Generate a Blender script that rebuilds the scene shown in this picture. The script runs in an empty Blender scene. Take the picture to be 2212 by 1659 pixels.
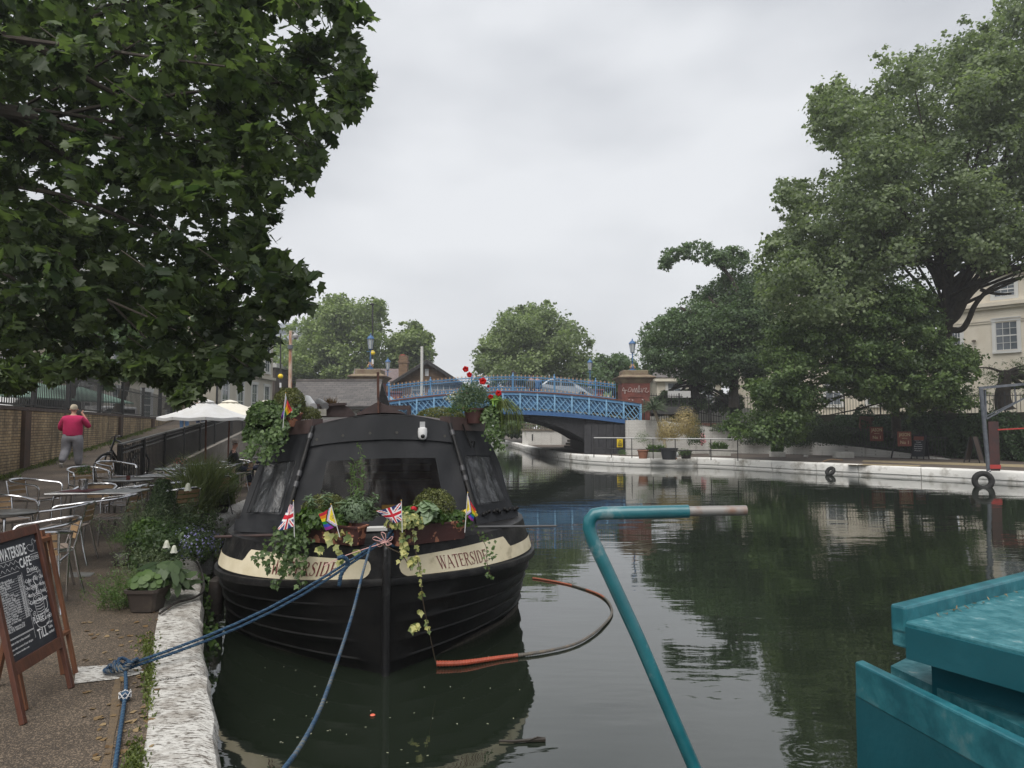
import bpy, bmesh, math, random
import numpy as np
from mathutils import Vector, Matrix
random.seed(7); rng = np.random.default_rng(7)
sc = bpy.context.scene
R = math.radians
# ---------------- camera ----------------
CAMZ = 2.1; PITCH = 3.3; FP = 1534.0          # focal length in units of a 2212 px wide picture
cd = bpy.data.cameras.new("camera"); cam = bpy.data.objects.new("camera", cd); sc.collection.objects.link(cam)
cam.location = (0, 0, CAMZ); cam.rotation_euler = (R(90 + PITCH), 0, 0)
cd.sensor_width = 36; cd.lens = 36 * FP / 2212; cd.clip_end = 2000; cd.clip_start = 0.05
sc.camera = cam
# ---------------- world, sun, exposure ----------------
w = bpy.data.worlds.new("World"); sc.world = w; w.use_nodes = True
nt = w.node_tree; N = nt.nodes; L = nt.links
for n in list(N): N.remove(n)
out = N.new("ShaderNodeOutputWorld"); bg = N.new("ShaderNodeBackground"); bg.inputs[1].default_value = 0.1
sky = N.new("ShaderNodeTexSky"); sky.sky_type = 'NISHITA'; sky.sun_disc = False
sky.sun_elevation = R(58); sky.sun_rotation = R(200); sky.dust_density = 4
tc = N.new("ShaderNodeTexCoord"); mp = N.new("ShaderNodeMapping"); mp.inputs['Scale'].default_value = (1.0, 1.0, 2.4)
L.new(tc.outputs['Generated'], mp.inputs[0])
nz = N.new("ShaderNodeTexNoise"); nz.inputs['Scale'].default_value = 2.3; nz.inputs['Detail'].default_value = 6; nz.inputs['Roughness'].default_value = .42
L.new(mp.outputs[0], nz.inputs['Vector'])
cr = N.new("ShaderNodeValToRGB"); e = cr.color_ramp.elements
e[0].position = .36; e[0].color = (2.2, 2.3, 2.5, 1); e[1].position = .60; e[1].color = (3.6, 3.68, 3.82, 1)
L.new(nz.outputs['Fac'], cr.inputs[0])
sp = N.new("ShaderNodeSeparateXYZ"); L.new(tc.outputs['Generated'], sp.inputs[0])
mr = N.new("ShaderNodeMapRange"); mr.inputs['From Min'].default_value = 0.0; mr.inputs['From Max'].default_value = .55
mr.inputs['To Min'].default_value = .5; mr.inputs['To Max'].default_value = 0
L.new(sp.outputs['Z'], mr.inputs['Value'])
m1 = N.new("ShaderNodeMixRGB"); m1.inputs[2].default_value = (4.6, 4.63, 4.66, 1); L.new(mr.outputs[0], m1.inputs[0]); L.new(cr.outputs[0], m1.inputs[1])
m2 = N.new("ShaderNodeMixRGB"); m2.inputs[0].default_value = .96; L.new(sky.outputs[0], m2.inputs[1]); L.new(m1.outputs[0], m2.inputs[2])
L.new(m2.outputs[0], bg.inputs[0]); L.new(bg.outputs[0], out.inputs[0])
sd = bpy.data.lights.new("sun", 'SUN'); sd.energy = 1.5; sd.angle = R(60); sd.color = (1, .96, .9)
sun = bpy.data.objects.new("sun", sd); sc.collection.objects.link(sun)
az = R(200)
sundir = Vector((math.sin(az) * math.cos(R(58)), math.cos(az) * math.cos(R(58)), math.sin(R(58))))
sun.rotation_euler = sundir.to_track_quat('Z', 'Y').to_euler()
sc.view_settings.view_transform = 'Standard'; sc.view_settings.look = 'None'
sc.view_settings.exposure = 1.2; sc.view_settings.gamma = 1
sc.cycles.use_denoising = True; sc.cycles.max_bounces = 8; sc.cycles.transparent_max_bounces = 8
sc.cycles.diffuse_bounces = 4; sc.cycles.glossy_bounces = 4; sc.cycles.caustics_reflective = False; sc.cycles.caustics_refractive = False

# ---------------- picture -> world ----------------
cp, spn = math.cos(R(PITCH)), math.sin(R(PITCH))
def ray(x, y):
    dx = (x - 1106) / FP; dy = (829 - y) / FP
    return dx, cp - dy * spn, spn + dy * cp
def P(x, y, z):
    a, b, c = ray(x, y); t = (z - CAMZ) / c; return Vector((a * t, b * t, z))
def PD(x, y, Y):
    a, b, c = ray(x, y); t = Y / b; return Vector((a * t, Y, CAMZ + c * t))
# ---------------- materials ----------------
MATS = {}
def mat(name, col, rough=.6, metal=0, col2=None, scale=8, bump=0, bscale=None, spec=.5, trans=0, detail=5, lo=.35, hi=.65, coords='Object', stretch=None, coat=0, thirds=None):
    if name in MATS: return MATS[name]
    m = bpy.data.materials.new(name); m.use_nodes = True; n = m.node_tree.nodes; l = m.node_tree.links
    b = n['Principled BSDF']; b.inputs['Roughness'].default_value = rough; b.inputs['Metallic'].default_value = metal
    b.inputs['Specular IOR Level'].default_value = spec; b.inputs['Coat Weight'].default_value = coat
    b.inputs['Base Color'].default_value = (*col, 1)
    t = n.new('ShaderNodeTexCoord'); vec = t.outputs[coords]
    if stretch:
        mm = n.new('ShaderNodeMapping'); mm.inputs['Scale'].default_value = stretch; l.new(vec, mm.inputs[0]); vec = mm.outputs[0]
    if col2 is not None:
        z = n.new('ShaderNodeTexNoise'); z.inputs['Scale'].default_value = scale; z.inputs['Detail'].default_value = detail; z.inputs['Roughness'].default_value = .62
        l.new(vec, z.inputs['Vector'])
        r = n.new('ShaderNodeValToRGB'); el = r.color_ramp.elements
        el[0].position = lo; el[0].color = (*col, 1); el[1].position = hi; el[1].color = (*col2, 1)
        if thirds:
            e3 = el.new(thirds[0]); e3.color = (*thirds[1], 1)
        l.new(z.outputs['Fac'], r.inputs[0]); l.new(r.outputs[0], b.inputs['Base Color'])
    if bump:
        z2 = n.new('ShaderNodeTexNoise'); z2.inputs['Scale'].default_value = bscale or scale * 3; z2.inputs['Detail'].default_value = 6
        l.new(vec, z2.inputs['Vector']); bb = n.new('ShaderNodeBump'); bb.inputs['Strength'].default_value = bump; bb.inputs['Distance'].default_value = .02
        l.new(z2.outputs['Fac'], bb.inputs['Height']); l.new(bb.outputs[0], b.inputs['Normal'])
    MATS[name] = m; return m
def leafmat(name, dark, light, trans=.35, rough=.45, spec=.4):
    if name in MATS: return MATS[name]
    m = bpy.data.materials.new(name); m.use_nodes = True; n = m.node_tree.nodes; l = m.node_tree.links
    b = n['Principled BSDF']; b.inputs['Roughness'].default_value = rough; b.inputs['Specular IOR Level'].default_value = spec
    a = n.new('ShaderNodeAttribute'); a.attribute_name = 'tint'
    r = n.new('ShaderNodeValToRGB'); el = r.color_ramp.elements; el[0].color = (*dark, 1); el[1].color = (*light, 1)
    l.new(a.outputs['Fac'], r.inputs[0]); l.new(r.outputs[0], b.inputs['Base Color'])
    tr = n.new('ShaderNodeBsdfTranslucent'); hs = n.new('ShaderNodeMixRGB'); hs.blend_type = 'MULTIPLY'; hs.inputs[0].default_value = 1; hs.inputs[2].default_value = (1.25, 1.38, .72, 1)
    l.new(r.outputs[0], hs.inputs[1]); l.new(hs.outputs[0], tr.inputs[0])
    mx = n.new('ShaderNodeMixShader'); mx.inputs[0].default_value = trans; l.new(b.outputs[0], mx.inputs[1]); l.new(tr.outputs[0], mx.inputs[2])
    l.new(mx.outputs[0], n['Material Output'].inputs[0]); MATS[name] = m; return m
def paintmat(name='painted_cloth', rough=.7, trans=0):      # reads a per-face colour attribute 'paint'
    if name in MATS: return MATS[name]
    m = bpy.data.materials.new(name); m.use_nodes = True; n = m.node_tree.nodes; l = m.node_tree.links
    b = n['Principled BSDF']; b.inputs['Roughness'].default_value = rough
    a = n.new('ShaderNodeAttribute'); a.attribute_name = 'paint'; l.new(a.outputs['Color'], b.inputs['Base Color']); MATS[name] = m; return m

# ---------------- objects ----------------
OFF = {}
def setp(o, label=None, cat=None, group=None, kind=None):
    if label: o['label'] = label
    if cat: o['category'] = cat
    if group: o['group'] = group
    if kind: o['kind'] = kind
    return o
def thing(name, label, cat, loc=(0, 0, 0), group=None, rz=0):
    o = bpy.data.objects.new(name, None); sc.collection.objects.link(o); o.location = loc; o.rotation_euler = (0, 0, rz)
    o.empty_display_size = .2; OFF[o.name] = Vector((0, 0, 0)) if rz else Vector(loc); return setp(o, label, cat, group)
def link(name, me, mats, parent=None, smooth=False, angle=None):
    o = bpy.data.objects.new(name, me); sc.collection.objects.link(o)
    for m in (mats if isinstance(mats, (list, tuple)) else [mats]): me.materials.append(m)
    if smooth: me.polygons.foreach_set('use_smooth', [True] * len(me.polygons))
    nv = len(me.vertices)
    if parent is not None:
        o.parent = parent; off = OFF.get(parent.name, Vector((0, 0, 0))); OFF[o.name] = off
        me.transform(Matrix.Translation(-off))
    elif nv:
        co = np.empty(nv * 3); me.vertices.foreach_get('co', co); co = co.reshape(-1, 3)
        c = (co.min(0) + co.max(0)) / 2; off = Vector((c[0], c[1], co[:, 2].min())); OFF[o.name] = off
        me.transform(Matrix.Translation(-off)); o.location = off
    me.update(); return o
class MB:
    def __init__(s): s.v = []; s.f = []; s.m = []; s.c = []
    def add(s, vs, fs, mi=0, col=None):
        o = len(s.v); s.v += [tuple(p) for p in vs]
        for f in fs: s.f.append([i + o for i in f]); s.m.append(mi); s.c.append(col)
        return s
    def box(s, c, d, rz=0, mi=0, M=None, col=None):
        x, y, z = d[0] / 2, d[1] / 2, d[2] / 2; cc, ss = math.cos(rz), math.sin(rz); vs = []
        for a, b, e in ((-x, -y, -z), (x, -y, -z), (x, y, -z), (-x, y, -z), (-x, -y, z), (x, -y, z), (x, y, z), (-x, y, z)):
            p = Vector((a, b, e))
            p = (M @ p) if M else Vector((a * cc - b * ss, a * ss + b * cc, e))
            vs.append(p + Vector(c))
        return s.add(vs, [(0, 3, 2, 1), (4, 5, 6, 7), (0, 1, 5, 4), (1, 2, 6, 5), (2, 3, 7, 6), (3, 0, 4, 7)], mi, col)
    def beam(s, a, b, w, h, mi=0, up=(0, 0, 1)):
        a, b = Vector(a), Vector(b); d = (b - a); ln = d.length; d.normalize(); u = Vector(up)
        x = d.cross(u)
        if x.length < 1e-4: x = d.cross(Vector((1, 0, 0)))
        x.normalize(); u = x.cross(d); M = Matrix((x, d, u)).transposed()
        return s.box((a + b) / 2, (w, ln, h), M=M, mi=mi)
    def tube(s, pts, r, n=8, mi=0, closed=False, cap=True):
        pts = [Vector(p) for p in pts]; k = len(pts); rr = r if isinstance(r, (list, tuple)) else [r] * k
        base = len(s.v); ref = None; rings = []
        for i, p in enumerate(pts):
            if closed: t = pts[(i + 1) % k] - pts[i - 1]
            else: t = pts[min(i + 1, k - 1)] - pts[max(i - 1, 0)]
            if t.length < 1e-9: t = Vector((0, 0, 1))
            t.normalize()
            if ref is None: ref = Vector((0, 0, 1)) if abs(t.z) < .9 else Vector((1, 0, 0))
            x = (ref - t * ref.dot(t))
            if x.length < 1e-6: x = t.orthogonal()
            x.normalize(); y = t.cross(x); ref = x
            rings.append([p + (x * math.cos(2 * math.pi * j / n) + y * math.sin(2 * math.pi * j / n)) * rr[i] for j in range(n)])
        vs = [q for rg in rings for q in rg]; fs = []
        for i in range(k if closed else k - 1):
            a = i * n; b = ((i + 1) % k) * n
            for j in range(n): fs.append((a + j, a + (j + 1) % n, b + (j + 1) % n, b + j))
        if cap and not closed: fs.append(tuple(range(n))[::-1]); fs.append(tuple(range((k - 1) * n, k * n)))
        return s.add(vs, fs, mi)
    def lathe(s, c, prof, n=20, mi=0, ax=None, sx=1, sy=1):
        c = Vector(c); vs = []; k = len(prof)
        for (r, z) in prof:
            for j in range(n):
                p = Vector((r * sx * math.cos(2 * math.pi * j / n), r * sy * math.sin(2 * math.pi * j / n), z))
                vs.append(c + ((ax @ p) if ax else p))
        fs = []
        for i in range(k - 1):
            for j in range(n): fs.append((i * n + j, i * n + (j + 1) % n, (i + 1) * n + (j + 1) % n, (i + 1) * n + j))
        fs.append(tuple(range(n))[::-1]); fs.append(tuple(range((k - 1) * n, k * n)))
        return s.add(vs, fs, mi)
    def ball(s, c, r, n=12, mi=0, sz=1):
        return s.lathe(c, [(max(r * math.sin(math.pi * i / 8), 1e-4), -r * sz * math.cos(math.pi * i / 8)) for i in range(9)], n, mi)
    def poly(s, pts, mi=0, col=None): return s.add(pts, [tuple(range(len(pts)))], mi, col)
    def slab(s, pts, h, mi=0):     # horizontal polygon extruded down by h
        n = len(pts); up = [Vector(p) for p in pts]; dn = [p - Vector((0, 0, h)) for p in up]
        s.add(up + dn, [tuple(range(n)), tuple(range(2 * n - 1, n - 1, -1))] + [(i, i + n, (i + 1) % n + n, (i + 1) % n) for i in range(n)], mi); return s
    def prism(s, pts, d, mi=0):    # polygon extruded along vector d
        n = len(pts); a = [Vector(p) for p in pts]; b = [p + Vector(d) for p in a]
        return s.add(a + b, [tuple(range(n))[::-1], tuple(range(n, 2 * n))] + [(i, (i + 1) % n, (i + 1) % n + n, i + n) for i in range(n)], mi)
    def grid(s, rows, mi=0, closed=False):
        k = len(rows); n = len(rows[0]); fs = []
        for i in range(k - 1):
            for j in range(n if closed else n - 1): fs.append((i * n + j, i * n + (j + 1) % n, (i + 1) * n + (j + 1) % n, (i + 1) * n + j))
        return s.add([p for r in rows for p in r], fs, mi)
    def build(s, name, mats, parent=None, smooth=False, label=None, cat=None, group=None, kind=None, bevel=0, fix=True):
        me = bpy.data.meshes.new(name); me.from_pydata([tuple(p) for p in s.v], [], s.f)
        me.polygons.foreach_set('material_index', s.m)
        if any(c is not None for c in s.c):
            at = me.attributes.new('paint', 'FLOAT_COLOR', 'FACE')
            at.data.foreach_set('color', [x for c in s.c for x in (*(c or (0, 0, 0)), 1)])
        if fix:
            bm = bmesh.new(); bm.from_mesh(me)
            bmesh.ops.recalc_face_normals(bm, faces=bm.faces); bm.to_mesh(me); bm.free()
        o = link(name, me, mats, parent, smooth)
        if smooth and smooth != 'all':
            me.set_sharp_from_angle(angle=R(40))
        if bevel:
            b = o.modifiers.new('bevel', 'BEVEL'); b.width = bevel; b.segments = 2; b.limit_method = 'ANGLE'; b.angle_limit = R(40)
        return setp(o, label, cat, group, kind)
def curve(pts, n=6, closed=False):     # Catmull-Rom
    pts = [Vector(p) for p in pts]; k = len(pts); o = []
    for i in range(k if closed else k - 1):
        g = (lambda j: pts[j % k]) if closed else (lambda j: pts[max(0, min(k - 1, j))])
        p0, p1, p2, p3 = g(i - 1), g(i), g(i + 1), g(i + 2)
        for q in range(n):
            t = q / n; o.append(.5 * ((2 * p1) + (p2 - p0) * t + (2 * p0 - 5 * p1 + 4 * p2 - p3) * t * t + (3 * p1 - p0 - 3 * p2 + p3) * t ** 3))
    if not closed: o.append(pts[-1])
    return o
def copytree(o, parent=None):
    c = o.copy(); sc.collection.objects.link(c)
    if parent is not None: c.parent = parent
    for ch in [x for x in KIDS.get(o.name, [])]: copytree(ch, c)
    return c
KIDS = {}
def reg(root):     # remember the children of a thing that will be copied
    for o in sc.objects:
        if o.parent is not None: KIDS.setdefault(o.parent.name, [])
        if o.parent is not None and o not in KIDS[o.parent.name]: KIDS[o.parent.name].append(o)
def rope(mb, path, r, pitch=.05, mi=0, strands=3, n=5):
    path = [Vector(p) for p in path]; L_ = 0; res = [path[0]]
    step = pitch / 7
    for a, b in zip(path, path[1:]):
        k = max(1, int((b - a).length / step))
        for i in range(1, k + 1): res.append(a.lerp(b, i / k))
    for s_ in range(strands):
        q = []; acc = 0
        for i, p in enumerate(res):
            t = (res[min(i + 1, len(res) - 1)] - res[max(i - 1, 0)])
            if t.length < 1e-9: t = Vector((1, 0, 0))
            t.normalize(); x = t.cross(Vector((.13, .2, 1))).normalized(); y = t.cross(x)
            if i: acc += (res[i] - res[i - 1]).length
            a = 2 * math.pi * (acc / pitch / 1.0 + s_ / strands)
            q.append(p + (x * math.cos(a) + y * math.sin(a)) * r * .62)
        mb.tube(q, r * .5, n, 1 if s_ == 0 else 0)
    return mb
# ---------------- leaves ----------------
def half(pts): return pts
def sym(right): return right + [(-x, y) for x, y in right[::-1] if abs(x) > 1e-6]
SH = {
 'plane': sym([(0, 0), (.10, .02), (.36, -.10), (.30, .10), (.55, .30), (.34, .40), (.40, .62), (.20, .60), (0, 1.0)]),
 'ivy': sym([(0, 0), (.22, -.06), (.30, .12), (.50, .34), (.26, .48), (.16, .66), (0, 1.0)]),
 'oval': sym([(0, 0), (.22, .3), (.2, .68), (0, 1.0)]),
 'lance': sym([(0, 0), (.09, .3), (.08, .65), (0, 1.0)]),
 'diam': [(0, 0), (.36, .5), (0, 1.0), (-.36, .5)],
 'rough': [(0, 0), (.42, .18), (.30, .55), (.12, .95), (-.3, .7), (-.45, .25)],
 'round': [(.5 * math.sin(2 * math.pi * i / 9), .5 - .5 * math.cos(2 * math.pi * i / 9)) for i in range(9)],
}
def scatter(name, m, pts, nrm, size, shape='diam', parent=None, tint=None, down=0.0, fold=.12, rnd=rng, **kw):
    """a mesh of many small leaves at pts facing nrm"""
    pts = np.asarray(pts, float); n = len(pts); T = np.array(SH[shape], float); k = len(T)
    nrm = np.asarray(nrm, float) + 1e-6; nrm = nrm / np.linalg.norm(nrm, axis=1, keepdims=True)
    a = rnd.normal(size=(n, 3)); a[:, 2] -= down * 2
    t = a - nrm * (a * nrm).sum(1, keepdims=True); t /= np.linalg.norm(t, axis=1, keepdims=True) + 1e-9
    x = np.cross(t, nrm); s = (size * (.65 + .6 * rnd.random(n)))[:, None, None]
    lz = -fold * (T[:, 0] ** 2) * 3 - fold * (T[:, 1] - .4) ** 2
    V = pts[:, None, :] + s * (x[:, None, :] * T[None, :, 0, None] + t[:, None, :] * (T[None, :, 1, None] - .3) + nrm[:, None, :] * lz[None, :, None])
    me = bpy.data.meshes.new(name); me.vertices.add(n * k); me.vertices.foreach_set('co', V.reshape(-1))
    if k <= 4 or shape in ('oval', 'rough', 'round', 'lance', 'diam'):
        me.loops.add(n * k); me.polygons.add(n); me.loops.foreach_set('vertex_index', np.arange(n * k, dtype=np.int32))
        me.polygons.foreach_set('loop_start', np.arange(0, n * k, k, dtype=np.int32)); me.polygons.foreach_set('loop_total', np.full(n, k, dtype=np.int32))
    else:      # lobed leaf: quads across the midrib + fan
        c = k // 2 + 0; fa = []
        i0 = 0; tip = [i for i, p in enumerate(SH[shape]) if p[1] == 1.0][0]
        right = list(range(1, tip)); left = list(range(k - 1, tip, -1))
        for q in range(len(right) - 1): fa.append((right[q], right[q + 1], left[q + 1], left[q]))
        fa.append((0, right[0], left[0], left[0])); fa.append((right[-1], tip, left[-1], left[-1]))
        tri = []
        for f in fa:
            tri.append((f[0], f[1], f[2]))
            if f[3] != f[2]: tri.append((f[0], f[2], f[3]))
        tri = np.array(tri, dtype=np.int32); nt_ = len(tri)
        idx = (np.arange(n, dtype=np.int32)[:, None, None] * k + tri[None]).reshape(-1)
        me.loops.add(len(idx)); me.polygons.add(n * nt_); me.loops.foreach_set('vertex_index', idx)
        me.polygons.foreach_set('loop_start', np.arange(0, n * nt_ * 3, 3, dtype=np.int32)); me.polygons.foreach_set('loop_total', np.full(n * nt_, 3, dtype=np.int32))
    me.update(calc_edges=True)
    at = me.attributes.new('tint', 'FLOAT', 'POINT')
    tt = rnd.random(n) if tint is None else np.clip(np.asarray(tint) + rnd.normal(0, .12, n), 0, 1)
    at.data.foreach_set('value', np.repeat(tt, k).astype(np.float32))
    o = link(name, me, m, parent); return setp(o, **kw)
def unit(n, rnd=rng):
    v = rnd.normal(size=(n, 3)); return v / np.linalg.norm(v, axis=1, keepdims=True)
def pip(x, y, poly):
    c = False; j = len(poly) - 1
    for i in range(len(poly)):
        xi, yi = poly[i]; xj, yj = poly[j]
        if (yi > y) != (yj > y) and x < (xj - xi) * (y - yi) / (yj - yi + 1e-12) + xi: c = not c
        j = i
    return c
def pdist(x, y, poly):
    d = 1e9
    for i in range(len(poly)):
        ax, ay = poly[i - 1]; bx, by = poly[i]; vx, vy = bx - ax, by - ay
        t = max(0, min(1, ((x - ax) * vx + (y - ay) * vy) / (vx * vx + vy * vy + 1e-9)))
        d = min(d, math.hypot(x - ax - t * vx, y - ay - t * vy))
    return d
def blobs(poly, Y0, dY, n, rmin, rmax, seed, flat=.8):
    r_ = random.Random(seed); xs = [p[0] for p in poly]; ys = [p[1] for p in poly]; B_ = []; tries = 0
    while len(B_) < n and tries < 50000:
        tries += 1; x = r_.uniform(min(xs), max(xs)); y = r_.uniform(min(ys), max(ys))
        if not pip(x, y, poly): continue
        d = pdist(x, y, poly)
        if d < rmin * .6: continue
        r = min(rmax, max(rmin, d * .95)) * r_.uniform(.7, 1)
        Y = Y0 + r_.uniform(-1, 1) * dY * min(1, .35 + d / (rmax * 2.5))
        c = PD(x, y, Y); B_.append((c, r * Y / FP))
    return B_
def crown_pts(B_, n, seed, cl=26, spread=.2, upw=.5):
    rn = np.random.default_rng(seed); wts = np.array([b[1] ** 2 for b in B_]); wts = wts / wts.sum()
    P_, Q_, T_ = [], [], []
    for (c, r), wt in zip(B_, wts):
        k = int(n * wt) + 1; nc = max(3, int(k / cl)); d = unit(nc, rn)
        d[:, 2] = d[:, 2] * .8
        cc = np.array(c)[None] + d * r * (.45 + .6 * rn.random((nc, 1)) ** .7)
        id_ = rn.integers(0, nc, k); ct = rn.random(nc)
        P_.append(cc[id_] + rn.normal(size=(k, 3)) * r * spread * np.array([1, 1, .6]))
        Q_.append(d[id_] * .6 + rn.normal(size=(k, 3)) * .55 + np.array([0, 0, upw])); T_.append(ct[id_])
    return np.vstack(P_), np.vstack(Q_), np.concatenate(T_)
def branches(mb, base, top, r0, targets, seed, nsub=1, r1=None):
    """tapered trunk from base to top, limbs to targets"""
    r_ = random.Random(seed); base, top = Vector(base), Vector(top); r1 = r1 or r0 * .55
    tr = curve([base, base.lerp(top, .35) + Vector((r_.uniform(-.1, .1), 0, 0)) * r0 * 3, base.lerp(top, .7), top], 5)
    mb.tube(tr, [r0 * (1.25 if i == 0 else 1) + (r1 - r0) * i / (len(tr) - 1) for i in range(len(tr))], 12)
    for tg in targets:
        tg = Vector(tg); f = r_.uniform(.55, 1); st = base.lerp(top, f); ln = (tg - st).length
        rs = r1 * r_.uniform(.35, .7); mid = st.lerp(tg, .45) + Vector((r_.uniform(-.1, .1), r_.uniform(-.1, .1), r_.uniform(-.02, .16))) * ln
        c = curve([st, mid, tg], 6); mb.tube(c, [rs * (1 - .85 * i / (len(c) - 1)) for i in range(len(c))], 6)
        for _ in range(nsub):
            q = c[r_.randint(4, 9)]; e_ = q + Vector((r_.uniform(-1, 1), r_.uniform(-1, 1), r_.uniform(-.3, .5))) * ln * .16
            mb.tube([q, q.lerp(e_, .5) + Vector((0, 0, .03 * ln)), e_], [rs * .35, rs * .22, rs * .06], 5)
    return mb
def textmesh(txt, size=1, align='LEFT', bold=0):
    c = bpy.data.curves.new('t', 'FONT'); c.body = txt; c.size = size; c.align_x = align; c.offset = bold; c.resolution_u = 2
    o = bpy.data.objects.new('t', c); me = bpy.data.meshes.new_from_object(o)
    v = [tuple(x.co) for x in me.vertices]; f = [tuple(p.vertices) for p in me.polygons]
    bpy.data.objects.remove(o); bpy.data.curves.remove(c); bpy.data.meshes.remove(me); return v, f
def skin(name, chains, m, parent=None, sub=2, **kw):
    """chains: list of lists of (x,y,z,rx[,ry]); chains share vertices that coincide"""
    vs = []; es = []; rs = []
    def vid(p):
        for i, q in enumerate(vs):
            if (Vector(q) - Vector(p[:3])).length < 1e-4: return i
        vs.append(p[:3]); rs.append((p[3], p[4] if len(p) > 4 else p[3])); return len(vs) - 1
    for ch in chains:
        ids = [vid(p) for p in ch]; es += list(zip(ids, ids[1:]))
    me = bpy.data.meshes.new(name); me.from_pydata(vs, es, [])
    o = bpy.data.objects.new(name, me); sc.collection.objects.link(o); me.materials.append(m)
    sm = o.modifiers.new('skin', 'SKIN'); sm.use_smooth_shade = True
    for i, r in enumerate(rs): me.skin_vertices[0].data[i].radius = r
    me.skin_vertices[0].data[0].use_root = True
    ss_ = o.modifiers.new('sub', 'SUBSURF'); ss_.levels = sub; ss_.render_levels = sub
    if parent is not None: o.parent = parent
    return setp(o, **kw)
# ================= setting =================
def ss(a, b, x): t = max(0, min(1, (x - a) / (b - a))); return t * t * (3 - 2 * t)
def Xw(Y): return -11.5 - .31 * (Y - 15.9)
def Xr(Y): return -7.7 - .235 * (Y - 14)
def zr(Y): return .42 + .06 * max(0, Y - 7.7) if Y < 40 else .42 + .06 * 32.3 + .045 * min(Y - 40, 20)
def gz(X, Y):
    if Y < 14: return .42 + (zr(Y) - .42) * ss(Xr(Y) + .9, Xr(Y) - .1, X)
    return zr(Y) if X < Xr(Y) else .42
# water
def watermat():
    m = bpy.data.materials.new('canal_water'); m.use_nodes = True; n = m.node_tree.nodes; l = m.node_tree.links; b = n['Principled BSDF']
    b.inputs['Base Color'].default_value = (.012, .017, .011, 1); b.inputs['Roughness'].default_value = .01; b.inputs['IOR'].default_value = 1.9
    g = n.new('ShaderNodeNewGeometry'); mp1 = n.new('ShaderNodeMapping'); mp1.inputs['Scale'].default_value = (.55, 1.5, 1); l.new(g.outputs['Position'], mp1.inputs[0])
    n1 = n.new('ShaderNodeTexNoise'); n1.inputs['Scale'].default_value = 1.1; n1.inputs['Detail'].default_value = 3; l.new(mp1.outputs[0], n1.inputs['Vector'])
    n2 = n.new('ShaderNodeTexNoise'); n2.inputs['Scale'].default_value = 5; n2.inputs['Detail'].default_value = 4; l.new(mp1.outputs[0], n2.inputs['Vector'])
    n3 = n.new('ShaderNodeTexNoise'); n3.inputs['Scale'].default_value = .22; l.new(g.outputs['Position'], n3.inputs['Vector'])
    rr = n.new('ShaderNodeMapRange'); rr.inputs['From Min'].default_value = .4; rr.inputs['From Max'].default_value = .62; rr.inputs['To Min'].default_value = .25; l.new(n3.outputs['Fac'], rr.inputs['Value'])
    mu = n.new('ShaderNodeMath'); mu.operation = 'MULTIPLY'; l.new(n2.outputs['Fac'], mu.inputs[0]); l.new(rr.outputs[0], mu.inputs[1])
    m3 = n.new('ShaderNodeMath'); m3.operation = 'MULTIPLY'; m3.inputs[1].default_value = .22; l.new(mu.outputs[0], m3.inputs[0])
    ad = n.new('ShaderNodeMath'); ad.operation = 'ADD'; l.new(n1.outputs['Fac'], ad.inputs[0]); l.new(m3.outputs[0], ad.inputs[1]); acc = ad.outputs[0]
    for (px, py, r0, k) in ((1745, 1625, .24, .028), (1418, 1357, .30, .04), (1560, 1500, .55, .035), (1440, 1190, .6, .05), (1300, 1270, .2, .03), (1120, 1410, .25, .02), (1860, 1290, .5, .03), (1640, 1330, .3, .03), (1500, 1590, .35, .02)):
        c = P(px, py, 0); d = n.new('ShaderNodeVectorMath'); d.operation = 'DISTANCE'; d.inputs[1].default_value = c; l.new(g.outputs['Position'], d.inputs[0])
        s_ = n.new('ShaderNodeMath'); s_.operation = 'MULTIPLY'; s_.inputs[1].default_value = 2 * math.pi / (r0 / 4.5); l.new(d.outputs['Value'], s_.inputs[0])
        q = n.new('ShaderNodeMath'); q.operation = 'SINE'; l.new(s_.outputs[0], q.inputs[0])
        f = n.new('ShaderNodeMapRange'); f.inputs['From Min'].default_value = r0; f.inputs['From Max'].default_value = 0; f.inputs['To Max'].default_value = k; l.new(d.outputs['Value'], f.inputs['Value'])
        m_ = n.new('ShaderNodeMath'); m_.operation = 'MULTIPLY'; l.new(q.outputs[0], m_.inputs[0]); l.new(f.outputs[0], m_.inputs[1])
        a_ = n.new('ShaderNodeMath'); a_.operation = 'ADD'; l.new(acc, a_.inputs[0]); l.new(m_.outputs[0], a_.inputs[1]); acc = a_.outputs[0]
    bp = n.new('ShaderNodeBump'); bp.inputs['Strength'].default_value = .30; bp.inputs['Distance'].default_value = .022; l.new(acc, bp.inputs['Height']); l.new(bp.outputs[0], b.inputs['Normal']); return m
MB().poly([(-60, -25, 0), (60, -25, 0), (60, 135, 0), (-60, 135, 0)]).build('canal_water', watermat(), kind='structure')
M_ground = mat('rough_ground', (.05, .055, .03), .95, col2=(.09, .08, .05), scale=.4)
MB().poly([(-300, -60, -.8), (300, -60, -.8), (300, 300, -.8), (-300, 300, -.8)]).build('ground', M_ground, kind='structure')
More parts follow.
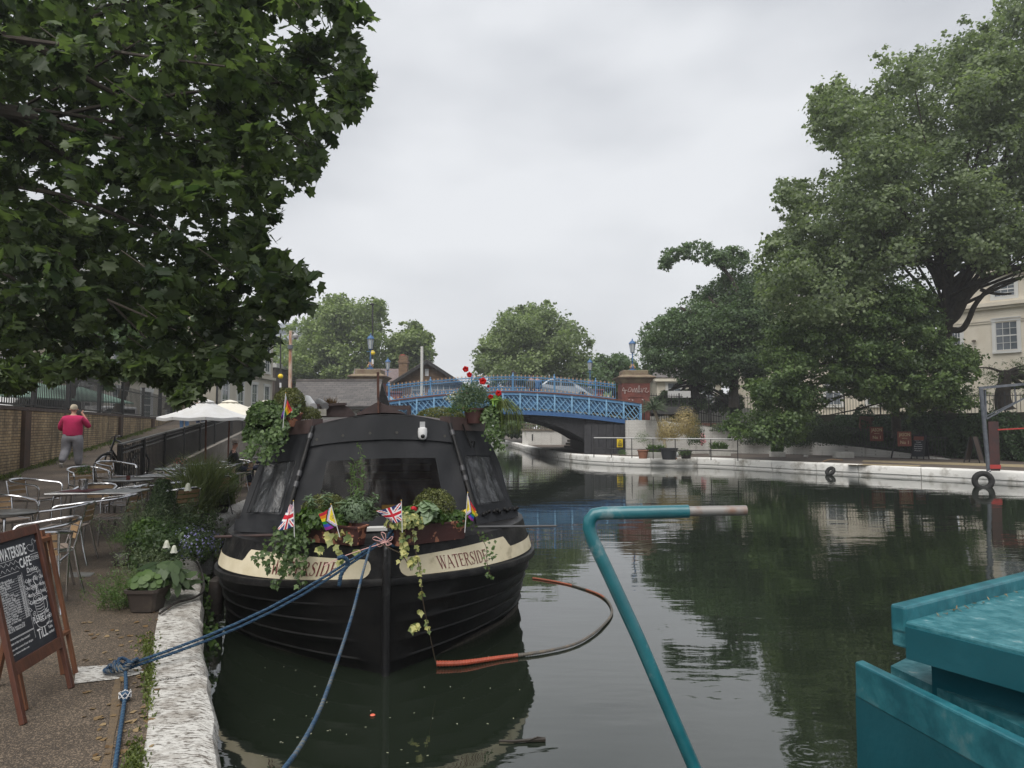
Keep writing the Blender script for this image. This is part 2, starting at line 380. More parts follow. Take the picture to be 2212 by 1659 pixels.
# resin bound gravel towpath
def gravelmat():
    m = mat('resin_gravel', (.075, .058, .043), .75, col2=(.115, .092, .070), scale=1.3); n = m.node_tree.nodes; l = m.node_tree.links; b = n['Principled BSDF']
    g = n.new('ShaderNodeNewGeometry'); v = n.new('ShaderNodeTexVoronoi'); v.inputs['Scale'].default_value = 150; l.new(g.outputs['Position'], v.inputs['Vector'])
    r = n.new('ShaderNodeValToRGB'); el = r.color_ramp.elements; el[0].position = .6; el[0].color = (.62, .60, .57, 1); el[1].position = 1; el[1].color = (2.5, 2.4, 2.25, 1)
    sx = n.new('ShaderNodeSeparateColor'); l.new(v.outputs['Color'], sx.inputs[0]); l.new(sx.outputs[0], r.inputs[0])
    old = b.inputs['Base Color'].links[0].from_socket; mm = n.new('ShaderNodeMixRGB'); mm.blend_type = 'MULTIPLY'; mm.inputs[0].default_value = 1
    l.new(old, mm.inputs[1]); l.new(r.outputs[0], mm.inputs[2])
    w_ = n.new('ShaderNodeTexNoise'); w_.inputs['Scale'].default_value = .8; w_.inputs['Detail'].default_value = 8; l.new(g.outputs['Position'], w_.inputs['Vector'])
    wr = n.new('ShaderNodeMapRange'); wr.inputs['From Min'].default_value = .35; wr.inputs['From Max'].default_value = .7; wr.inputs['To Min'].default_value = .58; wr.inputs['To Max'].default_value = 1.35; l.new(w_.outputs['Fac'], wr.inputs['Value'])
    m4 = n.new('ShaderNodeMixRGB'); m4.blend_type = 'MULTIPLY'; m4.inputs[0].default_value = 1; l.new(mm.outputs[0], m4.inputs[1]); l.new(wr.outputs[0], m4.inputs[2]); l.new(m4.outputs[0], b.inputs['Base Color'])
    bp = n.new('ShaderNodeBump'); bp.inputs['Strength'].default_value = .5; bp.inputs['Distance'].default_value = .004; l.new(v.outputs['Distance'], bp.inputs['Height']); l.new(bp.outputs[0], b.inputs['Normal']); return m
M_gravel = gravelmat()
LQ = [Vector((.55, -1.2, .42)), Vector((-.2, .6, .42)), P(480, 1659, .42), P(451, 1443, .42), P(441, 1369, .42), P(437, 1273, .42), P(437, 1147, .42), P(510, 1107, .42),
      Vector((-5.6, 16, .42)), Vector((-6.3, 22, .42)), Vector((-6.6, 30, .42)), Vector((-6.8, 41.2, .42)), Vector((-6.8, 55, .42)), Vector((-4.6, 58, .42)), Vector((-4.4, 75, .42)), Vector((-8, 110, .42))]
LQ = curve(LQ[:12], 3) + LQ[12:]
def lqx(Y):
    for a, b in zip(LQ, LQ[1:]):
        if a.y <= Y <= b.y: return a.x + (b.x - a.x) * (Y - a.y) / (b.y - a.y + 1e-9)
    return LQ[0].x if Y < 0 else LQ[-1].x
rows = []; ys = [-1.2 + .5 * i for i in range(31)] + [13.99, 14.01] + [14.5 + .75 * i for i in range(36)]
ys = sorted(set([y for y in ys if y <= 13.99 or y >= 14.01]))
for Y in ys:
    xw, xr = Xw(Y) - .1, Xr(Y); xc = lqx(Y) - .33; row = [(xw + (xr - xw) * i / 10, Y, gz(xw + (xr - xw) * i / 10 - .001, Y)) for i in range(11)]
    for i in range(11):
        x = xr + .002 + (xc - xr) * i / 10; row.append((x, Y, gz(x, Y)))
    rows.append(row)
MB().grid(rows).build('towpath', M_gravel, smooth=True, kind='structure')
# white painted coping
def copingmat(name, c1, c2, sc_=3.2, lo=.42, hi=.55):
    m = mat(name, c1, .85, col2=c2, scale=sc_, lo=lo, hi=hi, bump=.45, bscale=30, detail=9)
    n = m.node_tree.nodes; l = m.node_tree.links; b = n['Principled BSDF']; old = b.inputs['Base Color'].links[0].from_socket
    g = n.new('ShaderNodeNewGeometry'); mp_ = n.new('ShaderNodeMapping'); mp_.inputs['Scale'].default_value = (9, 30, 12); mp_.inputs['Rotation'].default_value = (0, 0, .45); l.new(g.outputs['Position'], mp_.inputs[0])
    z = n.new('ShaderNodeTexNoise'); z.inputs['Scale'].default_value = 2.2; z.inputs['Detail'].default_value = 8; z.inputs['Roughness'].default_value = .75; l.new(mp_.outputs[0], z.inputs['Vector'])
    r = n.new('ShaderNodeValToRGB'); el = r.color_ramp.elements; el[0].position = .43; el[0].color = (0, 0, 0, 1); el[1].position = .50; el[1].color = (1, 1, 1, 1); l.new(z.outputs['Fac'], r.inputs[0])
    mm = n.new('ShaderNodeMixRGB'); mm.inputs[1].default_value = (.10, .085, .07, 1); l.new(r.outputs[0], mm.inputs[0]); l.new(old, mm.inputs[2]); l.new(mm.outputs[0], b.inputs['Base Color']); return m
M_cop = copingmat('worn_white_coping', (.33, .31, .28), (.53, .52, .49), 6, .38, .52)
M_cop2 = mat('white_coping', (.30, .28, .24), .85, col2=(.78, .77, .74), scale=1.6, lo=.30, hi=.47, bump=.5, bscale=9, detail=10)
M_brickdark = mat('dark_wet_brick', (.04, .035, .03), .8, col2=(.09, .075, .06), scale=5, bump=.5)
def coping(name, line, side, mats, label, jl=2.0, width=.34, jit=.008, seed=1, ch=.05):
    r_ = random.Random(seed); mb = MB(); d = [0]
    for a, b in zip(line, line[1:]): d.append(d[-1] + (b - a).length)
    def at(s):
        s = max(0, min(d[-1] - 1e-6, s))
        for i in range(len(line) - 1):
            if d[i] <= s <= d[i + 1]:
                t = (s - d[i]) / (d[i + 1] - d[i] + 1e-9); a, b = line[i], line[i + 1]
                tg = (line[min(i + 1, len(line) - 1)] - line[i]).normalized(); return a.lerp(b, t), tg
    s = 0
    while s < d[-1] - .05:
        ln = jl * r_.uniform(.8, 1.2); e_ = min(s + ln, d[-1]); dz = r_.uniform(-jit, jit); dx = r_.uniform(-jit, jit); rr_ = []
        for q in range(7):
            p, t = at(s + .014 + (e_ - s - .028) * q / 6); nrm = Vector((-t.y, t.x, 0)).normalized() * side   # towards land
            wob = .010 * math.sin(s * 7 + q * 2.1)
            rr_.append([p + nrm * (width) + Vector((0, 0, -.25)), p + nrm * width + Vector((0, 0, .012 + dz)), p + nrm * (ch + dx + wob) + Vector((0, 0, .02 + dz)), p + nrm * (ch * .3 + dx + wob) + Vector((0, 0, -.01)), p + nrm * (dx + wob) + Vector((0, 0, -.06)),
                        p + nrm * (dx + .01) + Vector((0, 0, -.30)), p + nrm * .05 + Vector((0, 0, -.33)), p + nrm * .05 + Vector((0, 0, -.9))])
        k = len(mb.v); mb.grid(rr_); mb.poly(rr_[0]); mb.poly(rr_[-1][::-1]); s = e_
    return mb.build(name, mats, smooth=True, label=label, cat='canal wall')
coping('canal_wall', LQ, 1, M_cop, 'worn white painted stone coping of the near towpath beside the black boat', jl=1.4, width=.36, ch=.09)
RQ = [(2600, 1075), (2212, 1046), (1836, 1025), (1696, 1017), (1520, 1007), (1458, 1007), (1333, 1003), (1235, 996), (1162, 983), (1098, 963)]
RQ = [Vector((26, 6, 0)), Vector((22.5, 16, 0))] + [P(x, y, 0) for x, y in RQ[1:]] + [Vector((-5, 105, 0))]
for p in RQ: p.z = .42
RQ = curve(RQ, 3)
coping('canal_wall', RQ, -1, M_cop2, 'long low white painted canal wall curving along the far towpath to the bridge', jl=2.1, width=.55, seed=3, jit=.012)
# far bank paving
M_pav = mat('brown_paving', (.075, .06, .05), .8, col2=(.13, .105, .085), scale=.9, bump=.3, bscale=30)
mb = MB(); inner = [p + Vector((.5, .15, 0)) for p in RQ]
far = [Vector((60, p.y + 8, .42)) for p in inner]
mb.grid([[(a.x, a.y, .425), (b.x, b.y, .425)] for a, b in zip(inner, far)]); mb.build('pavement', M_pav, kind='structure')
# yellow paving strip on the far bank
mb = MB(); a, b = P(1868, 996, .43), P(2212, 1018, .43); a2, b2 = P(1905, 990, .43), P(2300, 1018, .43)
mb.poly([P(1865, 993, .432), P(2212, 1003, .432), P(2212, 1009, .432), P(1862, 997, .432)]).poly([P(1840, 1001, .432), P(1990, 1004.5, .432), P(1985, 1007, .432), P(1828, 1003.5, .432)]).build('road_marking', mat('buff_line', (.36, .29, .17), .8, col2=(.2, .16, .1), scale=6), kind='structure')
# street level land behind the left wall, behind the right bank
M_road = mat('asphalt', (.045, .045, .047), .9, col2=(.07, .07, .07), scale=3)
MB().slab([(-300, -30, 1.75), (Xw(-30) - .3, -30, 1.75), (Xw(60) - .3, 60, 1.75), (-30, 130, 1.75), (-300, 130, 1.75)], 1).build('road', M_road, kind='structure')
MB().slab([(7.9, 44.4, 1.9), (13.2, 45.5, 1.9), (19, 42.5, 1.9), (25.5, 35.5, 1.9), (33, 24, 1.9), (300, 10, 1.9), (300, 200, 1.9), (8, 200, 1.9)], 1.4).build('terrain', M_ground, kind='structure')
MB().slab([(-60, 110, .5), (60, 110, .5), (300, 300, .5), (-300, 300, .5)], 1.2).build('field', M_ground, kind='structure')
# moss and grass along the foot of the brick wall and at the coping
M_grass = leafmat('grass_blades', (.05, .07, .018), (.16, .20, .05), .3)
def grass(name, pts, h, label, m=M_grass, lean=.5, seed=1, wide=.18, **kw):
    rn = np.random.default_rng(seed); n = len(pts); pts = np.array(pts, float); d = rn.normal(size=(n, 3)) * lean; d[:, 2] = 1; d /= np.linalg.norm(d, axis=1, keepdims=True)
    hh = h * (.5 + .8 * rn.random(n)); sd_ = np.cross(d, unit(n, rn)); sd_ /= np.linalg.norm(sd_, axis=1, keepdims=True) + 1e-9; wd = (wide * .06 * np.ones(n))[:, None] * (.6 + .8 * rn.random((n, 1)))
    bend = rn.normal(size=(n, 3)) * .3 * lean; bend[:, 2] = -.15
    V = np.stack([pts - sd_ * wd, pts + sd_ * wd, pts + d * hh[:, None] * .6 + sd_ * wd * .8, pts + d * hh[:, None] * .6 - sd_ * wd * .8, pts + (d + bend) * hh[:, None]], 1)
    me = bpy.data.meshes.new(name); F_ = []
    for i in range(n): q = i * 5; F_.append((q, q + 1, q + 2, q + 3)); F_.append((q + 3, q + 2, q + 4))
    me.from_pydata([tuple(x) for x in V.reshape(-1, 3)], [], F_)
    at = me.attributes.new('tint', 'FLOAT', 'POINT'); at.data.foreach_set('value', np.repeat(rn.random(n), 5).astype(np.float32))
    par = kw.pop('parent', None); o = link(name, me, m, par); return setp(o, label, **kw)
r_ = random.Random(5); pts = []
for i in range(5200):
    Y = 9 + 24 * r_.random() ** 1.3; k = .5 + .5 * math.sin(Y * 2.1) * math.sin(Y * .77 + 1); x = Xw(Y) + .04 + abs(r_.gauss(0, .16 * (0.4 + k))); pts.append((x, Y, gz(x, Y) - .01))
grass('grass', pts, .09, None, seed=2, kind='stuff')
pts = []
for (px, py, sx, sy, k) in ((322, 1455, 8, 40, 500), (318, 1395, 12, 12, 160), (292, 1645, 12, 25, 420), (600, 975, 30, 3, 20)):
    for i in range(k):
        q = P(px + r_.gauss(0, sx), py + r_.gauss(0, sy), .425); pts.append(tuple(q))
grass('grass', pts, .028, None, seed=3, kind='stuff', wide=.1)
# dead leaves and bits lying on the towpath
mb = MB()
q = [P(r_.uniform(180, 330), r_.uniform(1340, 1640), .428) for _ in range(70)] + [Vector((lqx(Y) - r_.uniform(.3, .6), Y, .43)) for Y in [r_.uniform(3.5, 9) for _ in range(60)]]
scatter('leaf_litter', leafmat('dead_leaves', (.12, .07, .03), (.30, .22, .12), .1), np.array([tuple(p) for p in q]), np.array([[0, 0, 1]] * len(q)) + rng.normal(size=(len(q), 3)) * .15, .045, 'rough', kind='stuff')
# mooring ring stone and worn strip under the rope
mb = MB(); pts = [P(x, y, .426) for x, y in ((165, 1440), (235, 1436), (300, 1437), (315, 1452), (250, 1466), (160, 1476))]
mb.poly(pts).build('paving_patch', M_cop, kind='structure')
mb = MB(); pts = [P(x, y, .424) for x, y in ((247, 1462), (262, 1462), (258, 1560), (238, 1665), (205, 1700), (225, 1560))]
rj = random.Random(4); ctr = [(256, 1460), (256, 1490), (254, 1520), (250, 1555), (243, 1590), (236, 1625), (226, 1665), (214, 1705)]; pts = [P(x + 5 + rj.uniform(-2, 6), y, .424) for x, y in ctr] + [P(x - 9 + rj.uniform(-7, 4), y + 5, .424) for x, y in ctr[::-1]]; pts = curve(pts, 3, True)
mb.poly(pts).build('worn_strip', mat('sandy_wear', (.10, .075, .05), .9, col2=(.15, .105, .06), scale=30, bump=.5), kind='structure')
MB().poly([P(x, y, .426) for x, y in ((150, 1235), (205, 1236), (195, 1245), (145, 1247))]).build('drain_cover', mat('grey_cover', (.18, .18, .17), .8, col2=(.1, .1, .1), scale=9), kind='structure')

# ================= left: brick wall, railings, street =================
def brickmat(name, c1, c2, mortar, scale=1, dirt=(.05, .04, .03), dlo=.45, dhi=.7, bw=.22, rh=.07, axis='y', ms=.008):
    m = bpy.data.materials.new(name); m.use_nodes = True; n = m.node_tree.nodes; l = m.node_tree.links; b = n['Principled BSDF']; b.inputs['Roughness'].default_value = .9
    g = n.new('ShaderNodeNewGeometry'); s_ = n.new('ShaderNodeSeparateXYZ'); l.new(g.outputs['Position'], s_.inputs[0]); c = n.new('ShaderNodeCombineXYZ')
    if axis == 'xy':
        a_ = n.new('ShaderNodeMath'); a_.operation = 'ADD'; l.new(s_.outputs['X'], a_.inputs[0]); l.new(s_.outputs['Y'], a_.inputs[1]); l.new(a_.outputs[0], c.inputs[0])
    else: l.new(s_.outputs['Y' if axis == 'y' else 'X'], c.inputs[0])
    l.new(s_.outputs['Z'], c.inputs[1])
    t = n.new('ShaderNodeTexBrick'); t.inputs['Color1'].default_value = (*c1, 1); t.inputs['Color2'].default_value = (*c2, 1); t.inputs['Mortar'].default_value = (*mortar, 1)
    t.inputs['Scale'].default_value = scale; t.inputs['Brick Width'].default_value = bw; t.inputs['Row Height'].default_value = rh; t.inputs['Mortar Size'].default_value = ms; t.inputs['Bias'].default_value = 0
    l.new(c.outputs[0], t.inputs['Vector'])
    mp_ = n.new('ShaderNodeMapping'); mp_.inputs['Scale'].default_value = (1.6, 1.6, .45); l.new(g.outputs['Position'], mp_.inputs[0])
    z = n.new('ShaderNodeTexNoise'); z.inputs['Scale'].default_value = 1.8; z.inputs['Detail'].default_value = 9; z.inputs['Roughness'].default_value = .7; l.new(mp_.outputs[0], z.inputs['Vector'])
    r = n.new('ShaderNodeMapRange'); r.inputs['From Min'].default_value = dlo; r.inputs['From Max'].default_value = dhi; r.inputs['To Max'].default_value = .85; l.new(z.outputs['Fac'], r.inputs['Value'])
    mx = n.new('ShaderNodeMixRGB'); mx.inputs[2].default_value = (*dirt, 1); l.new(r.outputs[0], mx.inputs[0]); l.new(t.outputs['Color'], mx.inputs[1]); l.new(mx.outputs[0], b.inputs['Base Color'])
    bp = n.new('ShaderNodeBump'); bp.inputs['Strength'].default_value = .6; bp.inputs['Distance'].default_value = .01; bp.invert = True; l.new(t.outputs['Fac'], bp.inputs['Height']); l.new(bp.outputs[0], b.inputs['Normal']); MATS[name] = m; return m
M_brick = brickmat('yellow_stock_brick', (.54, .41, .24), (.38, .27, .145), (.10, .085, .065), dlo=.40, dhi=.66)
M_copb = mat('dark_coping_brick', (.055, .045, .04), .9, col2=(.12, .09, .075), scale=12, bump=.8)
M_pil = mat('dark_pilaster_brick', (.10, .06, .04), .9, col2=(.06, .045, .035), scale=3, bump=.5, bscale=20)
def wtop(Y): return 2.55 - .004 * (Y - 16) if Y < 46 else 2.43
wall = thing('brick_wall', 'long yellow brick retaining wall with dark coping beside the ramp on the left', 'wall', (Xw(16), 16, .4))
mb = MB(); r1 = []; 
for i in range(45):
    Y = -2 + i * 1.25; x = Xw(Y); r1.append([(x, Y, gz(x, Y) - .4), (x, Y, wtop(Y) - .08), (x - .28, Y, wtop(Y) - .08), (x - .28, Y, 1.2)])
mb.grid(r1); mb.build('brickwork', M_brick, wall)
mb = MB(); r1 = []
for i in range(45):
    Y = -2 + i * 1.25; x = Xw(Y); t = wtop(Y); r1.append([(x + .03, Y, t - .085), (x + .03, Y, t), (x - .31, Y, t), (x - .31, Y, t - .085), (x + .03, Y, t - .085)])
mb.grid(r1).build('coping', M_copb, wall)
for Y in (7.5, 11.2, 14.6, 17.5, 22.0, 27.2, 33.5, 40):
    x = Xw(Y); MB().box((x + .03, Y, (gz(x, Y) + wtop(Y)) / 2 - .1), (.12, .42, wtop(Y) - gz(x, Y) - .0), rz=.3).build('pilaster', M_pil, wall)
M_iron = mat('black_iron', (.012, .012, .013), .45, col2=(.03, .028, .026), scale=20)
# tall street fence on the wall
fence = thing('street_fence', 'tall black iron fence standing behind the top of the brick wall', 'fence', (Xw(20) - .35, 20, 2.4))
mb = MB(); Y = 2.0
while Y < 50:
    x = Xw(Y) - .35; mb.box((x, Y, wtop(Y) + .62), (.02, .022, 1.14)); Y += .145 if Y < 26 else .24
for hz_ in (.07, 1.02):
    mb.beam((Xw(1) - .35, 1, wtop(1) + hz_), (Xw(50) - .35, 50, wtop(50) + hz_), .03, .045)
mb.build('bars', M_iron, fence)
for Y in (5, 8, 11, 13.6, 16.2, 19.0, 22, 25.5, 29, 33, 37.5, 42, 47):
    x = Xw(Y) - .35; MB().box((x, Y, wtop(Y) + .6), (.09, .09, 1.42)).box((x, Y, wtop(Y) + 1.33), (.12, .12, .05)).build('post', M_iron, fence)
# ramp railing with kerb
rail = thing('ramp_railing', 'black iron railing with ball finials climbing beside the ramp above the cafe tables', 'railing', (Xr(14), 14, .8))
mb = MB(); Y = 14.1
while Y < 46:
    x = Xr(Y); mb.box((x, Y, zr(Y) + .45), (.02, .02, .86)); mb.ball((x, Y, zr(Y) + .80), .028, 6); Y += .12 if Y < 28 else .2
mb.build('bars', M_iron, rail)
mb = MB(); mb.beam((Xr(13.95), 13.95, zr(13.95) + .92), (Xr(46), 46, zr(46) + .9), .06, .035); mb.beam((Xr(14), 14, zr(14) + .74), (Xr(46), 46, zr(46) + .74), .02, .03); mb.beam((Xr(14), 14, zr(14) + .09), (Xr(46), 46, zr(46) + .09), .02, .035)
mb.build('handrail', mat('worn_black_rail', (.05, .05, .05), .35, col2=(.16, .16, .16), scale=14), rail)
for Y in (14.0, 15.6, 17.4, 19.4, 21.6, 24, 27, 30.5, 34.5, 39):
    MB().box((Xr(Y), Y, zr(Y) + .43), (.075, .075, .98)).build('post', M_iron, rail)
MB().grid([[(Xr(Y) + .16, Y, .40), (Xr(Y) + .16, Y, zr(Y) + .06), (Xr(Y) - .10, Y, zr(Y) + .06), (Xr(Y) - .1, Y, zr(Y) - .1)] for Y in (13.9, 18, 24, 32, 46)]).build('kerb_wall', mat('grey_concrete', (.16, .14, .12), .9, col2=(.26, .24, .21), scale=3, bump=.4), rail)
# ================= the black cafe boat =================
TH = R(12); S0 = Vector((-1.07, 6.12, 0)); BA = Vector((-math.sin(TH), math.cos(TH), 0)); BR = Vector((math.cos(TH), math.sin(TH), 0)); HEEL = .022
BB = 1.645
def bp_(u, v, w_): return S0 + BA * u + BR * v + Vector((0, 0, w_ + v * HEEL))
def bt(u): return BB * (1 - (1 - max(0, min(u / 1.8, 1))) ** 2.2) ** .64
def bw(u): return BB * (1 - (1 - max(0, min(u / 2.25, 1))) ** 1.65)
def wst(u): return .695 + .085 * math.exp(-max(u, 0) / .8)
WT = 1.075
def half(u, w_):
    s = wst(u)
    if w_ <= s: f = max(0, w_ / s) ** .85; return (1 - f) * bw(u) + f * bt(u)
    return max(0, bt(u) - .10 * (w_ - s) / (WT - s) * min(1, bt(u) / .3))
M_hull = mat('black_hull_paint', (.003, .003, .0035), .45, spec=.22, col2=(.010, .0095, .009), scale=3, bump=.2, bscale=9, detail=10, thirds=(.72, (.035, .032, .028)))
M_gun = mat('black_gunwale', (.007, .007, .008), .5, spec=.3, col2=(.035, .033, .031), scale=6, bump=.3, lo=.45, hi=.8)
M_cream = mat('cream_band_paint', (.60, .53, .37), .5, col2=(.70, .63, .47), scale=4, thirds=(.28, (.35, .30, .2)), lo=.40)
M_fab = mat('charcoal_canvas', (.007, .008, .010), .62, spec=.25, col2=(.016, .017, .020), scale=2.2, bump=.55, bscale=3.2, detail=7)
M_brown = mat('brown_steel_paint', (.075, .048, .045), .5, col2=(.045, .03, .028), scale=4, bump=.2)
def vinyl(nm='clear_vinyl', base=(.03, .032, .034, 1), lo=.35, hi=.9, bs=.5, ro=.2):
    m = bpy.data.materials.new(nm); m.use_nodes = True; n = m.node_tree.nodes; l = m.node_tree.links; b = n['Principled BSDF']
    b.inputs['Base Color'].default_value = base; b.inputs['Roughness'].default_value = ro
    tr = n.new('ShaderNodeBsdfTransparent'); tr.inputs[0].default_value = (.55, .52, .5, 1); mx = n.new('ShaderNodeMixShader')
    z = n.new('ShaderNodeTexNoise'); z.inputs['Scale'].default_value = 3.5; z.inputs['Detail'].default_value = 6; g = n.new('ShaderNodeNewGeometry'); mp_ = n.new('ShaderNodeMapping'); mp_.inputs['Scale'].default_value = (5, 5, .6); mp_.inputs['Rotation'].default_value = (0, .3, 0)
    l.new(g.outputs['Position'], mp_.inputs[0]); l.new(mp_.outputs[0], z.inputs['Vector'])
    r = n.new('ShaderNodeMapRange'); r.inputs['From Min'].default_value = .35; r.inputs['From Max'].default_value = .65; r.inputs['To Min'].default_value = lo; r.inputs['To Max'].default_value = hi; l.new(z.outputs['Fac'], r.inputs['Value']); l.new(r.outputs[0], mx.inputs[0])
    bpn = n.new('ShaderNodeBump'); bpn.inputs['Strength'].default_value = bs; bpn.inputs['Distance'].default_value = .04; l.new(z.outputs['Fac'], bpn.inputs['Height']); l.new(bpn.outputs[0], b.inputs['Normal'])
    l.new(tr.outputs[0], mx.inputs[1]); l.new(b.outputs[0], mx.inputs[2]); l.new(mx.outputs[0], n['Material Output'].inputs[0]); return m
M_vinyl = vinyl(base=(.055, .058, .062, 1)); M_vinyl2 = vinyl('dark_vinyl', (.004, .004, .005, 1), .08, .35, .06, .12)
boat = thing('cafe_boat', 'wide black cafe boat with charcoal canopy and cream bands reading WATERSIDE', 'boat', tuple(S0))
us = [0, .004, .02, .05, .1, .17, .26, .37, .5, .66, .85, 1.05, 1.3, 1.6, 1.9, 2.3, 3, 5, 8, 12, 16]
for side in (-1, 1):
    pass
mb = MB(); ridges = [.10, .27, .43, .58]
levels = [-.35, -.05]
for k in ridges: levels += [k - .022, k - .012, k + .010, k + .022]
levels += ['s0']
for side in (-1, 1):
    rows = []
    for u in us:
        row = []
        for lv in levels:
            s = wst(u); bump_ = 0
            if lv == 's0': w_ = s
            elif lv < 0: w_ = lv
            else:
                w_ = lv * s / .78 + .05 * (1 - math.exp(-u / 1.3)) * lv; j = levels.index(lv) - 2
                bump_ = .022 if j % 4 in (1, 2) else 0
                bump_ *= min(1, u / .15)
            row.append(bp_(u - .04 * max(w_, 0), side * (half(u, max(w_, 0)) * (1 if w_ >= 0 else .93) + bump_), w_))
        rows.append(row)
    mb.grid(rows)
mb.build('hull', M_hull, boat, smooth=True)
mb = MB()     # bulwark above the rubbing strake
for side in (-1, 1):
    rows = []
    for u in us:
        s = wst(u); rows.append([bp_(u - .04, side * half(u, w_), w_) for w_ in (s, s + .12 * (WT - s), s + .5 * (WT - s), WT)] + [bp_(u + .0, side * max(0, half(u, WT) - .06), WT + .012), bp_(u + .03, side * max(0, half(u, WT) - .10), WT - .01)])
    mb.grid(rows)
rows = [[bp_(u, v * max(0, half(u, WT) - .08), WT - .008 + .02 * (1 - v * v)) for v in (-1, -.6, -.2, .2, .6, 1)] for u in us if u < 3]
mb.grid(rows).build('bulwark', M_gun, boat, smooth=True)
mb = MB()
for side in (-1, 1): mb.grid([[bp_(u - .04 * w_, side * (half(u, max(w_, 0)) + .004), w_) for w_ in (-.05, .0, .035 + .015 * math.sin(u * 9))] for u in us if u < 12])
mb.build('waterline_scum', mat('waterline_scum', (.06, .05, .038), .9, col2=(.015, .013, .010), scale=30, lo=.42, hi=.6), boat)
def gunw(w_off, r, name):
    mb = MB(); pts = [bp_(u - .05, -(half(u, wst(u)) + r * .5), wst(u)) for u in us[:0:-1]] + [bp_(-.07, 0, wst(0))] + [bp_(u - .05, half(u, wst(u)) + r * .5, wst(u)) for u in us[1:]]
    prof = [(0, .035), (.030, .028), (.038, 0), (.030, -.03), (0, -.04)]; rows = []
    for i, p in enumerate(pts):
        t = (pts[min(i + 1, len(pts) - 1)] - pts[max(i - 1, 0)]).normalized(); o = Vector((t.y, -t.x, 0)).normalized()
        rows.append([p + o * a - o * .02 + Vector((0, 0, b)) for a, b in prof])
    mb.grid(rows).build(name, M_gun, boat, smooth=True)
gunw(0, .02, 'rubbing_strake')
mb = MB(); mb.tube([bp_(.00, 0, -.35), bp_(-.03, 0, 0), bp_(-.06, 0, .45), bp_(-.09, 0, .8), bp_(-.10, 0, 1.06), bp_(-.04, 0, 1.12)], [.032, .032, .033, .036, .04, .034], 10).build('stem_post', mat('scuffed_black_steel', (.006, .006, .007), .45, col2=(.07, .07, .07), scale=7, lo=.58, hi=.85, bump=.4), boat, smooth=True)
# arc length table at band height
def ustab(side):
    t = [(0, 0)]; u = 0; s = 0; last = Vector((half(0, .88), 0, 0))
    while u < 6:
        du = .004 if u < .3 else .02; u += du; q = Vector((half(u, .88), u, 0)); s += (q - last).length; last = q; t.append((s, u))
    return t
UT = ustab(1)
def hullpt(side, s, w_, off=.004):
    import bisect
    i = bisect.bisect_left(UT, (s, 0)); i = max(1, min(len(UT) - 1, i)); (s0, u0), (s1, u1) = UT[i - 1], UT[i]; u = u0 + (u1 - u0) * (s - s0) / (s1 - s0 + 1e-9)
    p = bp_(u - .04, side * half(u, w_), w_); q = bp_(u - .04 + .01, side * half(u + .01, w_), w_); t = (q - p).normalized(); o = Vector((t.y, -t.x, 0)) * side
    return p + o.normalized() * off
def band_lo(s): return .80 - .045 * (1 - math.exp(-s / .9)) if s < 9 else .75
def band(side, name, s0, step):
    mb = MB(); rows = []; s = s0; pts = [s0 + i * .01 for i in range(10)]; s = s0 + .1
    while s < 8: pts.append(s); s += .03 if s < 2.2 else .2
    for s in pts:
        lo = band_lo(s) + .015; hi = .965 + .035 * min(1, (s - s0) / 1.0)
        if s > step: hi = max(lo + .115, hi - (s - step) * 1.6)
        d = s - s0; rad = .08
        if d < rad: c = rad - math.sqrt(max(0, rad * rad - (rad - d) ** 2)); lo += c; hi -= c
        rows.append([hullpt(side, s, lo + (hi - lo) * k / 3) for k in range(4)])
    return mb.grid(rows).build(name, M_cream, boat, smooth=True)
band(1, 'cream_band', .11, 1.36); band(-1, 'cream_band', .13, 1.44)
# serif lettering
LET = {  # strokes: (x0,y0,x1,y1,width)  in a cell of height 1
 'W': (1.15, [(.08, 1, .34, 0, .13), (.34, 0, .56, .95, .05), (.56, .95, .80, 0, .13), (.80, 0, 1.04, 1, .05)], [(.08, 1), (.56, 1), (1.04, 1)]),
 'A': (.95, [(.44, 1, .10, 0, .05), (.46, 1, .84, 0, .14), (.22, .35, .70, .35, .045)], [(.10, 0), (.84, 0)]),
 'T': (.85, [(.42, 0, .42, 1, .14), (.05, .97, .80, .97, .05), (.06, .97, .06, .78, .04), (.78, .97, .78, .78, .04)], [(.42, 0)]),
 'E': (.80, [(.2, 0, .2, 1, .14), (.1, .97, .70, .97, .05), (.1, .03, .72, .03, .05), (.2, .52, .55, .52, .045), (.70, .97, .70, .80, .04), (.72, .03, .74, .24, .04), (.55, .62, .55, .42, .04)], []),
 'R': (.95, [(.2, 0, .2, 1, .14), (.1, .97, .5, .97, .05), (.5, .97, .66, .88, .09), (.66, .88, .68, .66, .14), (.68, .68, .55, .53, .09), (.55, .53, .2, .5, .045), (.42, .5, .82, 0, .13)], [(.2, 0), (.86, 0)]),
 'S': (.72, [(.60, .80, .48, .95, .05), (.48, .96, .25, .95, .06), (.25, .95, .13, .78, .1), (.13, .80, .22, .60, .13), (.22, .62, .50, .42, .15), (.50, .44, .58, .20, .13), (.58, .24, .44, .04, .08), (.44, .04, .20, .04, .05), (.20, .04, .10, .22, .05), (.60, .97, .60, .74, .04), (.10, 0, .10, .26, .04)], []),
 'I': (.42, [(.2, 0, .2, 1, .14)], [(.2, 0), (.2, 1)]),
 'D': (.95, [(.2, 0, .2, 1, .14), (.1, .97, .48, .97, .05), (.48, .97, .70, .80, .09), (.70, .82, .76, .5, .14), (.76, .5, .70, .18, .14), (.70, .2, .48, .03, .09), (.48, .03, .1, .03, .05)], []),
}
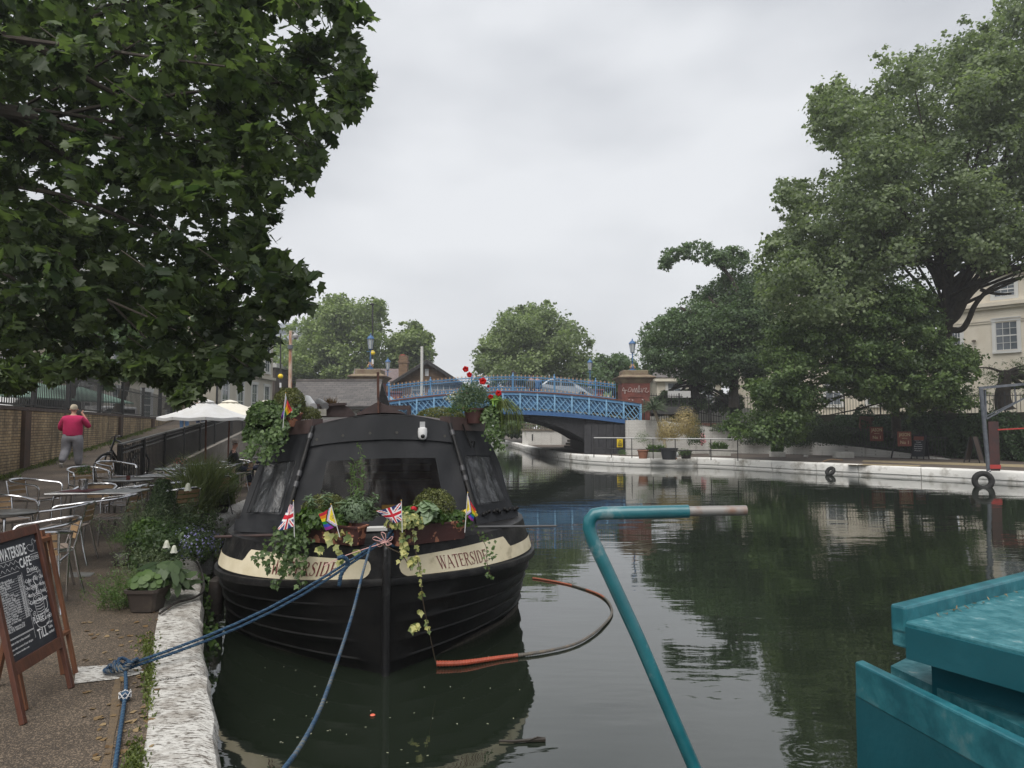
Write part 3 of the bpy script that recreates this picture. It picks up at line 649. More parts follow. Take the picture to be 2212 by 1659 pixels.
def serif(txt):
    q = []; x = 0
    for ch in txt:
        w_, st, sf = LET[ch]
        for a, b, c, d, t in st:
            dx, dy = c - a, d - b; ln = math.hypot(dx, dy) + 1e-9
            if abs(dy) > abs(dx) * .8: ox, oy = t / 2, 0
            else: ox, oy = -dy / ln * t / 2, dx / ln * t / 2
            q.append([(x + a - ox, b - oy), (x + c - ox, d - oy), (x + c + ox, d + oy), (x + a + ox, b + oy)])
        for a, b in sf: q.append([(x + a - .13, b - .02), (x + a + .13, b - .02), (x + a + .13, b + .02), (x + a - .13, b + .02)])
        x += w_
    return q, x
Q, W_ = serif('WATERSIDE')
M_red = mat('dark_red_lettering', (.14, .02, .025), .5)
for side, sa, sb, h in ((1, .47, 1.03, .112), (-1, .42, 1.08, .115)):
    mb = MB()
    for k_, q in enumerate(Q):
        vs = []
        for x, y in q:
            s = sa + (sb - sa) * x / W_ if side == 1 else sb - (sb - sa) * x / W_
            vs.append(hullpt(side, s, band_lo(s) + .05 + y * h, .0075 + .0002 * (k_ % 7)))
        mb.poly(vs)
    mb.build('lettering', M_red, boat)
# canopy ------------------------------------------------------------
def q4(mb, a, b, c, d, n=6, m=6, bulge=0, mi=0, seed=0, wr=0):
    r_ = random.Random(seed); a, b, c, d = map(Vector, (a, b, c, d)); nn = (b - a).cross(d - a).normalized(); rows = []
    for i in range(n + 1):
        t = i / n; l_ = a.lerp(d, t); rr_ = b.lerp(c, t)
        rows.append([l_.lerp(rr_, j / m) + nn * (bulge * math.sin(math.pi * t) * math.sin(math.pi * j / m) + (wr * math.sin(j * 2.3 + t * 3 + seed) * math.sin(math.pi * t) if 0 < j < m else 0)) for j in range(m + 1)])
    return mb.grid(rows, mi)
F0 = {s: bp_(1.05, s * .93, 1.07) for s in (-1, 1)}; F1 = {s: bp_(1.45, s * .69, 2.10) for s in (-1, 1)}
O0 = {s: bp_(1.42, s * 1.45, 1.07) for s in (-1, 1)}; O1 = {s: bp_(1.95, s * 1.17, 2.03) for s in (-1, 1)}
def fr(a, b): # a: -1..1 across, b: 0..1 up on the front panel
    l_ = F0[-1].lerp(F1[-1], b); r2 = F0[1].lerp(F1[1], b); p = l_.lerp(r2, (a + 1) / 2); return p + Vector((0, 0, .10 * (1 - a * a) * max(0, b) ** 3)) - BA * (.03 * (1 - a * a) + (.012 * math.sin(a * 9 + b * 4) + .010 * math.sin(a * 19 - b * 11) * abs(a) + .008 * math.sin(a * 31 + b * 5) * abs(a) ** 3) * math.sin(math.pi * min(1, max(0, b))))
def hole(mb, f, a0, a1, b0, b1, na=4, nb=4, mi=0):
    A = [-1 + (a0 + 1) * i / na for i in range(na)] + [a0 + (a1 - a0) * i / 8 for i in range(9)] + [a1 + (1 - a1) * (i + 1) / na for i in range(na)]
    B = [b0 * i / nb for i in range(nb)] + [b0 + (b1 - b0) * i / 6 for i in range(7)] + [b1 + (1 - b1) * (i + 1) / nb for i in range(nb)]
    fs = []; vs = [f(a, b) for b in B for a in A]; n = len(A)
    for i in range(len(B) - 1):
        for j in range(n - 1):
            if a0 - 1e-6 <= (A[j] + A[j + 1]) / 2 <= a1 + 1e-6 and b0 <= (B[i] + B[i + 1]) / 2 <= b1: continue
            fs.append((i * n + j, i * n + j + 1, (i + 1) * n + j + 1, (i + 1) * n + j))
    mb.add(vs, fs, mi); return mb
def panel(name, f, a0, a1, b0, b1):
    hole(MB(), f, a0, a1, b0, b1).build(name, M_fab, boat, smooth=True)
    rows = [[f(a0 + (a1 - a0) * j / 10, b0 + (b1 - b0) * i / 8) for j in range(11)] for i in range(9)]
    MB().grid(rows).build('clear_window', M_vinyl2 if name[0] == 'f' else M_vinyl, boat, smooth=True)
panel('front_canvas', fr, -.72, .70, .12, .64)
for s in (-1, 1):
    def fs_(a, b, s=s):
        l_ = F0[s].lerp(F1[s], b); o = O0[s].lerp(O1[s], b); p = l_.lerp(o, (a + 1) / 2)
        nn = (O0[s] - F0[s]).cross(F1[s] - F0[s]).normalized() * s
        return p + nn * (.022 * math.sin(a * 5 + b * 4) + .014 * math.sin(a * 11 - b * 7 + s)) * math.sin(math.pi * min(1, max(0, b))) + nn * .01
    panel('side_canvas', fs_, -.62, .70, .17, .66)
    # cabin side running back
    mb = MB(); q4(mb, O0[s], bp_(3.2, s * 1.50, 1.07), bp_(3.2, s * 1.27, 2.02), O1[s], 4, 4, 0); mb.build('side_curtain', M_fab, boat, smooth=True)
    mb = MB(); rows = [[bp_(u, s * 1.50, 1.05), bp_(u, s * 1.27, 2.02)] for u in (3.2, 6, 16)]; mb.grid(rows).build('cabin_side', M_brown, boat)
    # brown roof edge boards
    mb = MB()
    a, b, c = F1[s] + Vector((0, 0, .02)), O1[s] + Vector((0, 0, .06)) + BA * .02, bp_(16, s * 1.29, 2.09)
    for p, q in ((a, b), (b, c)):
        d_ = (q - p).normalized(); o = Vector((d_.y, -d_.x, 0)) * s
        if o.dot(-BA if p == a else BR * s) < 0: o = -o
        mb.prism([p + o * .05 + Vector((0, 0, -.09)), p + o * .03 + Vector((0, 0, .055)), p - o * .1 + Vector((0, 0, .06)), p - o * .1 + Vector((0, 0, -.03))], q - p)
    mb.build('roof_edge', M_brown, boat)
    # leaning strut with tape bands
    p0, p1 = F0[s] + BR * s * .03 - BA * .03, F1[s] + BR * s * .02 - BA * .04
    st = MB().tube([p0, p0.lerp(p1, .5), p1], .021, 10).build('strut', M_gun, boat, smooth=True)
    mb = MB()
    for t in (.42, .52, .88): mb.tube([p0.lerp(p1, t), p0.lerp(p1, t + .05)], .026, 10)
    mb.build('tape', mat('grey_tape', (.05, .05, .055), .35), st)
mb = MB(); rows = []
for u in (1.42, 1.95, 4, 16):
    k = 1.0 if u > 1.5 else .6; hw = 1.27 if u > 2 else (1.17 if u > 1.5 else .69); rows.append([bp_(u, hw * a, 2.06 + (.15) * (1 - a * a) + (.02 if u < 1.5 else 0)) for a in [x / 4 for x in range(-4, 5)]])
mb.grid(rows).build('roof', M_brown, boat, smooth=True)
mb = MB(); rows = [[fr(-1.0 + a * .1, b) - BA * (.022 + .004 * math.sin(a * 1.7)) + Vector((0, 0, .004)) for a in range(21)] for b in (.80, .86, .93, 1.005)]; mb.grid(rows).build('valance', M_fab, boat, smooth=True)
for s in (-1, 1):
    sm_ = [F0[s].lerp(O0[s], .19).lerp(F1[s].lerp(O1[s], .19), .17), F0[s].lerp(O0[s], .85).lerp(F1[s].lerp(O1[s], .85), .17), F0[s].lerp(O0[s], .85).lerp(F1[s].lerp(O1[s], .85), .66), F0[s].lerp(O0[s], .19).lerp(F1[s].lerp(O1[s], .19), .66)]; n2 = (O0[s] - F0[s]).cross(F1[s] - F0[s]).normalized() * s; n2 = n2 if n2.y < 0 else -n2
    MB().tube([q + n2 * .035 for q in sm_], .006, 5, closed=True).build('window_seam', M_fab, boat)
# valance strip with grommets, piping along the arc
mb = MB()
for a in (-.92, -.56, -.18, .20, .56, .9):
    p = fr(a, .86) - BA * .03; ax_ = Matrix.Rotation(R(90), 3, 'X')
    mb.lathe(p, [(.008, -.003), (.015, -.003), (.015, .003), (.008, .003)], 14, ax=Matrix.Rotation(TH, 3, 'Z') @ ax_)
mb.build('grommets', mat('grey_rings', (.05, .048, .042), .5), boat)
mb = MB(); mb.tube([fr(x / 10, 1.0) - BA * .01 for x in range(-10, 11)], .014, 6)
mb.build('piping', M_gun, boat)
mb = MB()
for k in range(14):
    t = k / 13; p = F0[1].lerp(O0[1], .18 + .8 * t) + Vector((0, 0, .09)) - BA * .05 + BR * .0; mb.ball(p + Vector((0, 0, .01 * (k % 3))), .021, 8) if k % 4 != 3 else None
mb.build('toggle_balls', M_hull, boat, smooth=True)
mb = MB(); q4(mb, F0[1] - BA * .1 + Vector((0, 0, .005)), O0[1] - BA * .08 + Vector((0, 0, .005)), O0[1] + Vector((0, 0, .12)), F0[1] + Vector((0, 0, .12)), 3, 8, 0, wr=.02)
mb.build('skirt', M_fab, boat, smooth=True); mb = MB(); q4(mb, F0[-1] - BA * .04 + Vector((0, 0, .005)), O0[-1] - BA * .08 + Vector((0, 0, .005)), O0[-1] + Vector((0, 0, .12)), F0[-1] + Vector((0, 0, .12)), 3, 8, 0, wr=.02); mb.build('skirt', M_fab, boat, smooth=True)
# strap with buckle on the right panel
mb = MB(); a = O1[1].lerp(F1[1], .62) + Vector((0, 0, .02)) - BA * .07; b = a + Vector((.09, 0, -.26)) - BA * .02; mb.beam(a, b, .035, .006).beam(b, b + Vector((.02, 0, -.08)), .02, .01).tube([b + Vector((.0, -.01, .06)), b + Vector((.04, -.02, .07)), b + Vector((.03, -.01, 0))], .008, 6)
mb.build('strap', M_hull, boat)
# steel rails lying on the foredeck edge
MB().tube([P(415, 1182, 1.12) if False else bp_(.55, -.95, 1.13), bp_(1.35, -1.62, 1.03)], .014, 8).build('deck_rail', M_brown, boat)
MB().tube([bp_(.55, .85, 1.11), bp_(.80, 1.72, 1.04)], .012, 8).build('boat_hook_pole', mat('wet_grey_pole', (.12, .12, .12), .35, metal=.5), boat)
MB().prism([bp_(3.3, -1.4, 1.0), bp_(3.3, 1.4, 1.0), bp_(3.3, 1.2, 2.1), bp_(3.3, -1.2, 2.1)], BA * .03).build('light_block_bulkhead', mat('light_block_panel', (.03, .016, .01), .5, col2=(.05, .028, .018), scale=4, stretch=(1, 1, 8)), boat)  # added dark partition, blocks light coming in through the cabin's open back
# inside of the cabin
MB().box(tuple(bp_(2.6, .35, 1.5)), (.9, .3, .9), rz=TH).box(tuple(bp_(2.5, -.2, 1.55)), (.14, .14, .5), rz=TH).build('counter', mat('inner_wood', (.22, .10, .05), .5, col2=(.12, .05, .03), scale=8, stretch=(1, 1, 9)), boat)
mb = MB()
for k in range(5): mb.box(tuple(bp_(2.3, .1, 1.45 + k * .09)), (1.0, .1, .018), rz=TH)
mb.build('shelves', mat('shelf_wood', (.3, .22, .14), .6), boat)
MB().box(tuple(bp_(1.3, .10, 1.235)), (.21, .01, .075), rz=TH).build('yellow_notice', mat('yellow_card', (.55, .33, .04), .6), boat)
MB().box(tuple(bp_(.72, -.10, 1.12)), (.26, .12, .03), rz=TH).build('white_step', mat('white_paint', (.62, .62, .6), .5), boat)
# security camera
cam_ = thing('security_camera', 'white dome security camera mounted on the front of the black canopy', 'security camera', tuple(fr(.56, .88)))
p = fr(.575, .90) - BA * .05; M_wp = mat('white_plastic', (.70, .70, .70), .35)
MB().box(tuple(p + Vector((0, 0, .045))), (.055, .012, .07), rz=TH).build('bracket', mat('silver_bracket', (.45, .45, .45), .4, metal=.6), cam_)
MB().lathe(p - BA * .02, [(.02, .02), (.046, .012), (.05, -.03), (.047, -.075), (.038, -.10), (.02, -.112)], 18).build('housing', M_wp, cam_, smooth=True)
MB().ball(p - BA * .05 + Vector((0, 0, -.07)), .026, 12).build('lens', mat('black_gloss', (.01, .01, .01), .1), cam_, smooth=True)
# things on the roof ---------------------------------------------------
hat = thing('roof_hatch', 'brown pitched roof hatch carrying a thin upright mast on the cafe boat', 'hatch', tuple(bp_(3.0, 0, 2.15)))
a = PD(771, 897, 9.0); b = PD(874, 897, 9.0); c = PD(818, 870, 9.0)
MB().prism([a, b, b + Vector((0, 0, .03)), c + Vector((0, 0, .02)), a + Vector((0, 0, .03))], BA * .9).build('pitched_roof', M_brown, hat)
MB().beam(PD(818, 897, 8.95), PD(816.5, 804, 8.95), .05, .02).tube([PD(817, 860, 8.93), PD(816.5, 803, 8.93)], .016, 6).build('mast', mat('rusty_brown', (.05, .025, .02), .7, col2=(.12, .05, .03), scale=9), hat)
fr2 = thing('roof_locker', 'brown steel framed cage locker behind the hatch on the boat roof', 'locker', tuple(PD(855, 896, 9.6)))
mb = MB(); p0, p1 = PD(826, 880, 9.6), PD(886, 880, 9.6)
mb.beam(p0, p1, .06, .06).beam(PD(884, 898, 9.6), PD(884, 878, 9.6), .05, .05).beam(PD(828, 898, 9.6), PD(828, 878, 9.6), .03, .03); mb.build('frame', M_brown, fr2)
mb = MB()
for k in range(26): x = 828 + k * 2.2; mb.beam(PD(x, 897, 9.6), PD(x, 880, 9.6), .005, .005)
for k in range(6): y = 882 + k * 2.6; mb.beam(PD(828, y, 9.6), PD(884, y, 9.6), .005, .005)
mb.build('wire_mesh', M_iron, fr2)
cw = thing('roof_vent_cowl', 'brown curved vent cowl with a pale louvre on the left of the boat roof', 'vent', tuple(PD(725, 896, 9.2)))
mb = MB(); pts = [PD(x, y, 9.2) for x, y in ((690, 900), (690, 880), (700, 874), (742, 873), (757, 882), (766, 893), (766, 900))]; mb.prism(pts, BA * .5).beam(PD(686, 875, 9.15), PD(748, 872, 9.15), .06, .03); mb.build('cowl', M_brown, cw)
mb = MB()
for k in range(6): mb.beam(PD(689, 884 + k * 2.6, 9.1), PD(705, 883.5 + k * 2.6, 9.1), .012, .01)
mb.build('louvre', mat('pale_slats', (.6, .58, .5), .6), cw)
for i, (x, y, x2, y2, lb) in enumerate(((662, 864, 676, 879, 'tipped white tube standing among the vents on the boat roof, the taller one'), (688, 868, 703, 877, 'short grey pipe end beside the white tube on the boat roof'))):
    t = MB().tube([PD(x, y, 9.3), PD(x2, y2, 9.1)], [.07, .055] if i == 0 else [.05, .05], 14).build('vent_pipe', M_wp if i == 0 else mat('grey_pipe', (.2, .2, .2), .4), None, smooth=True); setp(t, lb, 'pipe')
MB().prism([PD(x, y, 9.8) for x, y in ((652, 850), (668, 858), (682, 884), (674, 897), (652, 897))], BA * .05).build('roof_flap', mat('grey_brown_board', (.16, .14, .13), .7, col2=(.1, .085, .08), scale=5), None, label='grey brown board leaning on the boat roof beside the round box bush', cat='board')

# ================= flags, planters =================
def flagcol_uk(s, t):
    x, y = s * 2 - 1, t * 2 - 1; ax, ay = x * 1.6, y
    if abs(ay) < .2 or abs(ax) < .2: return (.55, .01, .03)
    if abs(ay) < .34 or abs(ax) < .34: return (.75, .75, .75)
    d = (abs(x) - abs(y)) ; sgn = 1 if x * y > 0 else -1
    if abs(d) < .09: return (.55, .01, .03)
    if abs(d) < .26: return (.75, .75, .75)
    return (.01, .02, .12)
def flagcol_pride(s, t):     # s from pole, t up
    x = s * 1.5; y = abs(t - .5) * 2
    if x < .62 - y * .62:
        if math.hypot((s * 1.5 - .2), (t - .5) * 1.0) < .10 and math.hypot((s * 1.5 - .2), (t - .5)) > .065: return (.12, .02, .2)
        return (.75, .60, .03)
    for k, c in enumerate(((.75, .75, .75), (.75, .35, .45), (.25, .55, .75), (.16, .07, .03), (.01, .01, .01))):
        if x < .62 - y * .62 + .09 * (k + 1): return c
    return [(.25, .02, .25), (.03, .06, .45), (.01, .25, .06), (.75, .65, .02), (.75, .22, .01), (.50, .01, .03)][min(5, int(t * 6))]
def flagcol_rb(s, t):
    x = s * 1.5; y = abs(t - .5) * 2
    for k, c in enumerate(((.6, .3, .4), (.25, .5, .65), (.16, .07, .03), (.01, .01, .01))):
        if x < .35 - y * .35 + .1 * (k + 1): return c
    return [(.18, .03, .25), (.03, .06, .40), (.01, .22, .06), (.75, .62, .02), (.75, .2, .01), (.50, .01, .03)][min(5, int(t * 6))]
M_cloth = paintmat(); M_stick = mat('white_stick', (.6, .6, .6), .4); M_gold = mat('gold_tip', (.6, .4, .1), .3, metal=.8)
def flag(name, label, Y, pt, pb, c_top, c_bot, colf, foot, wob=.012, n=36, m=24):
    """pt/pb: picture points where the cloth meets the stick, c_top/c_bot: its free corners"""
    f = thing(name, label, 'flag', tuple(PD(*foot, Y)))
    A, B_, C, D = PD(*pt, Y), PD(*pb, Y), PD(*c_bot, Y + .03), PD(*c_top, Y + .02)
    tipd = (A - PD(*foot, Y)).normalized(); MB().tube([PD(*foot, Y), A + tipd * .012], .0035, 6).build('stick', M_stick, f)
    MB().ball(A + tipd * .018, .006, 8).build('tip', M_gold, f, smooth=True)
    mb = MB(); vs = []
    for j in range(m + 1):
        for i in range(n + 1):
            s, t = i / n, j / m; p = B_.lerp(A, t).lerp(C.lerp(D, t), s) + Vector((0, 1, 0)) * wob * math.sin(s * 7 + t * 2) * s + Vector((0, 0, -1)) * .010 * math.sin(math.pi * s); vs.append(p)
    mb.v = [tuple(p) for p in vs]
    for j in range(m):
        for i in range(n): mb.f.append([j * (n + 1) + i, j * (n + 1) + i + 1, (j + 1) * (n + 1) + i + 1, (j + 1) * (n + 1) + i]); mb.m.append(0); mb.c.append(colf((i + .5) / n, (j + .5) / m))
    mb.build('cloth', M_cloth, f, fix=False); return f
flag('union_flag', 'small union flag hanging steeply at the left end of the left planter on the bow', 6.0, (634, 1086), (635, 1136), (626, 1088), (598, 1145), flagcol_uk, (636, 1160))
bpy.data.objects['union_flag'].location += Vector((0, 0, 0))
flag('pride_flag', 'small progress pride flag with yellow triangle and circle in the left planter on the bow', 5.95, (716, 1093), (729, 1133), (688, 1110), (702, 1145), flagcol_pride, (734, 1160))
flag('union_flag', 'small union flag spread to the left above the gap between the two bow planters', 5.9, (867, 1085), (868, 1124), (812, 1103), (846, 1128), flagcol_uk, (869, 1150))
flag('pride_flag', 'small progress pride flag furled narrow at the right end of the right bow planter', 6.25, (1010, 1068), (1006, 1108), (1028, 1100), (1022, 1126), flagcol_pride, (1004, 1150))
flag('pride_flag', 'rainbow flag by the box bush in the pot on the left of the boat roof', 7.15, (617, 852), (612, 880), (631, 886), (606, 907), flagcol_rb, (611, 925))

M_box = leafmat('box_leaves', (.045, .06, .015), (.16, .17, .05), .25)
M_green = leafmat('mid_green_leaves', (.035, .075, .02), (.12, .20, .05), .35)
M_dkgreen = leafmat('dark_green_leaves', (.028, .052, .022), (.085, .13, .055), .3)
M_ivy = leafmat('ivy_leaves', (.03, .06, .018), (.13, .20, .07), .3)
M_var = leafmat('variegated_leaves', (.09, .15, .05), (.55, .52, .20), .3)
M_grey = leafmat('grey_green_leaves', (.10, .15, .09), (.22, .30, .18), .3)
M_stem = mat('green_stems', (.08, .11, .03), .7); M_twig = mat('brown_twigs', (.05, .035, .02), .9)
M_pot = mat('peeling_maroon_pot', (.055, .018, .016), .55, col2=(.32, .14, .085), scale=7, lo=.545, hi=.56, bump=.25, detail=3)
M_terra = mat('terracotta', (.33, .15, .09), .8, col2=(.25, .11, .07), scale=7)
M_soil = mat('soil', (.02, .014, .01), 1)
def bushpts(c, rad, n, seed=0, fill=.55, low=-.35):
    rn = np.random.default_rng(seed); d = unit(n * 2, rn); d = d[d[:, 2] > low][:n]
    ph = np.sin(d[:, 0] * 7 + seed) * np.sin(d[:, 1] * 6 + 2) * np.sin(d[:, 2] * 5) * .09
    r_ = (fill + (1 - fill) * rn.random((len(d), 1)) ** .5) * (1 + ph[:, None]); return np.array(c)[None] + d * r_ * np.array(rad)[None], d
def bush(name, c, rad, n, size, m, parent=None, shape='oval', seed=0, fill=.6, core=True, jit=.5, **kw):
    p, d = bushpts(c, rad, n, seed, fill)
    o = scatter(name, m, p, d + rng.normal(size=d.shape) * jit, size, shape, parent, **kw); return o
def vinepts(paths, n, spread, seed=0):
    rn = np.random.default_rng(seed); P_ = []
    for path in paths:
        c = curve(path, 8); ln = len(c)
        for k in range(n): t = rn.random() * (ln - 1.001); i = int(t); P_.append(np.array(c[i].lerp(c[i + 1], t - i)) + rn.normal(size=3) * spread)
    return np.array(P_)
def lean_stem(mb, base, top, r=.004, bend=.1, seed=0):
    r_ = random.Random(seed); a, b = Vector(base), Vector(top); mid = a.lerp(b, .55) + Vector((r_.uniform(-1, 1), r_.uniform(-1, 1), 0)) * bend * (b - a).length; c = curve([a, mid, b], 6); mb.tube(c, [r * (1 - .6 * i / len(c)) for i in range(len(c))], 5); return c
CAMD = np.array([0, -1, .35])
def trough(t, a, b, wdt, h, m, lean=.0):
    """long planter from a to b (bottom centre line)"""
    a, b = Vector(a), Vector(b); d = (b - a).normalized(); o = Vector((d.y, -d.x, 0)); mb = MB(); rows = []
    for k, (z, gr) in enumerate(((0, .82), (h * .9, 1), (h * .9, 1.12), (h, 1.12), (h, .95), (h * .8, .9))):
        hw = wdt / 2 * gr; ex = .0 + (gr - .82) * wdt * .6; A_, B_ = a - d * ex, b + d * ex; r2 = .03
        rows.append([A_ - o * (hw - r2), A_ - o * hw + d * r2, B_ - o * hw - d * r2, B_ - o * (hw - r2), B_ + o * (hw - r2), B_ + o * hw - d * r2, A_ + o * hw + d * r2, A_ + o * (hw - r2)])
        rows[-1] = [p + Vector((0, 0, z)) for p in rows[-1]]
    mb.grid(rows, closed=True).poly(rows[0]); mb.build('trough', m, t, smooth=True); MB().poly(rows[-1]).build('soil', M_soil, t)
# --- left bow planter
aL, bL = bp_(.30, -.80, 1.085), bp_(.10, -.20, 1.085)
pl = thing('bow_planter', 'peeling maroon bow trough with box ball, trailing ivy and tall grey green stems', 'planter', tuple(aL))
aL, bL = PD(665, 1189, 6.35), PD(780, 1188, 6.08); aL.z = bL.z = 1.085
trough(pl, aL, bL, .17, .165, M_pot)
def ptc(x, y, Y): return tuple(PD(x, y, Y))
cB = PD(705, 1105, 6.35); bush('box_ball', cB, (.22, .16, .155), 2600, .022, M_box, pl, 'oval', 1, .8)
bush('geranium_leaves', PD(690, 1130, 6.2), (.26, .10, .13), 700, .042, M_green, pl, 'round', 2, .4)
p, d = bushpts(PD(770, 1110, 6.25), (.17, .12, .17), 1500, 3, .2); scatter('carnation_leaves', M_grey, p, d, .045, 'lance', pl)
mb = MB(); pts_ = []; nr_ = []
for k, (x0, y0, x1, y1) in enumerate(((765, 1130, 812, 1070), (760, 1130, 778, 1062), (772, 1130, 800, 1090), (770, 1130, 742, 1085), (690, 1110, 668, 1072), (700, 1110, 708, 1065), (775, 1130, 815, 1100))):
    c = lean_stem(mb, PD(x0, y0, 6.22), PD(x1, y1, 6.2), .004, .15, k)
    for i in range(4, len(c)):
        for q in range(5): pts_.append(tuple(c[i] + Vector((random.uniform(-1, 1), random.uniform(-1, 1), random.uniform(-.5, .5))) * .03)); nr_.append((random.uniform(-.6, .6), random.uniform(-.6, .6), .9))
scatter('long_leaves', M_grey, np.array(pts_), np.array(nr_), .085, 'lance', pl, down=.2)
pts_ = []
for k, (x1, y1) in enumerate(((775, 960), (767, 995), (780, 1000), (758, 1010))):
    c = lean_stem(mb, PD(762, 1105, 6.25), PD(x1, y1, 6.25), .0035, .12, k + 20)
    for i in range(2, len(c)):
        for q in range(4): pts_.append(tuple(c[i] + Vector((random.uniform(-1, 1), random.uniform(-1, 1), random.uniform(-.8, .8))) * .03))
mb.build('stems', M_stem, pl)
scatter('poppy_leaves', M_green, np.array(pts_), unit(len(pts_)), .05, 'lance', pl, tint=np.full(len(pts_), .8))
vp = vinepts([[PD(x0, y0, 6.2), PD((x0 + x1) / 2 + 4, (y0 + y1) / 2 - 10, 6.05), PD(x1, y1, 6.08)] for x0, y0, x1, y1 in ((640, 1145, 575, 1228), (650, 1145, 612, 1240), (645, 1150, 590, 1268), (660, 1150, 640, 1235), (655, 1150, 655, 1258), (630, 1130, 560, 1205), (640, 1140, 625, 1215), (650, 1140, 600, 1190))], 62, .024, 4)
vp[:, 1] -= .04
scatter('ivy', M_ivy, vp, np.array([CAMD] * len(vp)) + rng.normal(size=vp.shape) * .5, .042, 'ivy', pl, down=1.2)
vp = vinepts([[PD(730, 1150, 6.05), PD(725, 1185, 5.98), PD(735, 1222, 5.98)], [PD(745, 1150, 6.05), PD(762, 1180, 5.98), PD(775, 1200, 5.98)], [PD(718, 1150, 6.05), PD(700, 1178, 6.0), PD(690, 1190, 6.0)]], 11, .012, 6)
scatter('variegated_ivy', M_var, vp, np.array([CAMD] * len(vp)) + rng.normal(size=vp.shape) * .4, .062, 'ivy', pl, down=1.2)
# --- right bow planter
aR, bR = PD(852, 1185, 6.05), PD(998, 1166, 6.5); aR.z = bR.z = 1.085
pr = thing('bow_planter', 'peeling maroon bow trough with yellow ivy, silver leaves and a red geranium', 'planter', tuple(aR))
trough(pr, aR, bR, .17, .165, M_pot)
bush('box_ball', PD(938, 1095, 6.45), (.19, .16, .17), 2400, .022, M_box, pr, 'oval', 7, .8)
bush('geranium_leaves', PD(905, 1118, 6.2), (.22, .12, .10), 700, .042, M_green, pr, 'round', 8, .4)
bush('parsley_leaves', PD(975, 1125, 6.45), (.20, .12, .10), 800, .034, M_green, pr, 'ivy', 9, .3)
p, d = bushpts(PD(922, 1108, 6.1), (.09, .08, .12), 46, 10, .3); scatter('silver_leaves', M_grey, p, d + np.array([0, 0, .6]), .11, 'rough', pr, tint=np.full(len(p), .95))
p, d = bushpts(PD(894, 1098, 6.08), (.035, .03, .02), 60, 11, .1); scatter('red_flowers', leafmat('red_petals', (.45, .01, .02), (.7, .03, .05), .2), p, d, .018, 'round', pr)
p, d = bushpts(PD(874, 1130, 6.0), (.17, .09, .10), 300, 12, .1); scatter('yellow_ivy', M_var, p, d * .7 + CAMD * .5, .038, 'ivy', pr, down=.8)
vp = vinepts([[PD(890, 1150, 6.0), PD(900, 1185, 5.95), PD(903, 1215, 5.93), PD(910, 1255, 5.9), PD(912, 1300, 5.88), PD(925, 1368, 5.9)], [PD(868, 1150, 6.0), PD(872, 1170, 5.96), PD(874, 1190, 5.96)]], 34, .013, 13)
scatter('trailing_ivy', M_var, vp, np.array([CAMD] * len(vp)) + rng.normal(size=vp.shape) * .4, .045, 'ivy', pr, down=1.2)
vp = vinepts([[PD(880, 1190, 5.95), PD(870, 1195, 5.9), PD(862, 1205, 5.9)], [PD(900, 1350, 5.86), PD(890, 1362, 5.86)], [PD(885, 1215, 5.93), PD(905, 1205, 5.93)]], 7, .012, 14)
scatter('trailing_ivy', M_var, vp, np.array([CAMD] * len(vp)) + rng.normal(size=vp.shape) * .3, .06, 'ivy', pr, down=1)
mb = MB(); mb.tube(curve([PD(890, 1150, 6.0), PD(903, 1215, 5.93), PD(910, 1255, 5.9), PD(914, 1300, 5.88), PD(941, 1430, 5.95)], 5), .0035, 5).tube(curve([PD(812, 1170, 6.0), PD(845, 1185, 5.95), PD(870, 1200, 5.93), PD(888, 1232, 5.93)], 5), .004, 5)
mb.tube(curve([PD(1030, 1150, 6.5), PD(1050, 1180, 6.45), PD(1052, 1215, 6.4), PD(1062, 1250, 6.4)], 5), .003, 5).build('bare_stems', M_twig, pr)
vp = vinepts([[PD(1022, 1135, 6.5), PD(1058, 1165, 6.45), PD(1068, 1195, 6.42), PD(1054, 1212, 6.4)], [PD(1030, 1140, 6.5), PD(1050, 1180, 6.45), PD(1052, 1232, 6.4), PD(1062, 1248, 6.4)]], 30, .016, 15)
scatter('thin_ivy', M_ivy, vp, np.array([CAMD] * len(vp)) + rng.normal(size=vp.shape) * .5, .03, 'ivy', pr, down=1)
p, d = bushpts(PD(1012, 1110, 6.5), (.09, .06, .05), 60, 16, .3); scatter('yellow_flowers', leafmat('yellow_petals', (.6, .42, .05), (.8, .7, .2), .2), p, d, .028, 'round', pr)
# --- left roof pot with ivy and box
def pot(parent, c, r, h, m, n=24, taper=.74):
    MB().lathe(c, [(r * taper, 0), (r * .94, h * .86), (r * 1.03, h * .88), (r * 1.05, h), (r * .95, h), (r * .9, h * .9)], n).build('pot', m, parent, smooth=True)
    MB().lathe(Vector(c) + Vector((0, 0, h * .86)), [(r * .92, 0), (r * .9, .004)], n).build('soil', M_soil, parent)
lp = thing('roof_planter', 'peeling maroon roof pot with clipped box bushes and a mass of ivy', 'planter', ptc(630, 921, 7.6))
pot(lp, PD(630, 921, 7.6), .115, .15, M_pot)
bush('box_bush', PD(625, 868, 7.8), (.17, .17, .16), 2600, .024, M_box, lp, 'oval', 20, .8)
bush('box_bush', PD(662, 898, 8.1), (.16, .2, .11), 1800, .024, M_box, lp, 'oval', 21, .8)
bush('ivy', PD(578, 905, 7.55), (.22, .22, .20), 2300, .045, M_ivy, lp, 'ivy', 22, .25)
bush('ivy', PD(560, 940, 7.6), (.17, .2, .16), 1300, .042, M_ivy, lp, 'ivy', 23, .25)
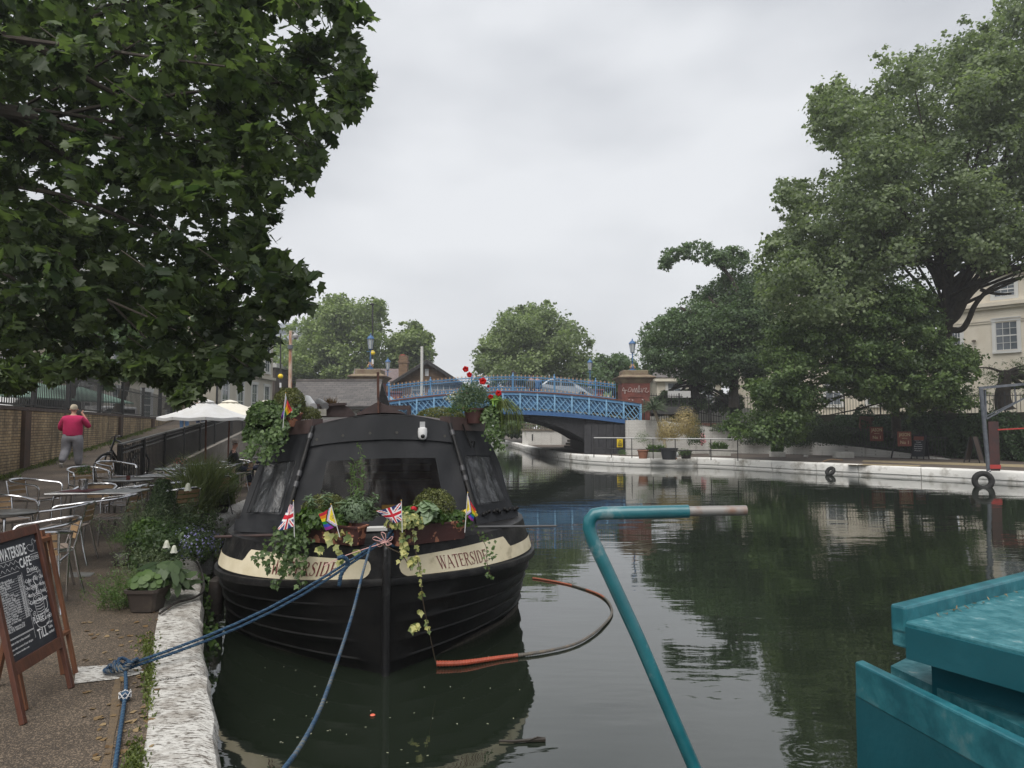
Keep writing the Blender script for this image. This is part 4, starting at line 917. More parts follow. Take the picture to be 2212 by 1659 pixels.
vp = vinepts([[PD(590, 925, 7.3), PD(595, 950, 7.15), PD(588, 985, 7.12)], [PD(575, 930, 7.3), PD(568, 970, 7.15), PD(572, 1005, 7.12)], [PD(560, 940, 7.4), PD(550, 960, 7.2), PD(540, 985, 7.2)], [PD(605, 915, 7.3), PD(610, 935, 7.2), PD(604, 960, 7.15)], [PD(580, 880, 7.5), PD(560, 885, 7.5), PD(540, 905, 7.5)], [PD(640, 885, 7.4), PD(612, 905, 7.35), PD(600, 925, 7.3)]], 90, .035, 24)
scatter('ivy_trails', M_ivy, vp, np.array([CAMD] * len(vp)) + rng.normal(size=vp.shape) * .5, .042, 'ivy', lp, down=1)
# --- right roof pot with poppies
rp = thing('roof_planter', 'maroon pot of red poppies, herbs and trailing ivy on the right of the boat roof', 'planter', ptc(1026, 914, 8.0))
pot(rp, PD(1026, 914, 8.0), .13, .17, mat('maroon_pot', (.05, .02, .02), .5, col2=(.08, .035, .03), scale=6))
p = np.vstack([bushpts(PD(x, y, 8.0), (q, q, q2), k, 30 + x, .1)[0] for x, y, q, q2, k in ((1018, 868, .17, .12, 1100), (1000, 858, .10, .10, 500), (1030, 848, .12, .10, 600), (1012, 840, .09, .09, 300), (1045, 862, .10, .10, 400), (990, 875, .10, .06, 300))]); p += rng.normal(size=p.shape) * .02; scatter('herb_leaves', M_grey, p, unit(len(p)) + np.array([0, 0, .3]), .04, 'lance', rp, tint=np.full(len(p), .1))
bush('herb_leaves', PD(1005, 885, 8.0), (.22, .2, .08), 800, .035, M_green, rp, 'lance', 31, .2)
bush('ivy', PD(1058, 900, 8.0), (.13, .2, .13), 1100, .04, M_ivy, rp, 'ivy', 32, .2)
vp = vinepts([[PD(1060, 905, 7.8), PD(1075, 930, 7.8), PD(1070, 960, 7.8)], [PD(1050, 905, 7.8), PD(1060, 925, 7.75), PD(1062, 945, 7.75)], [PD(1070, 900, 8), PD(1085, 915, 8), PD(1080, 950, 8)], [PD(1055, 940, 7.8), PD(1072, 960, 7.8), PD(1088, 968, 7.8)]], 80, .03, 33)
scatter('ivy_trails', M_ivy, vp, np.array([CAMD] * len(vp)) + rng.normal(size=vp.shape) * .5, .036, 'ivy', rp, down=1)
p, d = bushpts(PD(1072, 868, 8.0), (.08, .1, .09), 70, 34, .1); scatter('broad_leaves', leafmat('bright_leaves', (.10, .2, .03), (.2, .34, .06), .4), p, d + np.array([0, 0, .5]), .12, 'lance', rp)
gp = [tuple(PD(1072 + random.uniform(-6, 6), 885 + random.uniform(-6, 6), 7.95)) for _ in range(70)]
mb = MB()
for q in gp:
    q = Vector(q); dx = random.uniform(.04, .28); mb.tube([q, q + Vector((dx * .55, random.uniform(-.1, .1), .10)), q + Vector((dx, random.uniform(-.15, .15), -.02)), q + Vector((dx * 1.15, random.uniform(-.15, .15), -.2 - random.random() * .12))], [.003, .003, .0025, .001], 4)
mb.build('arching_grass', leafmat('grass_green', (.12, .16, .04), (.2, .25, .07), .2), rp)
mb = MB(); M_poppy = leafmat('poppy_petals', (.55, .012, .012), (.75, .03, .02), .35)
for k, (x, y, r0) in enumerate(((1006, 797, .034), (1014, 809, .03), (1043, 823, .040), (1055, 834, .016), (1077, 849, .034), (1060, 857, .028), (1000, 881, .014))):
    c = PD(x, y, 7.95); lean_stem(mb, PD(1022 + (x - 1022) * .3, 870, 8.0), c, .0025, .12, k)
    pm = MB()
    for a in range(5):
        an = a * 1.26 + k; dx = Vector((math.cos(an), -.35, math.sin(an))).normalized(); sx_ = Vector((-math.sin(an), 0, math.cos(an)))
        rows = [[c + sx_ * r0 * .35 * e_ * (1) + dx * r0 * .05 for e_ in (-1, 0, 1)], [c + sx_ * r0 * .8 * e_ + dx * r0 * .55 - Vector((0, .012 + .004 * e_ * e_, 0)) for e_ in (-1, 0, 1)], [c + sx_ * r0 * .7 * e_ + dx * r0 * (1.0 - .1 * e_ * e_) - Vector((0, -.004, 0)) for e_ in (-1, 0, 1)]]
        pm.grid(rows)
    pm.build('poppy', M_poppy, rp, smooth=True)
mb.build('stems', M_stem, rp)
bh = thing('low_box_hedge', 'low clipped box hedge along the boat roof left of the poppies', 'hedge', ptc(950, 905, 8.6)); bush('foliage', PD(952, 900, 8.6), (.30, .3, .12), 3000, .024, M_box, bh, 'oval', 36, .8)
MB().box(tuple(PD(952, 913, 8.6)), (.5, .25, .12), rz=TH).build('trough', M_brown, bh)
p, d = bushpts(PD(978, 862, 8.3), (.10, .1, .08), 380, 37, .1)
wf = thing('white_aster_plant', 'wispy plant with small white flowers left of the poppies on the roof', 'plant', ptc(978, 890, 8.3)); scatter('foliage', M_green, p, d, .02, 'lance', wf)
scatter('white_flowers', leafmat('white_petals', (.6, .6, .58), (.8, .8, .78), .3), p[:60] + d[:60] * .02, d[:60], .02, 'round', wf)
dg = thing('dried_grass_pot', 'dry brown grass tuft in a pot on the boat roof', 'plant', ptc(715, 895, 9.4)); MB().lathe(PD(715, 899, 9.4), [(.05, 0), (.06, .06)], 12).build('pot', M_terra, dg)
grass('grass', [tuple(PD(715 + random.gauss(0, 5), 892, 9.4)) for _ in range(160)], .22, None, leafmat('dry_grass', (.10, .06, .03), (.25, .17, .09), .1), .22, 9, .12, parent=dg)

# ================= ropes, knot, hose, floating things =================
M_ropeL = mat('relief_rope_strand', (.022, .07, .13), .9, col2=(.06, .11, .16), scale=30); M_rope = mat('blue_rope', (.010, .035, .085), .8, col2=(.022, .07, .13), scale=40, bump=.3); M_rope2 = mat('worn_blue_rope', (.022, .055, .11), .9, col2=(.13, .135, .13), scale=6, lo=.45, hi=.6)  # paler strand paints the light and shade of the twist into the rope
stemtop = bp_(-.06, .0, 1.14); G = P(264, 1440, .47)
mid1 = PD(740, 1210, 5.85)
mb = MB()
for o_ in (Vector((0, 0, 0)), Vector((.045, .03, -.03))):
    a = stemtop + Vector((-.03, 0, 0)) + o_ * .3; b = G + o_ * .6; c = [a.lerp(b, t / 8) + Vector((0, 0, -.10 * math.sin(math.pi * t / 8))) + o_ * .3 * math.sin(math.pi * t / 8) for t in range(9)]
    rope(mb, c, .0108, .055)
mr_ = mb.build('mooring_rope', [M_rope, M_ropeL], smooth='all', label='doubled blue mooring rope stretched from the bow across the coping to the towpath', cat='rope')
mb = MB(); a = stemtop + Vector((.02, 0, 0)); ppx = [(800, 1180, 5.95), (783, 1240, 5.4), (760, 1330, 4.7), (728, 1430, 4.05), (692, 1530, 3.4), (650, 1610, 2.9), (600, 1680, 2.55), (560, 1760, 2.2)]
rope(mb, curve([PD(*q) for q in ppx], 4), .0098, .045); mb.build('bow_line', [M_rope2, M_ropeL], smooth='all', label='single frayed blue rope hanging from the bow down towards the viewer over dark water', cat='rope')
mb = MB(); rope(mb, curve([stemtop + Vector((.04, -.02, 0)), stemtop + Vector((.10, 0, .10)), stemtop + Vector((.16, .05, .03)), stemtop + Vector((.10, .02, -.06)), stemtop + Vector((.0, 0, -.03)), stemtop + Vector((.06, -.03, .09)), stemtop + Vector((.14, 0, .06)), stemtop + Vector((.05, .02, -.02))], 5), .014, .05)
rope(mb, curve([mid1 + Vector((-.03, -.03, .02)), mid1 + Vector((.02, -.06, .04)), mid1 + Vector((.05, -.02, -.02)), mid1 + Vector((0, -.03, -.1)), mid1 + Vector((-.02, -.02, -.2))], 5), .017, .05)
mb.build('rope_coil', [M_rope, M_ropeL], smooth='all', label='bundle of blue rope coiled and knotted on the stem head of the black boat', cat='rope')
mb = MB()
for k in range(5):
    an = k * 1.3; mb.tube(curve([stemtop + Vector((0, -.05, -.02)), stemtop + Vector((math.cos(an) * .07 - .02, -.06, math.sin(an) * .05)), stemtop + Vector((math.cos(an + .5) * .085 - .02, -.05, math.sin(an + .5) * .06)), stemtop + Vector((0, -.05, -.02))], 4), .0035, 5)
mb.tube(curve([stemtop + Vector((0, -.05, -.02)), PD(745, 1200, 5.85), PD(700, 1222, 5.7)], 5), .0035, 5).build('pink_string', mat('pink_cord', (.6, .35, .33), .7), label='pale pink string tied in loops round the blue rope at the bow', cat='string')
kn = thing('towpath_knot', 'blue rope knotted round a sunken ring in the towpath, its tail running along the gravel', 'rope', tuple(G))
mb = MB(); kc = P(266, 1446, .46)
for k in range(3):
    pts = [kc + Vector((.06 * math.cos(a), .05 * math.sin(a), .02 + .022 * math.sin(2 * a + k) + k * .012)) + Vector((.02 * k - .02, .01 * k, 0)) for a in [i * .52 for i in range(13)]]; rope(mb, pts, .0115, .05)
rope(mb, [kc + Vector((-.05, 0, .02)), kc + Vector((-.10, .02, .02)), kc + Vector((-.11, -.02, 0)), kc + Vector((-.04, -.03, .0))], .014, .05); mb.build('knot', [M_rope2, M_rope], kn, smooth='all')
mb = MB(); rope(mb, curve([P(271, 1452, .46), P(272, 1485, .44), P(268, 1520, .44), P(261, 1570, .44), P(251, 1640, .44), P(240, 1720, .44), P(215, 1800, .44)], 4), .0112, .045); mb.build('tail', [M_rope, M_ropeL], kn, smooth='all')
mb = MB(); c = P(270, 1504, .45); mb.ball(c, .032, 10).build('tied_lump', M_rope, kn, smooth=True); mb = MB()
for k in range(3): mb.tube([c + Vector((.034 * math.cos(a + k), .034 * math.sin(a + k), .02 * math.cos(3 * a) + .012)) for a in [i * .6 for i in range(11)]], .003, 5)
mb.build('white_twine', M_stick, kn)
MB().tube([P(232 + 8 * math.cos(a), 1448 + 5 * math.sin(a), .445) for a in [i * .63 for i in range(10)]], .009, 6, closed=True).build('mooring_ring', mat('blue_grey_iron', (.10, .14, .2), .5), kn)
# corrugated hose floating on the water
path = curve([P(943, 1433, .03), P(1000, 1431, .03), P(1080, 1420, .02), P(1180, 1406, .02), P(1250, 1387, .02), P(1300, 1353, .02), P(1322, 1320, .015), P(1302, 1288, .015), P(1250, 1268, .01), P(1200, 1256, .01), P(1150, 1248, .01)], 16)
dd = [0]
for a, b in zip(path, path[1:]): dd.append(dd[-1] + (b - a).length)
tot = dd[-1]; N_ = int(tot / .0065); pts = []; rr = []; j = 0
for i in range(N_):
    s = i / N_ * tot
    while dd[j + 1] < s: j += 1
    pts.append(path[j].lerp(path[j + 1], (s - dd[j]) / (dd[j + 1] - dd[j]))); f = s / tot; base_r = .027 - .013 * min(1, f * 4); rr.append(base_r * (1 if i % 4 < 2 else .84))
hs_ = thing('floating_hose', 'orange and grey corrugated hose floating in a loop beside the black boat', 'hose', tuple(path[0])); M_ho = mat('orange_hose', (.42, .08, .04), .5, col2=(.30, .065, .035), scale=9); M_hg = mat('slimy_grey_hose', (.09, .085, .075), .6, col2=(.20, .15, .10), scale=7, lo=.5, hi=.8)
for f0, f1, m_, nm in ((0, .16, M_ho, 'orange_end'), (.16, .70, M_hg, 'middle_length'), (.70, .80, mat('dull_orange_hose', (.26, .09, .05), .6), 'orange_stretch'), (.80, .86, M_hg, 'grey_stretch'), (.86, 1, mat('faded_orange_hose', (.40, .12, .07), .6), 'faded_end')): i0, i1 = int(f0 * len(pts)), int(f1 * len(pts)); MB().tube(pts[i0:i1], rr[i0:i1], 9).build(nm, m_, hs_)
stk = [(1078, 1600), (1110, 1601), (1140, 1599), (1178, 1597)]
mb = MB().tube([P(x, y, .012) for x, y in stk], [.006, .010, .012, .016], 6).tube([P(1140, 1599, .02), P(1160, 1592, .03), P(1176, 1594, .02)], .006, 5); mb.build('floating_stick', mat('wet_bark', (.02, .015, .01), .5), label='dark wet stick floating on the calm water at the bottom', cat='stick')
setp(MB().lathe(P(805, 1546, .0), [(.012, 0), (.02, .006), (.014, .012), (.003, .014)], 12).build('orange_float', mat('orange_bit', (.65, .14, .08), .5), smooth=True), 'tiny orange float bobbing on the dark water below the bow', 'float')
fp = [P(random.uniform(560, 1130), random.uniform(1400, 1650), .004) for _ in range(38)]
scatter('floating_petals', leafmat('pale_bits', (.3, .3, .2), (.5, .5, .4), 0), np.array([tuple(q) for q in fp]), np.array([[0, 0, 1]] * len(fp)), .018, 'oval', kind='stuff')

# ================= teal boat stern in the foreground =================
M_teal = mat('weathered_teal_paint', (.010, .09, .115), .38, col2=(.022, .145, .175), scale=11, bump=.15, bscale=20, thirds=(.92, (.2, .28, .28)), lo=.40, hi=.60, detail=9)
M_teal2 = mat('teal_side_paint', (.006, .07, .09), .35, col2=(.010, .09, .115), scale=3, bump=.08, bscale=30)
M_tealtop = mat('chalky_teal_top', (.016, .12, .145), .42, col2=(.06, .20, .23), scale=26, bump=.2, bscale=40, lo=.40, hi=.62, detail=10, thirds=(.75, (.34, .40, .40)))
tb = thing('teal_boat', 'weathered teal steel boat stern cut off by the right edge of the view', 'boat', (1.3, 1.6, 0))
e1 = Vector((.84, .54, 0)).normalized(); e2 = Vector((.5, -.86, 0)).normalized(); K = P(1924, 1306, 1.6)
def along(p, a, b, z): return Vector((p.x, p.y, z)) + e1 * a + e2 * b
tz = 1.565
MB().slab([along(K, 0, 0, tz), along(K, 2.5, 0, tz), along(K, 2.5, 1.9, tz), along(K, 0, 1.9, tz)], .075).build('hatch_roof', M_tealtop, tb, bevel=.006)
MB().beam(along(K, -.004, .022, tz + .002), along(K, 2.5, .022, tz + .002), .044, .075).build('roof_lip', M_teal, tb, bevel=.008)
MB().slab([along(K, -.003, .046, tz - .012), along(K, -.003, 1.9, tz - .012), along(K, -.012, 1.9, tz - .012), along(K, -.012, .046, tz - .012)], .085).build('roof_front_edge', M_teal2, tb)
MB().slab([along(K, .09, .06, tz - .077), along(K, 2.5, .06, tz - .077), along(K, 2.5, 1.9, tz - .077), along(K, .09, 1.9, tz - .077)], .14).build('hatch_coaming', M_teal2, tb)
q = [P(1924, 1438, 1.38), P(1975, 1412, 1.38)]; d1 = (q[1] - q[0]).normalized()
A_ = P(1846, 1428, 1.42); B2 = P(2212, 1609, 1.42); dA = (B2 - A_).normalized(); nA = Vector((-dA.y, dA.x, 0)); nA = nA if nA.x > 0 else -nA
MB().slab([q[0], q[0] + d1 * 2.2, q[0] + d1 * 2.2 + dA * 2.2, A_ + dA * 2.2, A_ + dA * .17 + nA * .01] if False else [q[0], q[0] + d1 * 2.0, q[0] + d1 * 2.0 + dA * 2.2, q[0] + dA * 2.2 - nA * .0], .05).build('cabin_deck', M_tealtop, tb)
MB().slab([A_, A_ + nA * .035 + dA * -.012, A_ + nA * .035 + dA * 2.0, A_ + dA * 2.0], .10).build('bulkhead_cap', M_teal, tb, bevel=.006)
MB().prism([A_ + Vector((.002, .004, -.09)), A_ + nA * .03 + Vector((0, 0, -.09)), A_ + nA * .03 + dA * 2 + Vector((0, 0, -.09)), A_ + dA * 2 + Vector((.002, 0, -.09))], Vector((0, 0, -1.1))).build('bulkhead', M_teal2, tb)
MB().slab([A_ + nA * .03 + dA * .1 + Vector((0, 0, -.5)), q[0] + d1 * 1.2 + Vector((0, 0, -.5)), q[0] + d1 * 1.2 + dA * 2 + Vector((0, 0, -.5)), A_ + nA * .03 + dA * 2 + Vector((0, 0, -.5))], .9).build('stern_block', M_teal2, tb)
rr_ = random.Random(9); q_ = [along(K, .1 + 1.2 * rr_.random(), .055 + abs(rr_.gauss(0, .012)), tz + .006) for _ in range(60)]
scatter('leaf_debris', leafmat('dead_leaves', (.12, .07, .03), (.30, .22, .12), .1), np.array([tuple(p) for p in q_]), np.array([[0, 0, 1]] * 60) + rng.normal(size=(60, 3)) * .3, .02, 'lance', tb)
til = thing('tiller', 'bent teal tiller tube with a bare steel end rising in front of the water', 'tiller', tuple(PD(1500, 1659, 2.05)))
tp = [PD(1560, 1800, 2.05), PD(1492, 1640, 2.05), PD(1440, 1520, 2.05), PD(1380, 1380, 2.05), PD(1320, 1250, 2.05), PD(1279, 1163, 2.05), PD(1272, 1140, 2.05), PD(1274, 1122, 2.05), PD(1284, 1111, 2.05), PD(1302, 1108, 2.05), PD(1400, 1106, 2.05), PD(1487, 1104, 2.05)]
M_til = mat('chipped_teal_tube', (.008, .085, .105), .3, col2=(.016, .13, .155), scale=6, thirds=(.74, (.30, .32, .32)), lo=.35, hi=.60, bump=.2, bscale=14, coat=.3, detail=8)
MB().tube(tp, .0188, 20).build('swan_neck', M_til, til, smooth=True)
MB().tube([PD(1478, 1104, 2.05), PD(1612, 1102, 2.05)], .0145, 16).build('tiller_bar', mat('rusty_bare_steel', (.24, .23, .22), .5, metal=.3, col2=(.20, .12, .085), scale=14, lo=.5, hi=.7), til, smooth=True)
# ================= cafe terrace =================
M_alu = mat('brushed_aluminium', (.62, .62, .64), .22, metal=1, col2=(.5, .5, .52), scale=9); M_slat = mat('grey_brown_slats', (.17, .13, .11), .6, col2=(.26, .21, .17), scale=5, stretch=(1, 12, 12)); M_slat2 = mat('honey_back_slats', (.30, .19, .10), .5, col2=(.40, .27, .15), scale=5, stretch=(1, 1, 12))
def make_chair(label, solid=False):     # faces +x in its own space
    t = thing('cafe_chair', label, 'chair', (0, 0, 0), 'aluminium chairs round the cafe tables'); OFF[t.name] = Vector((0, 0, 0))
    sb = MB()
    if solid: sb.box((.0, 0, .445), (.40, .40, .012))
    else:
        for k in range(6): sb.box((-.185 + k * .074, 0, .448 - .004 * math.sin(k)), (.062, .40 - abs(k - 2.5) * .004, .014))
    sb.build('seat', M_alu if solid else M_slat, t, bevel=.004)
    MB().tube(curve([(-.2, -.2, .43), (.19, -.21, .43), (.215, -.17, .43), (.215, .17, .43), (.19, .21, .43), (-.2, .2, .43)], 3), .010, 6).build('seat_frame', M_alu, t, smooth=True)
    bb = MB()
    if solid:
        rows = [[(-.22 - .02 * math.cos(y * 2) - z_ * .12, y * .2, .50 + z_) for y in (-1, -.5, 0, .5, 1)] for z_ in (0, .15, .27)]; bb.grid(rows)
    else:
        for k, z_ in enumerate((.54, .61, .68)):
            x_ = -.215 - (z_ - .45) * .16; rows = [[(x_ - .03 * (1 - y * y), y * .195, z_ - .025), (x_ - .03 * (1 - y * y) - .008, y * .195, z_ + .025), (x_ - .03 * (1 - y * y) - .018, y * .195, z_ + .025), (x_ - .03 * (1 - y * y) - .012, y * .195, z_ - .025)] for y in (-1, -.5, 0, .5, 1)]; bb.grid(rows, closed=True)
    bb.build('backrest', M_alu if solid else M_slat2, t)
    # arm loop all round the back
    MB().tube(curve([(.24, -.265, .60), (.20, -.275, .655), (.05, -.275, .675), (-.14, -.25, .70), (-.265, -.14, .725), (-.29, 0, .73), (-.265, .14, .725), (-.14, .25, .70), (.05, .275, .675), (.20, .275, .655), (.24, .265, .60)], 4), .0165, 8).build('armrest', M_alu, t, smooth=True)
    for s in (-1, 1):
        MB().tube([(.24, s * .265, .60), (.235, s * .255, .45), (.25, s * .25, 0)], .0125, 8).build('leg', M_alu, t, smooth=True)
        MB().tube([(-.275, s * .10 if False else s * .19, .715), (-.215, s * .19, .45), (-.26, s * .21, .2), (-.31, s * .225, 0)], .0125, 8).build('leg', M_alu, t, smooth=True)
        MB().tube([(.235, s * .255, .45), (-.215, s * .19, .45)], .008, 6).build('stretcher', M_alu, t, smooth=True)
    return t
CH = [  # x, y, facing degrees, label, solid
 (-4.68, 7.2, 222, 'nearest slatted chair standing right of the chalkboard, its back to the plants', 0),
 (-5.45, 9.75, 190, 'slatted chair with honey back slats right of the metal topped table', 0),
 (-6.1, 11.3, 190, 'slatted chair behind the honey backed chair, between two tables', 0),
 (-6.95, 10.4, 0, 'chair on the left side of the metal topped table with the potted plant', 0),
 (-7.15, 12.0, -40, 'chair pushed in at the round dark table beside the ramp', 0),
 (-7.35, 13.2, -20, 'chair just in front of the bicycle wheel', 0),
 (-5.75, 11.9, 150, 'plain aluminium backed chair in front of the silver table', 1),
 (-6.3, 8.9, -30, 'chair at the far left edge behind the round table', 0),
 (-5.45, 8.75, -165, 'chair with grey back slats between round table and metal topped table', 0),
 (-4.35, 6.55, 120, 'chair half hidden behind the top of the chalkboard', 0), (-6.35, 10.9, -75, 'chair tucked under the far side of the rectangular table', 0), (-6.75, 14.3, 200, 'chair right of the silver table with the pink flowers', 0), (-5.1, 10.9, 150, 'chair close beside the conical shrub', 0), (-7.15, 17.2, 160, 'chair with its back to the tall fountain grass', 0),
 (-7.0, 15.1, 0, 'chair by the small glass table nearest the railing', 0),
 (-6.75, 16.6, 190, 'chair with curved white lit arms behind the glass table', 0),
 (-7.6, 18.0, -10, 'chair beside the first umbrella pole', 0), (-7.0, 18.4, 180, 'chair right of the first umbrella pole', 0),
 (-7.75, 20.2, 0, 'chair beside the second umbrella pole', 0), (-7.05, 20.3, 180, 'chair behind the tall grasses', 0),
 (-5.6, 13.3, 170, 'chair partly hidden by the top of the conical shrub', 0), (-6.1, 14.5, 100, 'chair turned sideways beside the silver table', 0),
 (-7.5, 19.0, 30, 'chair the man in the flat hat sits in', 0)]
proto = {0: make_chair(CH[0][3]), 1: make_chair(CH[6][3], True)}; reg(None); used = set()
for (x, y, a, lb, so) in CH:
    if so not in used: o = proto[so]; used.add(so)
    else: o = copytree(proto[so])
    o.location = (x, y, gz(x, y) + .0); o.rotation_euler = (0, 0, R(a)); o['label'] = lb
M_ttop = mat('worn_steel_top', (.35, .35, .35), .3, metal=.9, col2=(.55, .55, .55), scale=14, lo=.4, hi=.6); M_tdark = mat('dark_steel_top', (.10, .10, .10), .28, metal=.8, col2=(.22, .21, .20), scale=12); M_glass = mat('pale_glass_top', (.45, .52, .50), .08, spec=.8)
def table(x, y, w_, d, rz, m, label, round_=False, h=.73):
    z = gz(x, y); t = thing('cafe_table', label, 'table', (x, y, z), 'cafe tables on the towpath')
    if round_: mb = MB().lathe((x, y, z + h - .022), [(w_ / 2 - .01, 0), (w_ / 2, .006), (w_ / 2, .02), (w_ / 2 - .012, .026), (.01, .022)], 32)
    else: mb = MB().box((x, y, z + h - .012), (w_, d, .026), rz=rz)
    mb.build('tabletop', m, t, smooth=round_, bevel=0 if round_ else .008)
    c, s = math.cos(rz), math.sin(rz); a, b = (w_ / 2 - .08, d / 2 - .08) if not round_ else (w_ * .3, w_ * .3)
    for i in (-1, 1):
        for j in (-1, 1):
            f = lambda u, v, q: (x + (u * c - v * s), y + (u * s + v * c), z + q)
            MB().tube(curve([f(i * a * .35, j * b * .35, h - .035), f(i * a * .85, j * b * .85, h - .04), f(i * a, j * b, h - .12), f(i * a * 1.02, j * b * 1.02, 0)], 4), .016, 8).build('leg', M_alu, t, smooth=True)
    return t
def on_table(x, y): return gz(x, y) + .733
table(-5.95, 10.3, 1.15, .68, .12, M_ttop, 'rectangular steel topped table holding a potted plant, in the middle of the terrace')
table(-5.55, 7.75, .72, .72, 0, M_tdark, 'round dark steel table cut by the left edge of the view', True)
table(-6.55, 12.2, .78, .78, 0, M_tdark, 'round dark table with a small red menu block, behind the rectangular table', True)
table(-6.45, 13.6, 1.15, .7, .1, M_ttop, 'silver rectangular table with the pink flowers, in front of the railing end')
table(-7.45, 15.7, .75, .75, 0, M_glass, 'small pale glass table nearest the railing', True)
table(-7.7, 17.6, .7, .7, 0, M_glass, 'pale glass table beside the first umbrella pole', True)
table(-7.6, 20.9, .7, .7, 0, M_ttop, 'steel table near the seated man', True)
MB().box((-6.5, 12.1, on_table(-6.5, 12.1) + .04), (.06, .02, .07)).build('menu_block', mat('dark_red_card', (.12, .02, .015), .6), label='small dark red menu block standing on the round dark table', cat='menu block')
MB().poly([(-6.45, 10.12, on_table(-5.9, 10.3) + .004), (-6.0, 10.1, on_table(-5.9, 10.3) + .004), (-5.98, 10.55, on_table(-5.9, 10.3) + .004), (-6.42, 10.58, on_table(-5.9, 10.3) + .004)]).build('red_cloth', mat('dark_red_cloth', (.10, .012, .02), .8), label='flat dark red cloth on the rectangular table', cat='cloth')
def tablepot(x, y, lb, r, h, m, fm, leaf, n, sz, fl=None):
    z = on_table(x, y); t = thing('table_plant', lb, 'potted plant', (x, y, z)); pot(t, (x, y, z), r, h, m, 18, .8)
    bush('foliage', (x, y, z + h + sz * .9), (sz, sz, sz), n, leaf, fm, t, 'oval', int(x * -10), .2)
    if fl: p, d = bushpts((x, y, z + h + sz * .9), (sz, sz, sz * .8), 60, 5, .6); scatter('flowers', fl, p, d, .022, 'round', t)
tablepot(-6.15, 10.25, 'green leafed plant in a bright metal pot on the rectangular table', .065, .15, M_alu, M_green, .028, 260, .115)
tablepot(-6.3, 13.55, 'pink flowered plant in a metal pot on the silver table', .06, .13, M_alu, M_dkgreen, .03, 260, .13, leafmat('pink_petals', (.55, .12, .14), (.8, .3, .3), .2))
tablepot(-7.35, 15.7, 'tiny succulent in a white pot on the small glass table', .045, .08, M_wp, M_dkgreen, .02, 90, .05)
# umbrellas
M_canvas = mat('white_canvas', (.74, .74, .74), .8, col2=(.66, .65, .62), scale=3, bump=.15); M_canvas2 = mat('cream_canvas', (.74, .71, .62), .8, col2=(.68, .64, .54), scale=3, bump=.15); M_rustpole = mat('rust_brown_pole', (.10, .04, .025), .7, col2=(.16, .07, .045), scale=9)
def umbrella(x, y, w_, zed, zap, m, lb, tilt=0, rz=.4, lean=.02):
    t = thing('parasol', lb, 'parasol', (x, y, gz(x, y)), 'parasols over the cafe terrace'); n = 8
    ring = [Vector((x + w_ / 2 * (1.08 if k % 2 == 0 else 1.0) * math.cos(rz + k * math.pi / 4), y + w_ / 2 * (1.08 if k % 2 == 0 else 1.0) * math.sin(rz + k * math.pi / 4), zed)) for k in range(n)]; ap = Vector((x, y, zap)); mb = MB(); rows = []
    for f in (0, .25, .5, .75, 1):
        rows.append([ap.lerp(ring[k // 2].lerp(ring[(k // 2 + 1) % n], .5 * (k % 2)), f) + Vector((0, 0, -.05 * math.sin(math.pi * f) - (.03 * f if k % 2 else 0))) for k in range(16)])
    rows.append([p + Vector((0, 0, -.07)) for p in rows[-1]])
    mb.grid(rows, closed=True); mb.build('canopy', m, t, smooth=True)
    MB().lathe((x, y, zap - .06), [(w_ * .10, -.02), (w_ * .095, .0), (w_ * .05, .035), (.02, .06)], 8).build('vent_cap', m, t)
    MB().tube([(x + lean, y, gz(x, y)), (x, y, zap)], .024, 8).build('pole', M_rustpole, t)
    mb = MB()
    for k in range(n): mb.beam(ap + Vector((0, 0, -.12)), ring[k] + Vector((0, 0, -.03)), .015, .02)
    mb.build('ribs', M_rustpole, t); MB().lathe((x + lean, y, gz(x, y)), [(.25, 0), (.25, .06), (.05, .1)], 16).build('base', M_iron, t)
umbrella(-7.62, 17.7, 2.05, 2.29, 2.74, M_canvas, 'nearest white parasol with its broad canopy reaching left')
umbrella(-8.3, 20.9, 2.5, 2.40, 2.84, M_canvas2, 'middle cream parasol behind the nearest white one', lean=-.03)
umbrella(-8.1, 23.5, 2.6, 2.45, 2.93, M_canvas2, 'farthest cream parasol above the ivy on the boat')
# chalkboard ------------------------------------------------------
M_wood = mat('reddish_varnished_wood', (.10, .034, .019), .45, col2=(.06, .022, .014), scale=4, stretch=(6, 6, 1), bump=.1); M_wood2 = mat('orange_wood', (.17, .065, .028), .5, col2=(.11, .042, .02), scale=4, stretch=(6, 6, 1)); M_board = mat('chalkboard', (.010, .012, .018), .55, col2=(.022, .026, .036), scale=3, lo=.3, hi=.75)
M_chalk = mat('white_chalk', (.72, .72, .72), .9)
ab = thing('chalkboard_sign', 'tall wooden chalkboard menu of the waterside cafe standing at the left edge', 'chalkboard', tuple(P(102, 1525, .42)))
lr, ll = P(158, 1483, .42), P(46, 1568, .42); tr_ = PD(79, 1131, 4.80); upv = (tr_ - lr); wv = (ll - lr); wl = wv.length; wn = wv.normalized(); un = upv.normalized(); hl = upv.length; nn = un.cross(wn).normalized()
if nn.x < 0: nn = -nn
def bd(a, b, o=0): return lr + wn * a + un * b + nn * o     # a from the right edge, b up
for a in (.022, wl - .022): MB().beam(bd(a, 0), bd(a, hl), .028, .036, up=tuple(wn)).build('leg', M_wood, ab, bevel=.003)
MB().beam(bd(.045, hl - .03, 0), bd(wl - .045, hl - .03, 0), .06, .024, up=tuple(nn)).build('top_rail', M_wood, ab, bevel=.003)
b0 = .30; MB().beam(bd(.045, b0, 0), bd(wl - .045, b0, 0), .07, .024, up=tuple(nn)).build('bottom_rail', M_wood, ab, bevel=.003)
MB().prism([bd(.044, b0 + .03, -.006), bd(wl - .044, b0 + .03, -.006), bd(wl - .044, hl - .055, -.006), bd(.044, hl - .055, -.006)], nn * -.006).build('board', M_board, ab)
